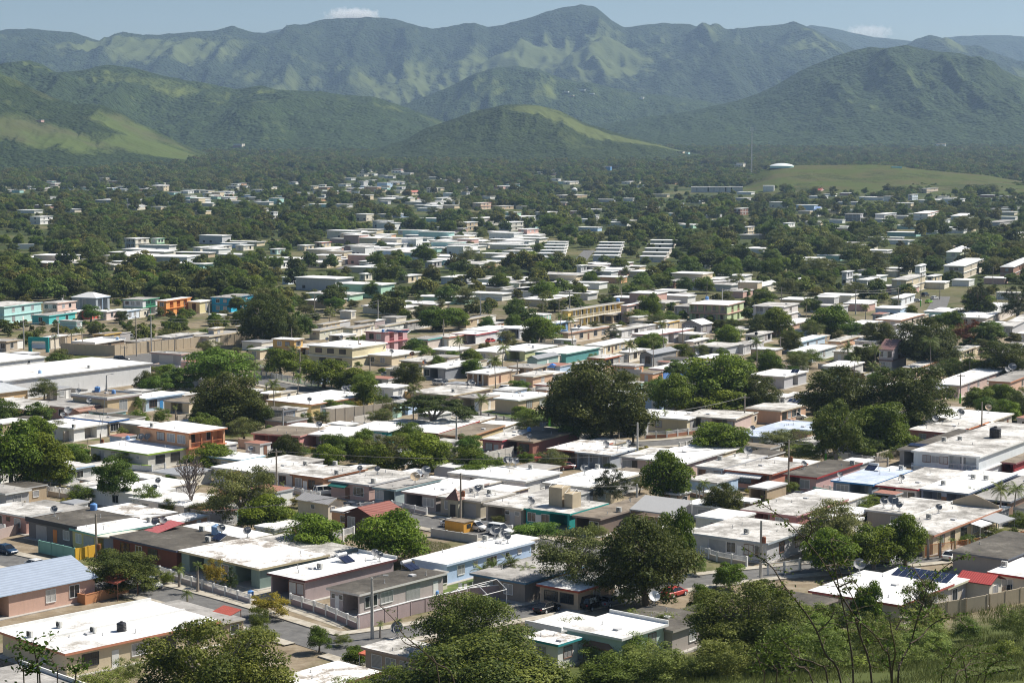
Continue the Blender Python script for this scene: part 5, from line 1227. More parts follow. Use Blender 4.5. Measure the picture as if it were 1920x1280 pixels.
T('shrub', 235, 765, 285, 800); T('olive', 85, 785, 130, 820); T('shrub', 285, 760, 320, 795); T('ficus', 355, 760, 400, 800); T('shrub', 248, 740, 270, 775)
T('shrub', 560, 770, 590, 800); T('olive', 588, 766, 620, 800); T('mango', 600, 745, 640, 776); T('shrub', 640, 748, 672, 776); T('shrub', 715, 735, 735, 776); T('shrub', 530, 825, 580, 860); T('shrub', 580, 832, 640, 868); T('shrub', 500, 838, 545, 870)
T('mango', 855, 864, 935, 905, 'low dark hedge trees below the white roofs'); T('mango', 880, 850, 950, 900); T('shrub', 960, 880, 995, 905); T('shrub', 960, 760, 1025, 808); T('olive', 1420, 800, 1520, 850); T('shrub', 1470, 828, 1560, 868); T('shrub', 1600, 815, 1655, 858); T('tall', 1620, 800, 1655, 850)
T('ficus', 162, 1026, 296, 1108, 'dome-shaped dark tree beside the terrace'); T('hedge', 747, 1023, 837, 1052, 'round flat-topped clipped hedge')
T('gold', 468, 1104, 545, 1158, 'golden yellow bush at the street corner'); T('gold', 380, 1040, 424, 1100, 'golden leaved bush before the green-walled house'); T('pine', 416, 1058, 450, 1108, 'small cypress beside the golden bush'); T('shrub', 465, 1130, 507, 1192); T('shrub', 300, 1068, 330, 1095)
T('dusty', 625, 1185, 662, 1212); T('shrub', 830, 1130, 870, 1180); T('shrub', 1560, 930, 1640, 950); T('shrub', 1580, 925, 1670, 955); T('shrub', 1795, 1000, 1830, 1020)
T('lush', 268, 1130, 530, 1400, 'large olive-leaved tree at the bottom edge', rz=.3); T('lush', 790, 1092, 985, 1275, 'bushy olive tree in front of the garden wall'); T('lush', 745, 1165, 1065, 1390, 'wide dark tree along the bottom edge'); T('lush', 1300, 1072, 1500, 1250, 'dark leafy tree beside the white dishes'); T('olive', 440, 1170, 520, 1215)
T('mango', 1340, 1048, 1396, 1104); T('lush', 1400, 1078, 1470, 1150); T('bright', 575, 1165, 622, 1222); T('mango', 640, 1206, 690, 1250); T('shrub', 150, 1080, 182, 1112); T('mango', 1290, 1088, 1340, 1150); T('shrub', 1560, 985, 1600, 1010); T('mango', 990, 1035, 1020, 1062); T('gold', 1700, 1005, 1730, 1040)
# palms
palm(942, 652, 692, 'coconut palm before the tan corner house roof', 42); palm(1178, 648, 696, 'coconut palm over the enormous ficus', 44); palm(901, 750, 796, 'young coconut palm beside the street', 46); palm(1745, 640, 705, 'coconut palm below the brown-roofed house', 56); palm(1590, 652, 690, 'coconut palm by the slab-roofed house', 40)
palm(1166, 525, 570, 'coconut palm above the motel', 34); palm(1325, 525, 560, 'coconut palm left of the round mango row', 30); palm(1385, 520, 556, 'coconut palm beyond the pale two-storey house', 30); palm(1603, 520, 548, None, 22); palm(850, 512, 545, None, 22)
for a, b, c in [(135, 622, 662), (155, 618, 662), (104, 632, 668)]: palm(a, b, c, ['tall royal palm before the curved wall', 'second tall royal palm, right of its twin', 'royal palm at the avenue kerb'][[135, 155, 104].index(a)], 24, 'royal', .02)
for k, (a, b, c) in enumerate([(1740, 1003, 1048), (1763, 1010, 1046), (1784, 1012, 1036), (1821, 1008, 1040), (1843, 1005, 1030), (1866, 1002, 1028), (1893, 1000, 1026)]): palm(a, b, c, ['first','second','third','fourth','fifth','sixth','last'][k]+' small palm from the left in the street row by the cream fence', 26, 'royal', .03)
palm(336, 1066, 1102, 'small palm at the white gate post', 44, 'royal', .0); palm(371, 1058, 1110, 'slim palm right of the gate palm', 34, 'royal', .02); palm(352, 1112, 1142, 'palm with orange dead frond at the kerb', 40, 'royal', .02)
palm(713, 1168, 1196, 'left potted-looking palm at the lamp post', 26, 'royal', 0); palm(746, 1164, 1194, 'right palm of the pair at the lamp post', 30, 'royal', 0)
for k, (a, b, c) in enumerate([(925, 1062, 1098), (955, 1056, 1100), (985, 1068, 1104), (905, 1070, 1092)]): palm(a, b, c, ['arching fan palm left in the palm thicket', 'tallest arching palm of the thicket', 'right arching palm of the thicket', 'outermost arching palm of the thicket'][k], 62, 'coco', .05)
for k, (a, b, c) in enumerate([(1875, 918, 985), (1900, 915, 980), (1825, 922, 950), (1845, 925, 952)]): palm(a, b, c, ['bushy palm at the lavender-blue house corner', 'tall bushy palm at the right edge', 'short palm before the dark-roofed house', 'leaning short palm before the dark-roofed house'][k], 60 if k < 2 else 34)
for k, (a, b, c) in enumerate([(1232, 774, 805), (1246, 772, 806), (1310, 778, 800), (1326, 762, 786), (1420, 750, 780), (1285, 792, 800)]): palm(a, b, c, ['left front palm of the cream terrace house', 'right front palm of the cream terrace house', 'palm between the two terrace houses', 'palm above the pinkish terrace house', 'palm at the end of the terrace', 'low palm before the yellow posts'][k], 22, 'royal', .03)
palm(268, 752, 778, 'palm beside the blue and white house', 22, 'royal'); palm(330, 762, 790, 'small palm by the grey shed', 20, 'royal'); palm(187, 795, 806, 'banana plant behind the block wall', 26, 'royal', 0); palm(1318, 905, 955, 'bearded palm beside the blue-grey house', 36, 'coco'); palm(1310, 915, 955, None, 26); palm(645, 750, 768, 'banana plant by the concrete wall', 34, 'royal', 0)
palm(1075, 835, 860, 'palm before the arched verandah', 22, 'royal'); palm(530, 905, 925, 'short palm before the shaded row house', 18, 'royal'); palm(975, 842, 856, 'stubby palm by the maroon and beige house', 24, 'royal', 0); palm(500, 722, 742, 'small palm by the cream carport', 14, 'royal', 0)
# dead tree
def dead_tree(px0, y0, px1, yb, label):
    P = at((px0+px1)/2, yb); s = P.y/F; h = (yb-y0)*s; w = (px1-px0)*s; r = empty('dead_tree', P); tag(r, label, 'tree', 'trees among the houses'); rng = random.Random(4)
    m = MB()
    def br(p, d, L, rad, k):
        n = 4; pts = [p]; q = Vector(p)
        for i in range(n):
            d = (d+Vector((rng.uniform(-.22, .22), rng.uniform(-.22, .22), rng.uniform(-.02, .14)))).normalized(); q = q+d*L/n; pts.append(q.copy())
        m.tube(pts, [max(.035, rad*(1-.5*i/n)) for i in range(n+1)], 5 if k < 2 else 3)
        if k < 5:
            for i in range(4 if k < 3 else 2):
                t = pts[rng.choice([2, 3, 4])]; a = rng.uniform(0, 6.28); br(t, (d+Vector((math.cos(a), math.sin(a), .25))*.85).normalized(), L*rng.uniform(.55, .78), rad*.62, k+1)
    br(Vector((0, 0, -.2)), Vector((.03, 0, 1)), h*.42, .3, 0); m.build('trunk', BARK_DEAD, r)
dead_tree(318, 842, 408, 968, 'bare grey leafless tree between the white roofs')
# ------------------------------------------------------------------ sparse branching trees on the near slope (close to the camera)
def thin_tree(root, dist, branches, label, rad, leafsz, tuft, seed, leafy=(.25, 1)):
    rng = random.Random(seed); nr = np.random.default_rng(seed); c = atd(root[0], root[1], dist); c.z = zgf(c.x, c.y)
    r = empty('thin_tree', c); tag(r, label, 'tree', 'thin trees on the near slope'); m = MB(); pos = []
    for bi, B in enumerate(branches):
        dd = dist+rng.uniform(-1.6, 1.6); pts = [atd(x, y, dist+(dd-dist)*min(1, i/2)) for i, (x, y) in enumerate(B)]
        if B[0][1] > 1240: pts = [c+Vector((rng.uniform(-.3, .3), rng.uniform(-.3, .3), -.2))]+[c.lerp(pts[0], .55)+Vector((rng.uniform(-.2, .2), 0, 0))]+pts
        f = []
        for i in range(len(pts)-1):
            for k in range(4):
                t = k/4; p0 = pts[max(0, i-1)]; p1 = pts[i]; p2 = pts[i+1]; p3 = pts[min(len(pts)-1, i+2)]
                f.append(.5*((2*p1)+(p2-p0)*t+(2*p0-5*p1+4*p2-p3)*t*t+(3*p1-p0-3*p2+p3)*t**3))
        f.append(pts[-1]); n = len(f); rb = rad*(1 if B[0][1] > 1240 else .55)
        m.tube([p-c for p in f], [rb*(1-.85*i/n)+.006 for i in range(n)], 5)
        for i in range(int(n*leafy[0]), n):
            if rng.random() < .8*tuft:
                a = rng.uniform(0, 6.28); d = Vector((math.cos(a), .6*math.sin(a), rng.uniform(-.25, .5))).normalized(); L = rng.uniform(.15, .75)
                if f[i].z < atd(960, 1290, dist).z: continue
                tw = [f[i]-c, f[i]-c+d*L*.6, f[i]-c+d*L+Vector((0, 0, -.05))]; m.tube(tw, [.012, .009, .005], 3)
                for q in range(int(rng.uniform(6, 15))):
                    t = rng.uniform(.15, 1.08); o = f[i]-c+d*L*t; pos.append(tuple(o+Vector((rng.gauss(0, .06), rng.gauss(0, .06), rng.gauss(0, .05)))))
    m.build('trunk', paint((.10,.075,.055), .85, .3), r)
    if pos:
        pos = np.array(pos); nrm = nr.normal(size=pos.shape)*.7+np.array([0, 0, .8]); nrm /= np.linalg.norm(nrm, axis=1)[:, None]
        v, q, t = leaves_from(pos, nrm, np.clip(nr.normal(size=len(pos))*.22+.5, 0, 1), leafsz, nr, .5)
        link('leaves', fastmesh('leaves', v, q, [LEAF_NEAR], t), r)
LEAF_NEAR = leafmat('leaf_glossy', (.05, .09, .014), (.15, .22, .04), .35)
def zz(l, ox=1440, oy=960): return [(ox+x/4, oy+y/4) for x, y in l]
thin_tree((1590, 1850), 56, [zz([(780,1290),(690,920),(640,770),(560,640),(430,400),(290,220),(120,50),(-40,-60)]), zz([(640,1290),(600,900),(580,780),(530,560),(490,330),(470,200)]), zz([(550,1290),(430,1060),(370,900),(300,780),(200,650),(100,520),(30,410),(-60,340),(-200,250)]), zz([(450,1290),(370,1140),(200,1080),(140,980)]), zz([(340,1290),(220,1150),(150,1020),(100,940)]),
   zz([(690,920),(690,800),(640,650),(560,500),(520,380)]), zz([(530,560),(640,520),(700,600)]), zz([(430,400),(560,380),(600,330)]), zz([(290,220),(330,120),(300,40)]), zz([(200,650),(120,560),(60,560)]), zz([(370,900),(470,800),(500,720)])], 'thin branching tree with bare stems at the bottom right', .034, .12, 1.0, 5)
thin_tree((1690, 1850), 54, [zz([(975,1290),(1000,1120),(1070,980),(1120,800),(1160,690),(1190,580),(1270,460),(1380,370),(1470,330)]), zz([(930,1290),(955,1050),(920,860),(915,770)]), zz([(920,1180),(860,1020),(800,920),(700,830),(650,790)]), zz([(1190,570),(1130,480),(1080,390)]), zz([(1070,980),(1150,930),(1220,850),(1320,795),(1420,800),(1500,870)]), zz([(960,880),(1000,800),(1030,740)]), zz([(1120,800),(1180,780),(1230,700)]), zz([(1160,690),(1080,640),(1040,600)])], 'slender forked tree right of the bare stems', .03, .12, .9, 6, (.3, 1))
thin_tree((1830, 1850), 62, [zz([(1300,1290),(1360,1150),(1400,1060),(1480,1000)]), zz([(1400,1290),(1480,1170),(1540,1090),(1600,1050)]), zz([(1560,1290),(1680,1210),(1820,1180),(1920,1160)]), zz([(1480,1170),(1400,1090),(1330,1050)]), zz([(1620,1290),(1700,1130),(1800,1110)])], 'low leafy sprigs at the bottom right corner', .024, .13, 1.3, 7, (.1, 1))
thin_tree((850, 1800), 70, [zz([(1490,1290),(1350,1130),(1230,1020),(1100,910),(1050,820),(920,690)], 480), zz([(1350,1130),(1230,1180),(1150,1160)], 480), zz([(1230,1020),(1120,980),(1080,930)], 480)], 'bare bent sapling over the bottom centre', .035, .12, .35, 8, (.2, .9))
thin_tree((70, 1850), 60, [zz([(300,1290),(280,1150),(260,1050),(250,960)], 0), zz([(180,1290),(160,1180),(110,1080)], 0), zz([(430,1290),(420,1160),(380,1080)], 0), zz([(560,1290),(590,1180),(640,1120)], 0), zz([(280,1150),(330,1060),(340,1010)], 0), zz([(260,1050),(200,1010),(150,1020)], 0)], 'leafy sprigs at the bottom left corner', .03, .17, 1.9, 9, (.0, 1))
thin_tree((1370, 1850), 60, [zz([(-30,1290),(-60,1150),(-90,1040)]), zz([(60,1290),(40,1150),(0,1060),(-60,980)]), zz([(160,1290),(110,1200),(90,1130)])], 'leafy sprigs left of the bare stems', .024, .13, 1.4, 12, (.0, 1))
# scrub on the slope
rs = random.Random(77)
SCR = [(1080,1215,1200,1300),(1170,1200,1300,1290),(1290,1180,1420,1290),(1400,1160,1530,1290),(1500,1160,1600,1262),(1590,1140,1680,1240),(1180,1245,1300,1330),(1300,1240,1430,1330),(1430,1235,1560,1330),(1540,1225,1680,1330),(1660,1195,1760,1290),(1740,1215,1850,1310),(1840,1190,1935,1290),(1860,1125,1935,1200),(1700,1170,1770,1225),(1060,1240,1170,1330),(990,1235,1080,1310),(1350,1140,1440,1215),(1455,1125,1540,1200),(1640,1150,1700,1200),(600,1262,720,1330),(690,1240,790,1320),(130,1245,240,1320),(215,1225,275,1290),(1780,1150,1840,1200),(1240,1150,1300,1215)]
for i in range(34):
    a = rs.uniform(1090, 1920); y = max(1200-.08*(a-1100)+18, rs.uniform(1170, 1320)); w = rs.uniform(45, 120); SCR.append((a-w/2, y-w*rs.uniform(.5, .85), a+w/2, y))
for i, (a, b, c, d) in enumerate(SCR): T('dusty' if i % 3 else 'shrub', a, b, c, d, group='scrub on the near slope')
def grass_mass():
    rng = np.random.default_rng(8); n = 110000
    x = rng.uniform(8, 92, n); y = rng.uniform(170, 262, n); k = fbm(x/6, y/6, 4, 4); px, py = proj(x, y, zg(x, y))
    ok = (k > .40+.1*rng.uniform(-1, 1, n)) & (y < 230+.36*x+2) & (py > 1100) & (px > 1050); x, y = x[ok], y[ok]; n = len(x); z = zg(x, y)
    a = rng.uniform(0, 6.28, n); h = rng.uniform(.2, .65, n)*(.6+fbm(x/9, y/9, 7, 3)); w = .035; l = rng.uniform(.05, .4, n); b = rng.uniform(0, 6.28, n)
    p0 = np.stack([x-np.cos(a)*w, y-np.sin(a)*w, z-.05], 1); p1 = np.stack([x+np.cos(a)*w, y+np.sin(a)*w, z-.05], 1); tp = np.stack([x+np.cos(b)*l, y+np.sin(b)*l, z+h], 1); t2 = tp+np.stack([np.cos(a), np.sin(a), 0*a], 1)*.02
    v = np.stack([p0, p1, t2, tp], 1).reshape(-1, 3); q = np.arange(4*n).reshape(-1, 4)
    tag(link('tall_grass', fastmesh('tall_grass', v, q, [leafmat('leaf_grass', (.085, .11, .025), (.22, .24, .075), .3)], rng.uniform(0, 1, n))), kind='stuff')
grass_mass()
# ------------------------------------------------------------------ garden walls and fences
f_ = fence
f_([(545, 1132), (612, 1154), (672, 1180)], 1.5, (.36,.27,.27), 'low mauve garden wall with white balusters facing the street', 'rail')
f_([(672, 1180), (770, 1153), (880, 1128), (1012, 1113)], 1.9, (.40,.32,.32), 'long mauve garden wall with white barred openings', 'solid', cap='white')
f_([(300, 1078), (340, 1092), (400, 1110), (470, 1132)], 1.35, (.50,.45,.44), 'pale street wall with white balusters before the green-walled house', 'rail')
f_([(1022, 1117), (1150, 1106)], 1.5, (.45,.36,.25), 'tan wall with grey bars behind the black cars', 'bars', rail='ash')
f_([(137, 1128), (160, 1133), (240, 1112)], 1.3, (.52,.25,.12), 'orange-brown terrace wall beside the peach house', 'solid', cap=(.45,.2,.1))
f_([(74, 1035), (97, 1040), (140, 1050)], 1.9, (.22,.42,.36), 'teal street wall with white gate beside the yellow house', 'solid'); f_([(142, 1050), (190, 1040)], 1.8, 'gold', 'mustard yellow wall between teal wall and pole', 'solid')
f_([(0, 1010), (28, 1002), (50, 990)], 1.6, (.45,.36,.33), 'pinkish grey wall at the dark modern house', 'solid')
f_([(218, 866), (245, 880), (285, 884)], 1.1, 'white', 'curved white wall with lime band', 'solid', cap=(.36,.55,.06)); f_([(285, 884), (310, 880)], 1.3, 'white', 'white gate beside the curved wall', 'bars')
f_([(120, 828), (180, 817), (235, 806)], 2.2, (.42,.38,.33), 'grey block wall behind the white awning house', 'solid')
f_([(612, 800), (735, 786)], 3.9, (.50,.44,.36), 'tall bare concrete wall across the dry lot', 'solid'); f_([(735, 786), (752, 781)], 3.0, (.45,.66,.60), 'mint green end of the tall concrete wall', 'solid')
f_([(470, 797), (530, 789)], 2.6, (.52,.55,.58), 'pale grey wall below the glazed porch', 'solid')
f_([(115, 662), (160, 666), (215, 667), (250, 663), (330, 655), (400, 648), (480, 642)], 3.2, (.52,.43,.31), 'long curved beige wall along the avenue', 'solid', name='boundary_wall')
f_([(620, 960), (650, 958), (700, 953)], 1.2, (.50,.48,.46), 'low white-posted wall before the pink row house', 'rail'); f_([(735, 952), (800, 966)], 1.3, (.46,.42,.40), 'railed wall before the mauve-grey row house', 'rail'); f_([(535, 922), (600, 935)], 1.2, (.50,.44,.38), 'railed wall before the brown-fronted house', 'rail'); f_([(900, 988), (960, 998)], 1.2, (.48,.35,.27), 'salmon wall with posts before the cream-grey row house', 'rail')
f_([(1315, 1042), (1345, 1052), (1400, 1062)], 1.5, (.50,.44,.35), 'cream wall with white bars before the light grey house', 'rail'); f_([(1440, 1078), (1470, 1076), (1500, 1070)], 1.9, (.50,.44,.35), 'curved cream wall with white railing', 'bars')
f_([(1732, 1046), (1790, 1038), (1860, 1028), (1935, 1016)], 2.0, (.62,.48,.28), 'long cream street fence with orange posts', 'bars', rail='orange')
f_([(1752, 1160), (1800, 1152), (1808, 1151)], 2.1, (.42,.36,.26), 'left weathered block wall at the slope', 'solid'); f_([(1812, 1150), (1850, 1143)], 2.1, (.40,.35,.26), 'middle weathered block wall at the slope', 'solid'); f_([(1856, 1142), (1940, 1124)], 2.1, (.45,.38,.27), 'right weathered block wall at the slope', 'solid')
f_([(1710, 893), (1786, 903)], 2.6, (.46,.47,.52), 'lilac-grey high wall below the white two-storey house', 'solid'); f_([(1786, 903), (1838, 892)], 1.9, (.50,.56,.52), 'pale green railed wall beside the high wall', 'rail'); f_([(1838, 905), (1895, 912)], 1.9, (.35,.04,.04), 'dark red wall with red lattice', 'solid')
f_([(1570, 868), (1615, 875), (1664, 880)], 2.3, (.36,.35,.34), 'grey fence with dark posts on the dry lot', 'bars', rail='ash'); f_([(1470, 905), (1500, 912), (1575, 928)], 1.3, (.50,.42,.38), 'railed wall before the pink and blue houses', 'rail'); f_([(1520, 925), (1576, 936)], 1.4, (.25,.45,.40), 'turquoise panelled garden wall', 'solid')
f_([(1290, 928), (1360, 945)], 1.2, (.48,.30,.22), 'rust-coloured rail wall before the tall windows', 'rail'); f_([(1210, 822), (1250, 820), (1310, 812)], 1.4, (.45,.22,.14), 'red-brown street wall before the terrace', 'rail')
f_([(480, 706), (560, 720), (660, 735)], 1.8, (.44,.44,.44), 'long grey mesh fence along the street', 'bars', rail='ash'); f_([(664, 735), (710, 741)], 1.8, (.55,.58,.62), 'pale grey yard wall at the street', 'solid'); f_([(710, 741), (755, 745), (800, 752)], 1.7, (.60,.40,.18), 'orange and tan plank fence', 'solid')
f_([(860, 775), (960, 793), (1020, 800)], 1.3, (.36,.33,.28), 'post fence along the lawn', 'bars', rail='ash'); f_([(570, 845), (600, 850), (660, 847)], 1.1, (.40,.30,.26), 'brick-coloured wall before the terrace house', 'solid')
# ------------------------------------------------------------------ vehicles
car(12, 1037, -40, 'navy', 'dark blue sedan on the street at the left edge'); car(70, 1066, -40, 'white', 'white car hidden behind the metal roof'); car(285, 1100, -55, 'white', 'white car nosing out under the dome-shaped tree')
car(1265, 1117, 48, 'red', 'bright red sedan under the massive olive tree'); car(1026, 1146, 52, 'black', 'small black sedan beside the tan wall'); car(1112, 1140, 52, 'black', 'black car behind the leaning trunk', 'suv'); car(1145, 1134, 52, 'slate', 'dark car right of the black one')
car(1785, 1048, 52, 'white', 'white sedan parked before the palm row'); car(1858, 1040, 52, 'silver', 'silver-white off-roader parked behind the white sedan', 'suv'); car(1905, 1032, 52, 'white', 'white hatchback at the right edge of the row', 'hatch'); car(1668, 1052, 60, 'silver', 'silver car under the dark leafy tree')
car(612, 928, 20, 'white', 'white off-roader in front of the pink row house', 'suv'); car(632, 952, -35, 'slate', 'dark green sedan on the street'); car(660, 956, -35, 'dark', 'charcoal sedan behind the green one'); car(850, 988, -35, 'white', 'white sedan left of the wooden pole'); car(892, 994, -35, 'white', 'white hatchback right of the wooden pole', 'hatch'); car(938, 1002, -35, 'white', 'white van-like car by the teal wall', 'suv')
car(126, 860, -30, 'slate', 'dark car under the bright tree'); car(746, 754, -30, 'silver', 'silver hatchback by the mint wall', 'hatch'); car(1024, 866, 10, 'red', 'red pickup before the maroon house', 'pickup'); car(1062, 880, 30, 'maroon', 'dark red car with open boot', 'hatch'); car(905, 856, -30, 'navy', 'dark car before the yellow porch posts')
car(1855, 868, 10, 'ash', 'grey pickup beside the red porch house', 'pickup'); car(1500, 936, -34, 'dark', 'black car behind the turquoise wall'); car(1490, 786, 10, 'white', 'white pickup beside the peach house', 'pickup'); car(825, 722, -30, 'white', 'white car at the slate house wall', 'hatch'); car(730, 706, -30, 'ash', 'pale car before the open white porch'); car(588, 668, 10, 'white', 'white pickup before the orange porch house', 'pickup'); car(950, 733, -10, 'white', 'white car with red trailer', 'hatch')
car(1090, 602, 60, 'white', 'white car before the motel'); car(1112, 602, 60, 'silver', 'silver off-roader before the motel', 'suv'); car(1135, 602, 60, 'ash', 'grey car before the motel'); car(1158, 600, 60, 'maroon', 'dark red car before the motel'); car(920, 642, 60, 'red', 'red car by the white verandah house'); car(942, 640, 60, 'blue', 'blue car beside the red one')
car(228, 678, 20, 'dark', 'dark jeep on the avenue', 'suv'); car(1718, 566, 10, 'silver', 'silver car on the side street'); car(1742, 568, 50, (.30,.62,.02), 'lime green car on the side street'); car(1752, 561, 50, 'white', 'white car behind the lime green one'); car(1735, 556, 50, 'dark', 'dark car on the side street', 'suv'); car(245, 636, 20, 'white', 'white van behind the curved wall', 'suv'); car(95, 690, 20, 'white', 'white car on the avenue', 'hatch'); car(1060, 628, 20, 'navy', 'dark blue car before the cream row house')
# ------------------------------------------------------------------ poles
pole(181, 960, 1045, 'weathered wooden pole with red transformer by the mustard wall', 'wood', 0, None, .18, rz=.3); pole(698, 1078, 1197, 'slim concrete lamp post before the black roof', 'concrete', 0, .9); pole(519, 840, 925, 'pale wooden pole before the shaded row house', 'wood', 1); pole(864, 884, 990, 'leaning wooden pole with red transformer on the row street', 'wood', 0, None, .58); pole(1426, 972, 1085, 'grey pole with rusty transformer before the grey house', 'concrete', 0, None, .62); pole(1194, 905, 965, 'pale pole above the dark brown row roof', 'concrete', 0)
pole(1195, 790, 872, 'pale pole left of the bushy dark tree', 'concrete', 0); pole(1160, 775, 824, 'wooden pole with lamp arm at the street corner', 'wood', 1, .7); pole(1478, 822, 926, 'wooden pole with transformer before the pink house', 'wood', 0, None, .6); pole(1548, 815, 872, 'thin pole with green foot on the dry lot', 'steel', 0, None, False, True); pole(1794, 842, 895, 'thin pole before the white two-storey house', 'wood', 0); pole(189, 812, 850, 'wooden pole with transformer by the lime eave', 'wood', 0, None, .5)
pole(201, 702, 768, 'grey street pole before the beige parapet house', 'concrete', 0, .7); pole(531, 765, 820, 'thin grey pole at the pink porch house', 'steel', 0); pole(856, 778, 848, 'pole at the red-trimmed house corner', 'concrete', 0); pole(563, 655, 720, 'pole with lime green foot by the mango trees', 'wood', 1, None, False, True); pole(694, 668, 726, 'pole with green foot beyond the yard wall', 'wood', 0, None, False, True); pole(1030, 730, 800, 'dark pole with green foot beside the enormous ficus', 'wood', 0, None, False, True)
pole(1396, 740, 800, 'wooden pole at the end of the terrace', 'wood', 1); pole(1800, 700, 756, 'tall pole with lime foot at the right', 'wood', 1, None, False, True); pole(1840, 752, 822, 'tall grey pole behind the white two-storey house', 'wood', 0); pole(673, 630, 682, 'pole before the maroon block', 'wood', 0, None, True); pole(547, 615, 652, 'pole before the orange-yellow house', 'wood', 0); pole(832, 598, 648, 'wooden pole beside the rust eave house', 'wood', 0)
big = len(POLES)
for px, yt, yb, lab in [(45, 600, 655, 'concrete pole by the tan house windows'), (110, 604, 650, 'concrete pole at the gas station'), (284, 592, 660, 'tallest pole on the avenue wall'), (256, 592, 668, 'slim pole in front of the curved wall'), (234, 648, 676, 'short brown pole on the avenue'), (328, 632, 682, 'pole with green foot beside the garages'), (709, 562, 598, 'white pole in the weedy lot'), (901, 550, 606, 'tall white pole at the concrete shells'), (1068, 545, 605, 'tall concrete pole left of the motel'), (1226, 540, 590, 'tall concrete pole right of the pink building'), (1354, 540, 594, 'tall concrete pole before the green house'), (1604, 542, 590, 'tall pole right of the round mango'), (1684, 538, 585, 'pole beside the side street houses'), (1726, 512, 575, 'pole with green foot at the side street'), (1465, 538, 578, 'pole before the pale two-storey house'), (1089, 572, 612, 'wooden pole before the motel left end'), (1048, 560, 606, 'green-footed pole at the motel corner'), (1217, 560, 596, 'green-footed pole at the pink building'), (1264, 572, 600, 'short wooden pole by the shrubs'), (1313, 576, 598, 'dark pole before the green house left'), (1280, 612, 645, 'thin pole before the grey cottage'), (970, 675, 714, 'pole by the brown-roofed peach house'), (1463, 630, 668, 'pole with meter box by the sky blue house'), (1697, 650, 690, 'pole beside the brown-roofed two-storey house'), (1650, 680, 712, 'thin pole amid the dark trees'), (1727, 640, 680, 'grey pole beside the coconut palm'), (1835, 590, 622, 'pole before the reddish almond tree'), (392, 565, 600, 'white pole right of the orange house'), (346, 566, 600, 'pole before the orange balcony'), (590, 552, 600, 'dark pole in the scrub'), (1861, 500, 545, 'pole beyond the casuarinas'), (1762, 530, 562, 'grey pole at the top of the side street'), (231, 560, 590, 'thin pole left of the green balcony'), (120, 552, 590, 'thin pole at the pink two-storey house')]:
    pole(px, yt, yb, lab, 'concrete' if 'concrete' in lab or 'tall' in lab or 'white' in lab else 'wood', 1, None, False, 'green foot' in lab or 'green-foot' in lab)
b = big
for i, j, lab in [(2, 9, 'wire above the mottled row roofs'), (3, 5, 'wire over the teal row roof'), (7, 6, 'wire at the street corner'), (8, 9, 'wire over the dry lot'), (16, 17, 'wire above the enormous ficus street'), (15, 16, 'wire along the street fence'), (12, 11, 'wire across the beige parapet house')]: wire(i, j, lab)
for i, j, lab in [(b+0, b+1, 'wire from the tan house to the gas station'), (b+1, b+2, 'wire from the gas station to the tallest avenue pole'), (b+2, b+6, 'wire from the avenue to the weedy lot'), (b+6, b+7, 'wire from the weedy lot to the concrete shells'), (b+7, b+8, 'wire from the concrete shells to the motel'), (b+8, b+9, 'wire over the yellow motel'), (b+9, b+10, 'wire from the pink building to the green house'), (b+10, b+11, 'wire over the pale two-storey house'), (b+11, b+12, 'wire from the round mango to the side street'), (7, 18, 'wire above the terrace houses'), (0, 3, 'wire above the stained white roof')]:
    wire(i, j, lab); 
    if lab.count('wire from'): wire(i, j, lab.replace('wire', 'lower wire'), .9)
# ------------------------------------------------------------------ things on the roofs
for a in [(281,988,11),(303,987,10),(457,992,10),(468,993,11),(102,967,10),(493,1001,11),(737,1199,17),(783,1199,12),(703,1048,9),(713,1053,9),(928,1010,14),(945,1013,8),(952,1018,7),(900,985,10),(1217,1126,15,'white'),(1243,1130,15,'white'),(1582,1076,16),(265,829,9),(277,829,9),(93,779,10),(80,781,5),(125,744,7),(598,806,9),(495,846,8),(675,888,7),(708,889,7),(785,899,10,'white'),(788,909,13,'tan'),(811,893,13),(895,928,10),(935,862,8),(958,872,10),(995,952,10),(990,866,10),(997,868,10),(1096,890,11),(1018,806,9),(986,828,7),(1136,843,9),(1206,831,7),(1402,858,12),(1411,811,7),(1657,952,11),(1674,954,15),(1686,958,9),(1507,879,7),(1753,795,9),(1801,784,10),(1853,774,9,'tan'),(1760,962,9),(815,721,6),(823,721,6),(876,727,6),(884,727,9),(711,659,6),(718,659,6),(748,670,7,'rust'),(738,669,6),(705,698,6,'rust'),(713,699,6),(646,737,8),(656,736,8),(1898,699,11),(1888,702,8),(1236,618,5),(1250,613,5),(1460,588,5),(1045,616,5),(610,636,5),(585,640,5),(1290,672,6),(170,760,7),(1330,680,6),(560,760,6),(330,905,8),(290,925,9),(1560,905,8),(1690,905,8),(1235,862,8),(1120,925,9)]: dish(*a)
for a in [(195,952,14),(417,999,20,'pale'),(228,1182,19,'black'),(143,730,11),(213,738,8),(696,738,9),(222,822,8),(992,808,8),(1340,553,7),(1122,558,7),(1260,527,6),(220,637,6,'pale'),(1866,820,22,'black'),(680,628,5),(1412,632,6,'black'),(1000,652,5,'white'),(75,700,7,'pale')]: tank(*a)
for a in [(111,1176),(175,1186),(56,1194),(600,1066),(845,993),(879,1008),(573,872),(610,869),(921,912),(885,923),(918,926),(1052,933),(1207,947),(1165,960),(1611,872),(1825,897),(1849,899),(1769,909),(1742,972),(1770,827),(1800,825),(1850,1057),(1475,752),(1482,747),(1512,742),(167,690),(450,982),(390,1015),(300,975),(1090,875),(1350,862),(1400,1000),(700,905),(1720,1075),(640,890),(1240,850),(1120,905),(850,735),(905,688),(1030,870),(285,800),(150,805),(1690,880),(1060,580),(90,560)]: aircon(*a)
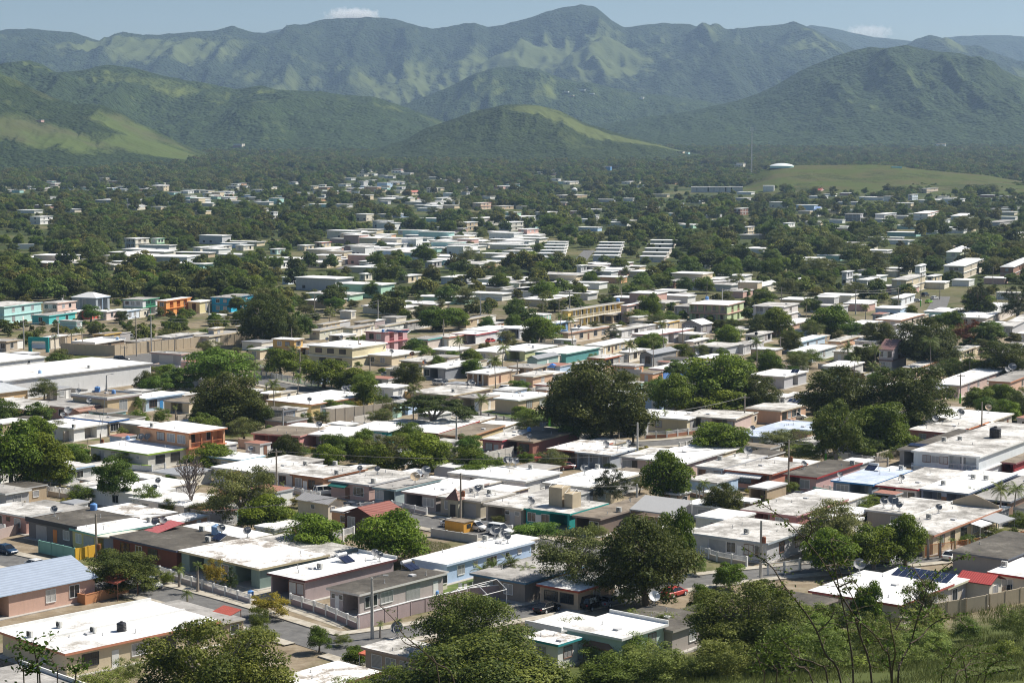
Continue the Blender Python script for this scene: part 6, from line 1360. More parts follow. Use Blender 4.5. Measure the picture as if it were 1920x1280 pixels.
solarheater(645,1052); solarheater(757,1064); solarheater(1636,880, -38)
solarpanels(1668, 1082, 8, 2, -38, 14, 'wide dark solar panel array'); solarpanels(1698, 836, 9, 1, -34, 10, 'long dark solar panel row'); solarpanels(1482, 700, 2, 1, -32, 30, 'single tilted solar panel'); solarpanels(1500, 748, 5, 1, -33, 20, 'row of dark solar panels'); solarpanels(396, 1012, 2, 1, -43, 25, 'small pair of solar panels'); solarpanels(720, 624, 8, 1, -30, 15, 'dark solar panel row')
def world(h, u, v, z): 
    w = h['O']+h['A']*u+h['B']*v; return Vector((w.x, w.y, h['gz']+z))
def hs(label): return next(h for h in HOUSES if h['root'].get('label', '').startswith(label))
def onh(label): h = hs(label); return h, h['root'].rotation_euler[2]
# block stair rooms on the teal row house
h, a = onh('teal-fronted')
for u, v, w, d, z, lab in ((2.5, 4, 2.6, 2.6, 3.2, 'taller bare block stair room on the teal row roof'), (5.6, 4, 1.6, 2.6, 2.4, 'lower bare block stair room on the teal row roof')):
    r = empty('stair_room', world(h, u, v, h['h']), a); tag(r, lab, 'stair room'); m = MB(); m.box(0, 0, 0, w, d, z); m.build('wall', paint((.50,.42,.30), .9, .2), r); m = MB()
    for x in (.05, w-.05): m.tube([(x, 0, z), (x, d*.5, z+.7), (x, d, z)], .04, 4)
    m.tube([(.05, d*.5, z+.7), (w-.05, d*.5, z+.7)], .04, 4); m.build('frame', WHITE_METAL, r)
def canopy(P, a, w, d, z, rise, mat, lab, name='canopy', posts=True, cat='canopy', hip=False):
    r = empty(name, P, a); tag(r, lab, cat); m = MB()
    if hip:
        c = (w/2, d/2, z+rise); B = [(0, 0, z), (w, 0, z), (w, d, z), (0, d, z)]
        for i in range(4): m.poly([B[i], B[(i+1) % 4], c]); m.poly([(*B[i][:2], z-.2), (*B[(i+1) % 4][:2], z-.2), B[(i+1) % 4], B[i]])
    else:
        for s in range(4):
            x0, x1 = w*s/4, w*(s+1)/4; sag = [-.0, .1, .1, 0]
            m.poly([(x0, 0, z), (x1, 0, z), (x1, d, z+rise), (x0, d, z+rise)]); m.poly([(x0, 0, z-.06), (x0, d, z+rise-.06), (x1, d, z+rise-.06), (x1, 0, z-.06)])
        m.poly([(0, 0, z-.22), (w, 0, z-.22), (w, 0, z), (0, 0, z)])
    m.build('cover', mat, r)
    if posts:
        for x, y in ((.1, .1), (w-.1, .1), (w-.1, d-.1), (.1, d-.1)): q = MB(); q.tube([(x, y, -.2), (x, y, z+(0 if hip else rise*y/d))], .06, 6); q.build('post', WHITE_METAL if 'white' in lab or 'grey' in lab else paint('brown'), r)
    return r
h, a = onh('dark brown row'); canopy(world(h, 6, 8, h['h']), a, 9, 5, .4, 1.6, plain('tarpaulin', (.42,.42,.42), .8), 'sagging grey tarpaulin tent on the dark brown row roof')
canopy(at(1092, 1243), R(-40), 4.2, 3.6, 2.3, 1.5, plain('brown_canvas', (.30,.17,.12), .8), 'brown pyramid gazebo beside the pale aqua house', 'gazebo', True, 'gazebo', True)
canopy(at(672, 1262), R(-38), 6.5, 4.5, 2.5, .5, metalroof((.62,.16,.08)), 'orange-red metal awning beside the peeling white roof', 'awning', True, 'awning')
h, a = onh('brick-brown'); canopy(world(h, .3, 6, h['h']-.2), a, 3.5, 5.5, .15, .9, metalroof((.50,.13,.13)), 'faded red ribbed canopy on the black roof edge', 'canopy', False)
P = at(184, 1117); canopy(P, R(-42), 4.5, 3.6, 2.5, .7, metalroof((.52,.14,.09), True), 'red tiled pergola over the orange-brown terrace', 'pergola', True, 'pergola')
P = at(384, 1186); canopy(P, R(-42), 3.6, 3.2, 2.3, .8, metalroof((.55,.12,.08), True), 'small red ribbed porch roof behind the olive-leaved tree', 'porch_roof', True, 'porch')
for px, py, w, mt, lab in ((1790, 1022, 6, (.40,.41,.42), 'grey metal street canopy, nearest of three'), (1838, 1016, 6, (.78,.78,.78), 'white fabric street canopy between two grey ones'), (1872, 1010, 6, (.33,.34,.35), 'dark grey street canopy, farthest of three')): canopy(at(px, py), R(50), w, 3.4, 2.5, .5, plain('canopy_%.1f' % mt[0], mt, .6), lab)
for px, py, r_, lab in ((208, 1034, 2.6, 'left round white disc canopy beside the wooden pole'), (238, 1034, 2.9, 'right round white disc canopy beside the red canopy')):
    P = at(px, py); r = empty('disc_canopy', P); tag(r, lab, 'canopy'); m = MB(); m.lathe([(0, 2.55), (r_*.8, 2.5), (r_, 2.7), (r_*.97, 2.85), (0, 2.95)], 24); m.build('disc', paint('ivory'), r); m = MB(); m.prism([(-.9, -.9), (.9, -.9), (.9, .9), (-.9, .9)], -.2, 2.5); m.build('wall', paint('gold' if px > 220 else (.45,.48,.60)), r)
h, a = onh('row house with little'); r = empty('turret', world(h, 4.2, -1.0, .0), a); tag(r, 'little brown pyramid turret over the arched row house door', 'turret'); m = MB(); m.box(-1.1, -.2, .0, 1.1, 1.2, 3.0); m.build('wall', paint((.40,.38,.30)), r); m = MB(); B = [(-1.4, -.5), (1.4, -.5), (1.4, 1.5), (-1.4, 1.5)]
for i in range(4): m.poly([(*B[i], 3.0), (*B[(i+1) % 4], 3.0), (0, .5, 4.9)])
m.build('roof', metalroof((.28,.13,.09), True), r); m = MB(); m.box(-.55, -.25, .05, .55, -.17, 2.2); m.build('door', plain('dark_opening', (.04,.04,.045), .6), r)
h, a = onh('cream house with long orange'); r = empty('gable_parapet', world(h, .3, h['lb']-1.0, h['h']), a); tag(r, 'wide tan gable parapet on the long orange eave roof', 'parapet'); m = MB(); w = h['la']-.6; m.poly([(0, 0, .01), (w, 0, .01), (w, 0, .5), (w*.45, 0, 2.0), (0, 0, .6)]); m.poly([(0, .25, .01), (0, .25, .6), (w*.45, .25, 2.0), (w, .25, .5), (w, .25, .01)])
m.poly([(0, 0, .6), (w*.45, 0, 2.0), (w*.45, .25, 2.0), (0, .25, .6)]); m.poly([(w*.45, 0, 2.0), (w, 0, .5), (w, .25, .5), (w*.45, .25, 2.0)]); m.build('wall', paint((.52,.42,.30)), r)
P = at(862, 998); r = empty('orange_kiosk', P, R(-38)); tag(r, 'small orange flat-topped kiosk near the wooden pole', 'kiosk'); m = MB(); m.box(-3, -.2, 0, 1.0, 2.4, 1.7); m.build('wall', paint((.66,.34,.06)), r); m = MB(); m.box(-3.1, -.3, 1.71, 1.1, 2.5, 1.82); m.build('roof', roofmat('brown'), r); m = MB(); m.box(.99, .6, .7, 1.04, 1.6, 1.4); m.build('window', GLASS, r)
# white pipe frame, chairs and drums on the lawn
def pipeframe():
    q = [at(838, 1142), at(860, 1122), at(915, 1098), at(884, 1090)]; c = q[0]; r = empty('tent_frame', c); tag(r, 'bare white pipe tent frame standing on the lawn', 'tent frame'); m = MB(); A = Vector((.62, -.78, 0)); B = Vector((.66, .75, 0))
    def p(u, v, z): w = A*u+B*v; return (w.x, w.y, z)
    for v in (0, 4, 8):
        f = MB(); f.tube([p(0, v, -.1), p(0, v, 2.2)], .05, 5); f.tube([p(4.5, v, -.1), p(4.5, v, 2.2)], .05, 5); f.tube([p(0, v, 2.2), p(2.25, v, 3.2), p(4.5, v, 2.2)], .05, 5); f.build('arch', WHITE_METAL, r)
    for u, z in ((0, 2.2), (2.25, 3.2), (4.5, 2.2)): m.tube([p(u, 0, z), p(u, 8, z)], .05, 5)
    m.build('purlins', WHITE_METAL, r)
pipeframe()
for k, (px, py) in enumerate(((863, 1106), (875, 1108), (890, 1104))):
    r = empty('garden_chair', at(px, py), R(40*k)); tag(r, ['left white garden chair on the lawn', 'middle white garden chair on the lawn', 'right white garden chair on the lawn'][k], 'chair', 'garden chairs'); s = MB(); s.box(-.28, -.28, .40, .28, .28, .46); s.build('seat', WHITE_METAL, r); s = MB(); s.box(-.28, .24, .46, .28, .29, 1.0); s.build('backrest', WHITE_METAL, r)
    for x in (-.25, .25):
        for y in (-.25, .25): s = MB(); s.tube([(x, y, 0), (x, y, .4)], .03, 5); s.build('leg', WHITE_METAL, r)
tag(tank(817, 1116, 11, 'blue', True), 'blue plastic drum beside the lawn and mauve-grey wall'); tag(tank(470, 1117, 9, 'blue', True), 'blue plastic drum at the gate of the pale street wall'); tag(tank(151, 1046, 9, 'blue', True), 'blue-green plastic bin by the mustard yellow wall')
# clothes line
P = at(1832, 1128); Q = at(1905, 1118); r = empty('clothes_line', P); tag(r, 'clothes line with washing between hut and slope wall', 'clothes line'); m = MB(); d = Q-P
for e in (Vector((0, 0, 0)), d): m.tube([e, e+Vector((0, 0, 2.0))], .05, 5)
m.tube([(0, 0, 1.9), tuple(d*.5+Vector((0, 0, 1.75))), tuple(d+Vector((0, 0, 1.9)))], .012, 4); m.build('line', STEEL, r)
for k, (t, c, w, hh) in enumerate(((.1, 'black', .5, 1.1), (.28, 'ash', .8, .9), (.42, 'white', .7, 1.0), (.56, 'red', .8, 1.0), (.68, 'beige', .7, .9), (.80, 'black', .6, .9), (.9, 'navy', .6, .8))):
    o = P+d*t; u = d.normalized(); m = MB(); n = Vector((-u.y, u.x, 0))
    for i in range(4):
        a0, a1 = u*(w*(i/4-.5)), u*(w*((i+1)/4-.5)); b0, b1 = n*(.05*math.sin(i*2)), n*(.05*math.sin((i+1)*2)); m.poly([a0+Vector((0, 0, 1.8)), a1+Vector((0, 0, 1.8)), a1+b1+Vector((0, 0, 1.8-hh)), a0+b0+Vector((0, 0, 1.8-hh))])
    o_ = m.build('garment', plain('cloth_'+c, PAL[c], .9), None, o); tag(o_, ['black trousers on the clothes line', 'pale grey sheet on the clothes line', 'white shirt on the clothes line', 'red towel on the clothes line', 'beige towel on the clothes line', 'black cloth on the clothes line', 'dark blue cloth at the right end of the clothes line'][k], 'laundry', 'washing on the line')
canopy(at(1022, 702), R(-30), 3, 3, 2.2, .9, plain('blue_canvas', (.03,.18,.55), .7), 'bright blue pyramid sunshade by the enormous ficus', 'sunshade', True, 'sunshade', True)
canopy(at(243, 655), R(-24), 6, 3, .8, .6, plain('blue_tarp', (.04,.22,.55), .7), 'blue tarpaulin behind the curved beige wall', 'tarpaulin', False, 'tarpaulin')
def shopsign(px, yt, yb):
    P = at(px, yb); k = P.y/F; h = (yb-yt)*k; r = empty('pylon_sign', P, R(-5)); tag(r, 'teal pylon sign with white panels at the gas station', 'sign'); m = MB(); m.box(-3.2, -.3, 0, -2.2, .3, h); m.box(2.2, -.3, 0, 3.2, .3, h); m.box(-2.2, -.28, h-1.2, 2.2, .28, h-.02); m.build('frame', paint((.03,.36,.36)), r)
    for i in range(3): m = MB(); m.box(-2.19, -.2, 1.2+i*(h-2.6)/3, 2.19, .2, 1.2+(i+.9)*(h-2.6)/3); m.build('panel', paint('sky' if i != 2 else 'white'), r)
shopsign(73, 632, 660)
# ------------------------------------------------------------------ back-yard sheds, yard walls and bushes between the houses
def fillers():
    rng = random.Random(101); placed = []; wl0 = ['ash', 'ivory', 'cream', 'tan', 'mauve', 'grey', 'white', 'beige']
    def free(x, y, rad):
        for H_ in HOUSES:
            rx, ry = x-H_['O'].x, y-H_['O'].y; u = rx*H_['A'].x+ry*H_['A'].y; v = rx*H_['B'].x+ry*H_['B'].y
            if -rad < u < H_['la']+rad and -rad < v < H_['lb']+H_.get('ext', 0)+rad: return False
        for c, w in ROADPTS:
            if (((c[:, 0]-x)**2+(c[:, 1]-y)**2).min())**.5 < w/2+1.9+rad: return False
        return all((x-a)**2+(y-b)**2 > (rad+r0)**2 for a, b, r0 in placed)
    # back rooms under a lower slab, grown onto the rear of the houses
    nx = 0
    for H_ in HOUSES[:NEAR_N]:
        if H_['root'].get('category') != 'house' or H_['h'] > 4 or rng.random() > .8: continue
        for D in (rng.uniform(5, 9), 4.0, 2.6):
            u0 = H_['la']*rng.choice((.02, .02, .3)); u1 = H_['la']*rng.choice((.98, .98, .7)); q_ = [(u, H_['lb']+v) for u in (u0+.3, (u0+u1)/2, u1-.3) for v in (.8, D*.5, D)]
            ok = True
            for u, v in q_:
                w = H_['O']+H_['A']*u+H_['B']*v
                for G in HOUSES:
                    if G is H_: continue
                    rx, ry = w.x-G['O'].x, w.y-G['O'].y; a_ = rx*G['A'].x+ry*G['A'].y; b_ = rx*G['B'].x+ry*G['B'].y
                    if -.3 < a_ < G['la']+.3 and -.3 < b_ < G['lb']+G.get('ext', 0)+.3: ok = False
                for c, wd in ROADPTS:
                    if (((c[:, 0]-w.x)**2+(c[:, 1]-w.y)**2).min())**.5 < wd/2+2.2: ok = False
            if not ok: continue
            r = H_['root']; b0 = H_['lb']-.38; b1 = H_['lb']+D; hh = H_['h']-rng.uniform(.25, .6); m = MB(); m.prism([(u0+.2, b0), (u1-.2, b0), (u1-.2, b1-.2), (u0+.2, b1-.2)], .0, hh-.2, cap=False); m.build('back_room', paint(rng.choice(wl0)), r)
            m = MB(); m.box(u0, H_['lb']+.01, hh-.2, u1, b1, hh, 1, 0); m.build('back_roof', [roofmat(rng.choice(['clean', 'worn', 'clean', 'grey', 'patch', 'worn', 'brown', 'dark'])), paint(rng.choice(['white', 'ash', 'ivory', 'tan']))], r)
            if rng.random() < .7: window(r, None, 'B', (b0+b1)/2, (b0+b1)/2+1.2, .95, 2.0, u1-.2, 'w', rng, False)
            H_['ext'] = D; nx += 1; break
    print('EXT', nx)
    ns = nw = nb = nt_ = 0; wl = ['ash', 'ivory', 'cream', 'tan', 'pink', 'sky', 'white', (.4,.4,.4), (.5,.35,.25), 'aqua', 'peach']
    for it in range(5200):
        px = rng.uniform(-40, 1960); py = 585+435*rng.random()**.8
        if 620 < py < 668 and px < 480: continue
        P = at(px, py); q = rng.random()
        if q < .45 and ns < 150:
            la = rng.uniform(3, 8.5); lb = rng.uniform(3, 8.5); a = -36 if py > 780 else -29; rad = max(la, lb)*.5
            if not free(P.x, P.y, rad*.72): continue
            h = rng.uniform(2.3, 2.85); aR = R(a); A = Vector((math.cos(aR), math.sin(aR), 0)); B = Vector((-math.sin(aR), math.cos(aR), 0)); Nn = P+A*la*.5-B*lb*.5
            hp = proj(Nn.x, Nn.y, h); rf = rng.choice(['worn', 'grey', 'clean', 'clean', 'clean', 'white', 'brown', 'dark', 'patch', (.35,.36,.38), 'worn', (.40,.18,.12)]); wl_ = rng.choice(wl)
            house(hp[0]-1, hp[0], hp[1], hp[0]+1, None, wl_, rf, h, a, None, rng.choice(['', 'w', 'd', 'c']), rng.choice(['', 'w', 'wd', 'd']), lens=(la, lb), cat='shed', name='shed', near=False, group='sheds and back rooms between the houses', over=.2)
            placed.append((P.x, P.y, rad)); ns += 1
            rn = {'worn': 'stained-roofed', 'grey': 'grey-roofed', 'clean': 'white-roofed', 'white': 'white sheet-roofed', 'brown': 'brown-roofed', 'patch': 'patchy-roofed', 'dark': 'black-roofed'}.get(rf if isinstance(rf, str) else '', 'metal-roofed'); HOUSES[-1]['auto'] = 'small %s shed' % rn
        elif q < .56 and nw < 80 and py > 640:
            a = R((-36 if py > 780 else -29)+rng.choice((0, 90))); L = rng.uniform(5, 11); d = Vector((math.cos(a), math.sin(a), 0))*L*.5
            if not (free(P.x-d.x, P.y-d.y, .4) and free(P.x+d.x, P.y+d.y, .4) and free(P.x, P.y, .4)): continue
            f_([(P.x-d.x, P.y-d.y, 0), (P.x+d.x, P.y+d.y, 0)], rng.uniform(1.3, 2.1), rng.choice([(.40,.37,.33), (.50,.45,.38), 'ash', (.52,.40,.32), (.58,.56,.52)]), None, rng.choice(['solid', 'solid', 'rail', 'bars'])); placed.append((P.x, P.y, .6)); nw += 1
        elif q < .86 and nb < 185:
            w = rng.uniform(1.4, 4.2); 
            if not free(P.x, P.y, w*.42): continue
            k = F/P.y; hh = w*rng.uniform(.6, 1.0); T(rng.choice(['shrub', 'shrub', 'dusty', 'bright', 'mango', 'olive', 'gold'] if w > 2.2 else ['shrub', 'dusty', 'shrub', 'gold']), px-w*.5*k, py-hh*k, px+w*.5*k, py); placed.append((P.x, P.y, w*.35)); nb += 1
        elif nt_ < 112 and py < 900:
            w = rng.uniform(4.5, 8); 
            if not free(P.x, P.y, 1.1): continue
            k = F/P.y; hh = w*rng.uniform(.75, 1.1); 
            cov = [H_ for H_ in HOUSES[:NEAR_N] if abs(H_['px']-px) < w*.4*k+12 and 0 < py-H_['py'] < hh*k*.75]
            if cov and rng.random() < .5: continue
            T(rng.choice(['mango', 'mango', 'tall', 'ficus', 'bright', 'olive']), px-w*.5*k, py-hh*k, px+w*.5*k, py); placed.append((P.x, P.y, 2)); nt_ += 1
    npalm = 0
    for it in range(400):
        px = rng.uniform(420, 1900); py = rng.uniform(590, 800); P = at(px, py)
        if npalm >= 26 or not free(P.x, P.y, .5): continue
        h = rng.uniform(5.5, 9.5)*F/P.y; palm(px, py-h, py, None, rng.uniform(4.5, 6)*F/P.y, 'coco', rng.uniform(.02, .12)); placed.append((P.x, P.y, .8)); npalm += 1
    print('FILL', ns, nw, nb, nt_)
fillers()
# ------------------------------------------------------------------ houses farther off
FH = []
def far(x0, x1, yb, label, st=1, wall='ivory', roof='clean', ang=-28, depth=None, h=None, trim=None, gable=None, fa=None, fb=None, cat='house', name='house', split=.45):
    h = h or (3.2 if st == 1 else 3.1*st); Pg = at(x0+(x1-x0)*split, yb); k = F/Pg.y
    fa = fa if fa is not None else '/'.join(['w']*st); fb = fb if fb is not None else '/'.join(['ww']*st)
    o = house(x0, x0+(x1-x0)*split, yb-h*k, x1, label, wall, roof, h, ang, trim, fa, fb, st, near=False, pipes=False, lens=(None, depth), gable=gable, cat=cat, name=name)
    FH.append((x0, x1, yb-h*k, yb)); return o
for e in [
 (55, 100, 421, 'white two-storey house with long gallery on the left slope', 2, 'white'), (232, 281, 466, 'white two-storey house with flat deck roof on the valley floor', 2, 'ivory', 'clean', -28, None, None, None, None, 'gg/gg', 'gg/gg'), (281, 310, 466, 'pale green church-like building with green trim', 2, (.50,.62,.46), 'clean', -28, None, None, 'green'),
 (360, 395, 474, 'first long white-roofed house in the row right of the pale green building'), (393, 436, 471, 'second long white-roofed house right of the pale green building'), (440, 477, 470, 'third long white-roofed house right of the pale green building'), (505, 536, 477, 'mint-eaved house at the left of the dense far rows', 1, (.45,.62,.56)), (556, 590, 470, 'cream house at the top left of the dense far rows', 1, 'cream'), (588, 622, 464, 'cream house with red roof edge in the far rows', 1, 'cream', 'clean', -28, None, None, 'red'), (612, 646, 474, 'pinkish house in the far rows', 1, 'pink'),
 (408, 447, 503, 'white workshop with green trim and round sign behind the warehouse', 1, (.62,.66,.70), 'clean', -28, None, 4.4, 'green'), (527, 558, 533, 'pale blue-white house alone in the scrub', 1, (.60,.68,.72)), (510, 548, 503, 'low white rows beside the side street', 1, 'white'), (540, 580, 497, 'low white house behind the side street', 1, 'white'),
 (735, 768, 408, 'blue and cream house on a green bank', 1, (.30,.42,.60)), (882, 936, 424, 'long pale two-storey house on the rise', 2, (.52,.50,.46)), (955, 1005, 421, 'white two-storey house with open galleries on the rise', 2, 'white', 'clean', -28, None, None, None, None, 'gg/gg', 'gg/gg'), (1003, 1046, 412, 'large white-roofed two-storey house at the top of the rise', 2, (.50,.49,.46)), (935, 988, 433, 'grey-cream house stepping down the rise', 2, (.55,.53,.48)), (970, 1011, 447, 'pink-edged two-storey house at the foot of the rise', 2, 'pink'), (818, 860, 434, 'white flat house left of the rise', 1), (858, 897, 433, 'tan house left of the rise', 2, 'tan'), (745, 772, 440, 'small pale house beside a green bank', 1, (.52,.58,.55)), (885, 922, 393, 'cream and red two-storey house above the rise', 2, 'beige', 'clean', -28, None, None, (.50,.20,.14)), (922, 964, 393, 'low tan house with red strip above the rise', 1, 'tan', 'worn'), (752, 792, 366, 'long red-roofed house below the hills', 1, 'beige', (.45,.14,.09), -28, None, None, None, 'y'),
 (825, 886, 533, 'long white house with shaded front in the trees', 1, (.48,.52,.56)), (672, 700, 526, 'small pale house with gabled front', 1, 'ivory'), (745, 792, 530, 'cream low house with hip roof in the trees', 1, 'cream'), (795, 830, 502, 'grey shed-roofed house above the wooded strip', 1, (.38,.37,.37)), (985, 1012, 505, 'white house on stilts over the wooded strip', 1, 'white'), (1060, 1100, 531, 'peach house with brown roof edge', 1, 'peach'), (1080, 1102, 522, 'grey block under construction among palms', 2, 'ash'), (1302, 1322, 541, 'plain white box house with pink roof edge', 1, 'white', 'clean', -28, None, 4, 'pink'), (1248, 1288, 540, 'brown-walled house with blue tank roof', 1, 'brown', 'grey'),
 (1583, 1652, 415, 'large grey two-storey mansion with galleries', 2, (.40,.40,.41), 'grey', -20, 14, None, None, None, 'gggg/gggg', 'g/g'), (1640, 1682, 415, 'white annex house right of the grey mansion', 2, 'ash'), (1712, 1775, 414, 'white two-storey house with orange roof end', 2, 'white', 'clean', -20, None, None, (.60,.25,.12)), (1753, 1783, 420, 'white block below the orange roof end', 1, 'white'), (1782, 1856, 412, 'long teal-white roofed house at the far right', 1, (.62,.68,.68), 'clean', -20), (1850, 1906, 424, 'grey terraced house at the far right slope', 1, (.42,.42,.42), 'grey'), (1892, 1930, 447, 'pale house at the far right edge', 1), (1376, 1404, 404, 'brown house with turquoise roof tank', 2, 'brown'), (1525, 1546, 406, 'white house with blue roof in the trees', 2, 'white', (.20,.30,.55), -20, None, None, None, 'x'), (1467, 1492, 426, 'white-roofed pavilion in the dark trees', 1, 'white'), (1392, 1416, 442, 'narrow cream house with white arches', 2, 'cream'), (1720, 1760, 364, 'beige two-storey shell on the far right rise', 2, 'beige', 'grey'), (1763, 1796, 361, 'white-roofed house right of the beige shell', 1), (1702, 1722, 376, 'pale blue house on the far right rise', 2, (.55,.62,.68)), (1566, 1600, 358, 'white metal-roofed house below the grassy hill', 1), (1640, 1666, 358, 'grey house below the grassy hill', 2, 'ash'), (1530, 1548, 362, 'small red-roofed house below the grassy hill', 1, 'pink', 'tilered', -20, None, None, None, 'x'),
 (1355, 1376, 470, 'low house with white roof strip in the woods', 1), (1436, 1472, 480, 'white-roofed house beside a tall pole in the woods', 1), (1676, 1716, 492, 'bare grey concrete house at the wood edge', 1, (.36,.34,.31), 'grey'), (1757, 1808, 478, 'house with white gabled roof and orange base', 1, 'ivory', 'white', -20, None, None, (.55,.22,.12), 'x'), (1773, 1836, 494, 'pale green two-storey house with flat roof', 2, (.55,.60,.48), 'clean', -20), (1768, 1858, 523, 'big pale two-storey school-like block', 2, (.60,.54,.44), 'clean', -22, None, None, None, None, 'WWWW/WWWW', 'gg/gg'), (1874, 1935, 525, 'brick-brown block with white hip roof', 2, (.36,.22,.17), 'white', -22, None, None, None, 'hip'),
 (1400, 1460, 551, 'house with wide ribbed white roof', 1, 'ivory', 'white', -24, None, None, None, 'y'), (1484, 1528, 537, 'white-roofed house with peach verandah', 1, 'peach'), (1577, 1602, 535, 'grey house with white flat roof in the palms', 2, 'ash'), (1606, 1652, 538, 'long white-roofed house behind a parked bus', 1, 'ash'), (1716, 1738, 523, 'white tower-like house with pyramid roof', 2, 'white', 'white', -24, None, None, None, 'hip'), (1735, 1768, 531, 'white low wing with cream terrace wall', 1, 'cream'), (1670, 1737, 552, 'cream two-storey house with orange terrace', 2, (.60,.52,.38), 'worn', -24), (1670, 1718, 574, 'white house with narrow blue door by the side street', 1, (.70,.73,.76), 'clean', -24), (1372, 1396, 536, 'low dim house left of the ribbed roof', 1, 'tan', 'worn'),
 (1038, 1102, 372, 'tan shed row beside the white silo', 1, 'tan', 'worn'), (1165, 1202, 345, 'pale house group below the centre hill', 1), (1055, 1085, 346, 'white house left of the centre rise', 1), (925, 966, 354, 'pale pink house below the centre hill', 1, 'pink'), (690, 708, 346, 'white two-storey house on a green knoll', 2), (186, 206, 341, 'cream house at the left foothill', 2, 'cream'), (445, 463, 348, 'orange-walled house on a small lawn', 1, 'peach'), (500, 520, 355, 'ivory house right of the small lawn', 1), (460, 476, 408, 'white gabled house deep in the left woods', 2, 'white', 'silver', -28, None, None, None, 'x'), (506, 522, 411, 'pale pavilion house deep in the left woods', 2, 'white'), (150, 174, 356, 'mint box house at the left foothill row', 1, 'mint')]:
    far(*e)
far(268, 394, 500, 'long grey-walled warehouse with white roof', 1, (.5,.52,.55), 'clean', -12, 20, 5.2, 'white', None, '', '', 'warehouse', 'warehouse', .66)
far(1248, 1406, 361, 'very long pale industrial shed below the grassy hill', 1, (.52,.52,.52), 'worn', -6, 18, 6.5, 'white', None, 'wwwwwwww', 'www', 'warehouse', 'warehouse', .92); far(1430, 1461, 361, 'small white industrial shed right of the long one', 1, 'white', 'clean', -10, 16, 8, None, None, '', '', 'warehouse', 'warehouse', .7); far(1128, 1156, 320, 'blue-walled long shed under the centre hill', 1, (.12,.28,.50), 'clean', -10, 20, 7, 'white', None, '', '', 'warehouse', 'warehouse', .6)
for k, y in enumerate([493, 486, 480, 474, 468, 463]): far(1004-k*-4, 1066+k*1, y, ['lowest','second','third','fourth','fifth','topmost'][k]+' terrace of the stepped white rows left of the street', 1, 'white', 'clean', -14, 9, split=.8)
for k, y in enumerate([490, 483, 476, 470, 464]): far(1110+k*3, 1170+k*2, y, ['lowest','second','third','fourth','topmost'][k]+' terrace of the stepped white rows right of the street', 1, 'ash', 'clean', -14, 9, split=.8)
for k, y in enumerate([492, 484, 476, 468, 460]): far(1198+k*5, 1262+k*5, y, ['lowest','second','third','fourth','topmost'][k]+' terrace of the stepped rows with orange ends', 1, (.66,.60,.54), 'clean', -14, 10, None, (.66,.60,.55), split=.75)
# a tank dome, silo, lattice mast, and the trailer on the grass
def dome():
    P = atd(1466, 308, 2490); r = empty('dome_tank', Vector((P.x, P.y, P.z-3))); tag(r, 'pale green-white dome tank on the grassy hill crest', 'storage tank')
    m = MB(); m.lathe([(15.5, -2), (15.5, .9)], 32); m.build('wall', plain('tank_green', (.42,.66,.58), .5), r); m = MB(); m.lathe([(15.8, .9), (13, 2.3), (9, 3.4), (4, 4.1), (0, 4.3)], 32); m.build('roof', plain('tank_white', (.74,.78,.76), .5), r, smooth=True)
    P = atd(1680, 315, 2480); m = MB(); m.box(-6, -4, -2, 7, 4, 2.0); o = m.build('water_tank', plain('tank_aqua', (.40,.70,.66), .5), None, P); tag(o, 'low aqua box tank on the grassy hill', 'storage tank')
    P = at(1077, 367); r = empty('silo', P); tag(r, 'narrow white silo beside the tan shed row', 'silo'); k = P.y/F; m = MB(); m.lathe([(3.2, -.5), (3.2, 13*k*.95)], 16); m.build('shaft', plain('silo_white', (.72,.72,.70), .6), r); m = MB(); m.lathe([(3.3, 12.6*k), (1.6, 14.6*k), (0, 15*k)], 16); m.build('cap', plain('silo_white', (.72,.72,.70), .6), r)
    P = atd(1409, 318, 2560); h = (318-240)*2560/F; r = empty('lattice_mast', Vector((P.x, P.y, P.z-4))); tag(r, 'tall thin lattice mast beside the dome tank', 'radio mast'); m = MB(); s = .8
    for x, y in ((-s, -s), (s, -s), (0, s)): m.tube([(x, y, 0), (x*.4, y*.4, h+4)], .16, 4)
    for i in range(22):
        z = (h+2)*i/22; q = 1-.6*z/h; m.tube([(-s*q, -s*q, z), (s*q, -s*q, z+2.4)], .09, 3); m.tube([(s*q, -s*q, z), (0, s*q, z+2.4)], .09, 3)
    m.build('tower', plain('mast_grey', (.45,.45,.46), .5), r); m = MB()
    for z in (h-1, h+2): m.box(-1.8, -.3, z, -.9, .3, z+2.2); m.box(.9, -.3, z, 1.8, .3, z+2.2)
    m.build('antenna', plain('mast_white', (.7,.7,.7), .5), r)
    P = at(45, 470); r = empty('trailer', P, R(20)); tag(r, 'long white box trailer parked on the grass slope', 'trailer'); k = P.y/F; m = MB(); m.box(-19*k, -1.3, 1.1, 19*k, 1.3, 1.1+9*k); m.build('box', plain('trailer_white', (.66,.66,.64), .5), r)
    for x in (-13*k, -10*k, 12*k): m = MB(); m.tube([(x, -1.25, .5), (x, 1.25, .5)], .5, 12); m.build('wheel', TYRE, r)
dome()
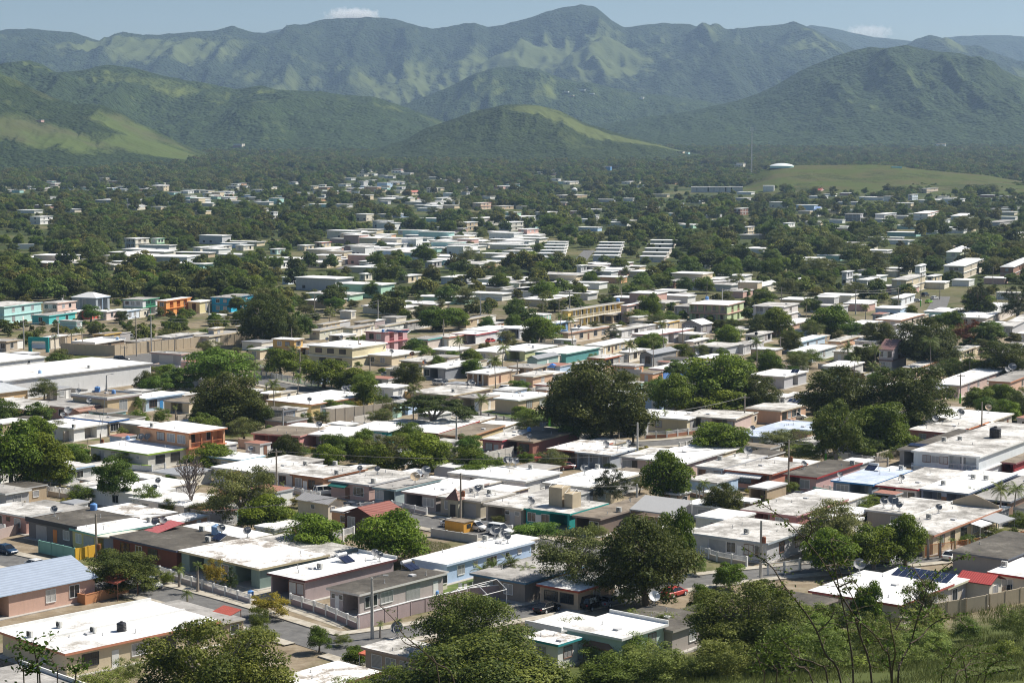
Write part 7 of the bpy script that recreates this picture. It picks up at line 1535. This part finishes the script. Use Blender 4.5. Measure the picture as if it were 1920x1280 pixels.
# small houses beyond those, too many and small to tell apart
def distant():
    rng = random.Random(31); m = MB(); cols = ['white', 'ivory', 'cream', 'ash', 'pink', 'aqua', 'peach', 'sky', 'mint', 'tan']; mats = [paint(c) for c in cols]+[roofmat('clean'), roofmat('worn'), plain('dark_opening', (.04,.04,.045), .6)]; n = len(cols)
    CL = [(0,118,352,362,9,12),(80,106,342,354,4,11),(196,305,352,360,9,11),(350,432,360,382,26,9),(485,526,380,388,3,11),(235,292,388,394,4,10),(228,332,474,496,10,13),(75,200,488,506,9,13),(640,756,342,364,16,11),(715,792,372,384,12,11),(785,856,374,392,18,10),(640,884,446,480,58,11),(600,645,482,502,10,11),(650,720,498,512,5,12),(905,1095,530,562,26,12),(1040,1060,338,345,2,12),(1350,1390,312,316,3,12),(1290,1400,525,545,8,12),(680,780,320,335,9,12),(600,690,350,360,5,12),(1405,1432,472,478,2,12),(1745,1790,372,384,5,12),(860,1000,440,470,12,12),(790,900,486,505,8,12),(1090,1200,500,520,6,12),(1880,1920,355,400,4,12),(1500,1520,350,356,2,12),(560,610,356,372,4,12),(1170,1290,560,580,5,12),(1600,1700,360,380,3,12),(1270,1290,284,290,2,12),(440,452,272,278,2,14),(1755,1765,271,274,2,16),(70,76,228,230,1,14),(1060,1110,168,182,4,14),(1180,1210,182,188,2,14),(980,1060,318,330,5,12),(20,640,343,402,36,12),(640,1280,335,436,52,12),(1280,1900,352,440,46,12),(1290,1750,440,520,16,13),(480,960,540,590,8,13),(1000,1300,500,575,14,9),(220,560,455,505,14,14),(640,1000,436,500,26,14),(1380,1900,525,600,18,9)]
    for (x0, x1, y0, y1, k, w) in CL:
        for i in range(k):
            px = rng.uniform(x0, x1); py = y0+(y1-y0)*((i+.5)/k if k > 3 else rng.random()); 
            if py < 300:
                # a house up on a hill: rest it on the slope it stands on
                o = hillpoint(px, py)
                if o is None: continue
                P = o
            else: P = at(px, py)
            L = w*rng.uniform(.8, 1.7); D = rng.uniform(7, 13); h = rng.choice([2.9]*8+[5.6]); a = R(-26+rng.uniform(-5, 5)); c, s = math.cos(a), math.sin(a)
            if P.y > 2200: h *= 1.1
            def q(x, y, z): return (P.x+x*c-y*s, P.y+x*s+y*c, P.z+z)
            ci = min(n-1, int(abs(rng.gauss(0, .35))*n)); 
            B = [(-L/2, -D/2), (L/2, -D/2), (L/2, D/2), (-L/2, D/2)]
            for e in range(4):
                f = (e+1) % 4; m.poly([q(*B[e], -1), q(*B[f], -1), q(*B[f], h-.3), q(*B[e], h-.3)], ci)
            E = [(x*1.06, y*1.08) for x, y in B]; rm = n if rng.random() < .7 else n+1
            m.poly([q(*e, h) for e in E], rm); m.poly([q(*e, h-.32) for e in E[::-1]], 0)
            for e in range(4): f = (e+1) % 4; m.poly([q(*E[e], h-.32), q(*E[f], h-.32), q(*E[f], h), q(*E[e], h)], 0)
            for st_ in range(int(h/3)):
                for u in (-.3, 0, .3):
                    if rng.random() < .4: x = u*L; m.poly([q(x-.8, -D/2-.03, st_*3+.9), q(x+.8, -D/2-.03, st_*3+.9), q(x+.8, -D/2-.03, st_*3+2.2), q(x-.8, -D/2-.03, st_*3+2.2)], n+2)
                    if rng.random() < .4: y = u*D; m.poly([q(L/2+.03, y-.7, st_*3+.9), q(L/2+.03, y+.7, st_*3+.9), q(L/2+.03, y+.7, st_*3+2.2), q(L/2+.03, y-.7, st_*3+2.2)], n+2)
            hp, yp = proj(P.x, P.y, P.z); k_ = F/P.y; FH.append((hp-L*.55*k_, hp+L*.55*k_, yp-h*k_, yp))
    tag(m.build('distant_houses', mats), 'small pale flat-roofed houses scattered across the far valley', None, None, 'stuff')
dg = bpy.context.evaluated_depsgraph_get()
def hillpoint(px, py):
    d = ray(px, py).normalized(); ok, loc, nrm, i, o, mx = S.ray_cast(bpy.context.view_layer.depsgraph, Vector((0, 0, CAMZ))+d*2400, d, distance=12000)
    return loc if ok and o.name.startswith(('hills', 'mountains', 'ground')) else None
HZ = bpy.data.objects['haze']; HZ.hide_viewport = True; bpy.context.view_layer.update()
distant()
HZ.hide_viewport = False
# ------------------------------------------------------------------ woodland
def inrect(px, py, r): return (px > r[0]) & (px < r[1]) & (py > r[2]) & (py < r[3])
def forest():
    rng = np.random.default_rng(19)
    pts = []
    y = 560.
    while y < 4600:
        sp = 7.5 if y < 1100 else 8.5 if y < 2000 else 10.5
        half = y*math.tan(R(15))*1.12+40; n = int(2*half/sp); x = -half+sp*np.arange(n)+rng.uniform(-.5, .5, n)*sp*1.1
        pts.append(np.stack([x, y+rng.uniform(-.5, .5, n)*sp], 1)); y += sp
    P = np.concatenate(pts); x, y = P[:, 0], P[:, 1]; z = zg(x, y); px, py = proj(x, y, z)
    prob = np.full(len(x), .93); sc = np.ones(len(x))
    cl = fbm(x/90, y/140, 5, 4)      # thins the wood out into glades and clumps
    prob *= np.clip((cl-.30)*7, .25, 1)
    for r, p, s in [((-400,2400,566,700),.34,.62), ((960,2400,522,590),.75,.85), ((-400,480,586,640),.85,.42), ((-400,560,492,556),1,1.0), ((480,960,540,600),.85,.85), ((560,960,600,640),.10,.5), ((480,900,440,488),.36,.6), ((900,1300,450,500),.42,.7),
                 ((200,480,455,492),.35,.8), ((-400,100,432,500),.16,.7), ((1445,1905,300,349),.03,.7), ((1030,1180,345,376),.35,.9), ((1240,1460,352,378),.12,.8), ((340,440,355,384),.2,.7), ((620,800,340,366),.45,.9), ((380,480,478,492),.08,.7), ((1560,1700,330,346),.0,1), ((1380,1560,416,426),.35,.8), ((640,760,320,340),.35,.8), ((1700,1800,364,386),.4,.9), ((1290,1900,440,520),.97,1.15), ((1020,1290,400,450),1,1.1)]:
        m = inrect(px, py, r)&((y < 2560)|(r[2] != 300)); prob[m] = p*(np.clip((cl[m]-.30)*7, .35, 1) if p > .5 else 1); sc[m] = s
    h = (5.0+7.5*rng.uniform(0, 1, len(x))**1.6)*sc*(1+.35*(fbm(x/60, y/60, 9, 3)-.5)*2); h = np.where(y > 2600, h*1.15, h)
    keep = rng.uniform(0, 1, len(x)) < prob
    for H in HOUSES:
        if H['O'].y < 500: continue
        rx, ry = x-H['O'].x, y-H['O'].y; u = rx*H['A'].x+ry*H['A'].y; v = rx*H['B'].x+ry*H['B'].y
        keep &= ~((u > -3.2) & (u < H['la']+3.2) & (v > -3.2) & (v < H['lb']+3.2))
    for c, w in ROADPTS:
        if c[:, 1].max() < 500: continue
        for a in c[::2]: keep &= (x-a[0])**2+(y-a[1])**2 > (w/2+4)**2
    k = F/y; w = h*.55*k; top = py-h*k
    rr = rng.uniform(0, 1, len(x))
    for (a, b, t, bb) in FH+[(H['px']-30*600/max(H['O'].y, 1), H['px']+30*600/max(H['O'].y, 1), H['py']-8, H['py']+8) for H in HOUSES[:NEAR_N] if H['py'] < 680]:
        hide = (px+w > a) & (px-w < b) & (py > bb-1) & (top < bb-(bb-t)*.35) & (py < bb+42)
        keep &= ~(hide & (rr < (.91 if bb < 450 else .84)))
    x, y, z, h, px, py = (q[keep] for q in (x, y, z, h, px, py))
    # the nearest ones singly, the rest as one wood
    order = np.argsort(y); single = [i for i in order if 478 < py[i] < 640 and -20 < px[i] < 1940]
    rs_ = np.random.default_rng(3); single = list(rs_.permutation(single[:900])[:SINGLES])
    names = []
    for i in single:
        kk = rs_.choice(['forest', 'forest', 'forest', 'mango', 'tall', 'olive']); w = h[i]*rs_.uniform(.95, 1.3)
        r = empty(KW[kk][0] if kk != 'forest' else 'woodland_tree', (x[i], y[i], z[i])); tag(r, None, 'tree', 'trees of the valley wood')
        rz = rs_.uniform(0, 6.28); link('trunk', TRUNKS[i % 4], r, (0, 0, 0), rz, (w*.8, w*.8, h[i])); link('crown', TPL[kk][i % len(TPL[kk])], r, (0, 0, 0), rz, (w, w, h[i]))
        TREES.append(dict(o=r, ph=KW[kk][1], px=px[i], py=py[i], w=w, h=h[i], label=None, P=Vector((x[i], y[i], z[i]))))
    msk = np.ones(len(x), bool); msk[single] = False; x, y, z, h = x[msk], y[msk], z[msk], h[msk]; n = len(x)
    me = bpy.data.meshes.new('woodland'); me.vertices.add(n); me.vertices.foreach_set('co', np.stack([x, y, z-.3], 1).astype(np.float32).ravel())
    w = h*rng.uniform(.95, 1.35, n)
    a = me.attributes.new('siz', 'FLOAT_VECTOR', 'POINT'); a.data.foreach_set('vector', np.stack([w, w, h], 1).astype(np.float32).ravel())
    a = me.attributes.new('turn', 'FLOAT_VECTOR', 'POINT'); a.data.foreach_set('vector', np.stack([0*x, 0*x, rng.uniform(0, 6.28, n)], 1).astype(np.float32).ravel())
    a = me.attributes.new('pick', 'INT', 'POINT'); a.data.foreach_set('value', rng.integers(0, 6, n).astype(np.int32))
    o = link('woodland', me); tag(o, 'continuous dark green woodland filling the far valley between the houses', None, None, 'stuff')
    g = bpy.data.node_groups.new('woodland', 'GeometryNodeTree'); g.interface.new_socket('Geometry', in_out='INPUT', socket_type='NodeSocketGeometry'); g.interface.new_socket('Geometry', in_out='OUTPUT', socket_type='NodeSocketGeometry')
    gi = g.nodes.new('NodeGroupInput'); go = g.nodes.new('NodeGroupOutput'); ip = g.nodes.new('GeometryNodeInstanceOnPoints'); jn = g.nodes.new('GeometryNodeJoinGeometry')
    src = {}
    for ob in COL.objects:
        if ob.name.startswith('crown') and ob.data.name.split('.')[0] in ('crown_forest', 'crown_mango', 'crown_olive', 'crown_tall'): src.setdefault(ob.data.name, ob)
    pickl = [src[n_] for n_ in sorted(src) if 'forest' in n_]+[src[n_] for n_ in sorted(src) if 'olive' in n_][:1]+[src[n_] for n_ in sorted(src) if 'tall' in n_][:1]+[src[n_] for n_ in sorted(src) if 'mango' in n_][:1]
    for ob in reversed(pickl[:6]):
        oi = g.nodes.new('GeometryNodeObjectInfo'); oi.inputs['Object'].default_value = ob; oi.inputs['As Instance'].default_value = True; oi.transform_space = 'ORIGINAL'
        g.links.new(oi.outputs['Geometry'], jn.inputs[0])
    def na(nm, ty):
        q = g.nodes.new('GeometryNodeInputNamedAttribute'); q.data_type = ty; q.inputs['Name'].default_value = nm; return q.outputs[0]
    g.links.new(gi.outputs[0], ip.inputs['Points']); g.links.new(jn.outputs[0], ip.inputs['Instance']); ip.inputs['Pick Instance'].default_value = True
    g.links.new(na('pick', 'INT'), ip.inputs['Instance Index']); g.links.new(na('turn', 'FLOAT_VECTOR'), ip.inputs['Rotation']); g.links.new(na('siz', 'FLOAT_VECTOR'), ip.inputs['Scale'])
    g.links.new(ip.outputs[0], go.inputs[0]); md = o.modifiers.new('woodland', 'NODES'); md.node_group = g
    print('WOOD', n, 'singles', len(single))
SINGLES = 64
forest()
# ------------------------------------------------------------------ labels for everything that has none yet: what it looks like and which neighbour it has
def finish():
    used = {}; LMK = []
    for o in THINGS:
        if o.get('label'): used[o['label']] = 1
    for Hh in HOUSES:
        l = Hh['root'].get('label')
        if l and Hh['root'].get('category') != 'shed':
            s = l if len(l.split()) <= 8 else l.split(' with ')[0]
            if s != l and (len(s.split()) < 3 or sum(1 for q in HOUSES if (q['root'].get('label') or '').startswith(s)) > 1): s = l if len(l.split()) <= 9 else None
            Hh['lm'] = s
            if s: LMK.append((Hh['px'], Hh['py'], s))
        else: Hh['lm'] = None
    for t in TREES:
        if t['label'] and len(t['label'].split()) <= 6: LMK.append((t['px'], t['py'], t['label']))
    def near(px, py, n=14): return sorted(LMK, key=lambda q: (q[0]-px)**2+((q[1]-py)*1.6)**2)[:n]
    def give(o, phs, px, py):
        for ph in phs:
            for L in near(px, py):
                dx, dy = px-L[0], py-L[1]
                rel = ('right of' if dx > 0 else 'left of') if abs(dx) > abs(dy)*1.3 else ('in front of' if dy > 0 else 'behind')
                s = '%s %s the %s' % (ph, rel, L[2])
                if s not in used and len(s.split()) <= 16: used[s] = 1; o['label'] = s; return
        for L in near(px, py, 60):
            s = '%s near the %s' % (phs[0], L[2])
            if s not in used and len(s.split()) <= 16: used[s] = 1; o['label'] = s; return
        o['label'] = phs[0]+' among the houses'
    byh = {}
    for o, what, Hh in ROOFITEMS: byh.setdefault((what, id(Hh)), []).append((o, what, Hh))
    for k, L in byh.items():
        L.sort(key=lambda q: proj(*q[0].location)[0]); n = len(L)
        for i, (o, what, Hh) in enumerate(L):
            pre = '' if n == 1 else ('left ' if i == 0 else 'right ' if i == n-1 else 'middle ' if n == 3 else ['second ', 'third ', 'fourth ', 'fifth '][i-1])
            nm = Hh.get('lm') or (Hh['root'].get('label') or '')
            if not nm: nm = 'small shed roof'
            s = (pre+what+' atop the '+nm); w = s.split()
            if len(w) > 16: s = ' '.join(w[:16])
            while s.split()[-1] in ('with', 'and', 'the', 'of', 'in', 'a', 'by', 'at', 'two', 'to', 'long'): s = ' '.join(s.split()[:-1])
            if s in used: give(o, [pre+what], *proj(*o.location)[:2])
            else: used[s] = 1; o['label'] = s
    for Hh in HOUSES:
        if not Hh['root'].get('label'): give(Hh['root'], [Hh.get('auto', 'small pale shed'), 'low back-yard annex'], Hh['px'], Hh['py'])
    for t in TREES:
        if not t['o'].get('label'):
            sz = 'small ' if t['h'] < 3 else 'tall ' if t['h'] > 9 else 'medium '
            give(t['o'], [t['ph'], sz+t['ph']], t['px'], t['py'])
    for o in THINGS:
        if not o.get('label'):
            p = proj(*o.location); ph = {'wall': 'plain yard wall', 'car': 'parked car'}.get(o.get('category'), (o.get('category') or 'thing'))
            give(o, [ph, 'low '+ph], p[0], p[1])
finish()
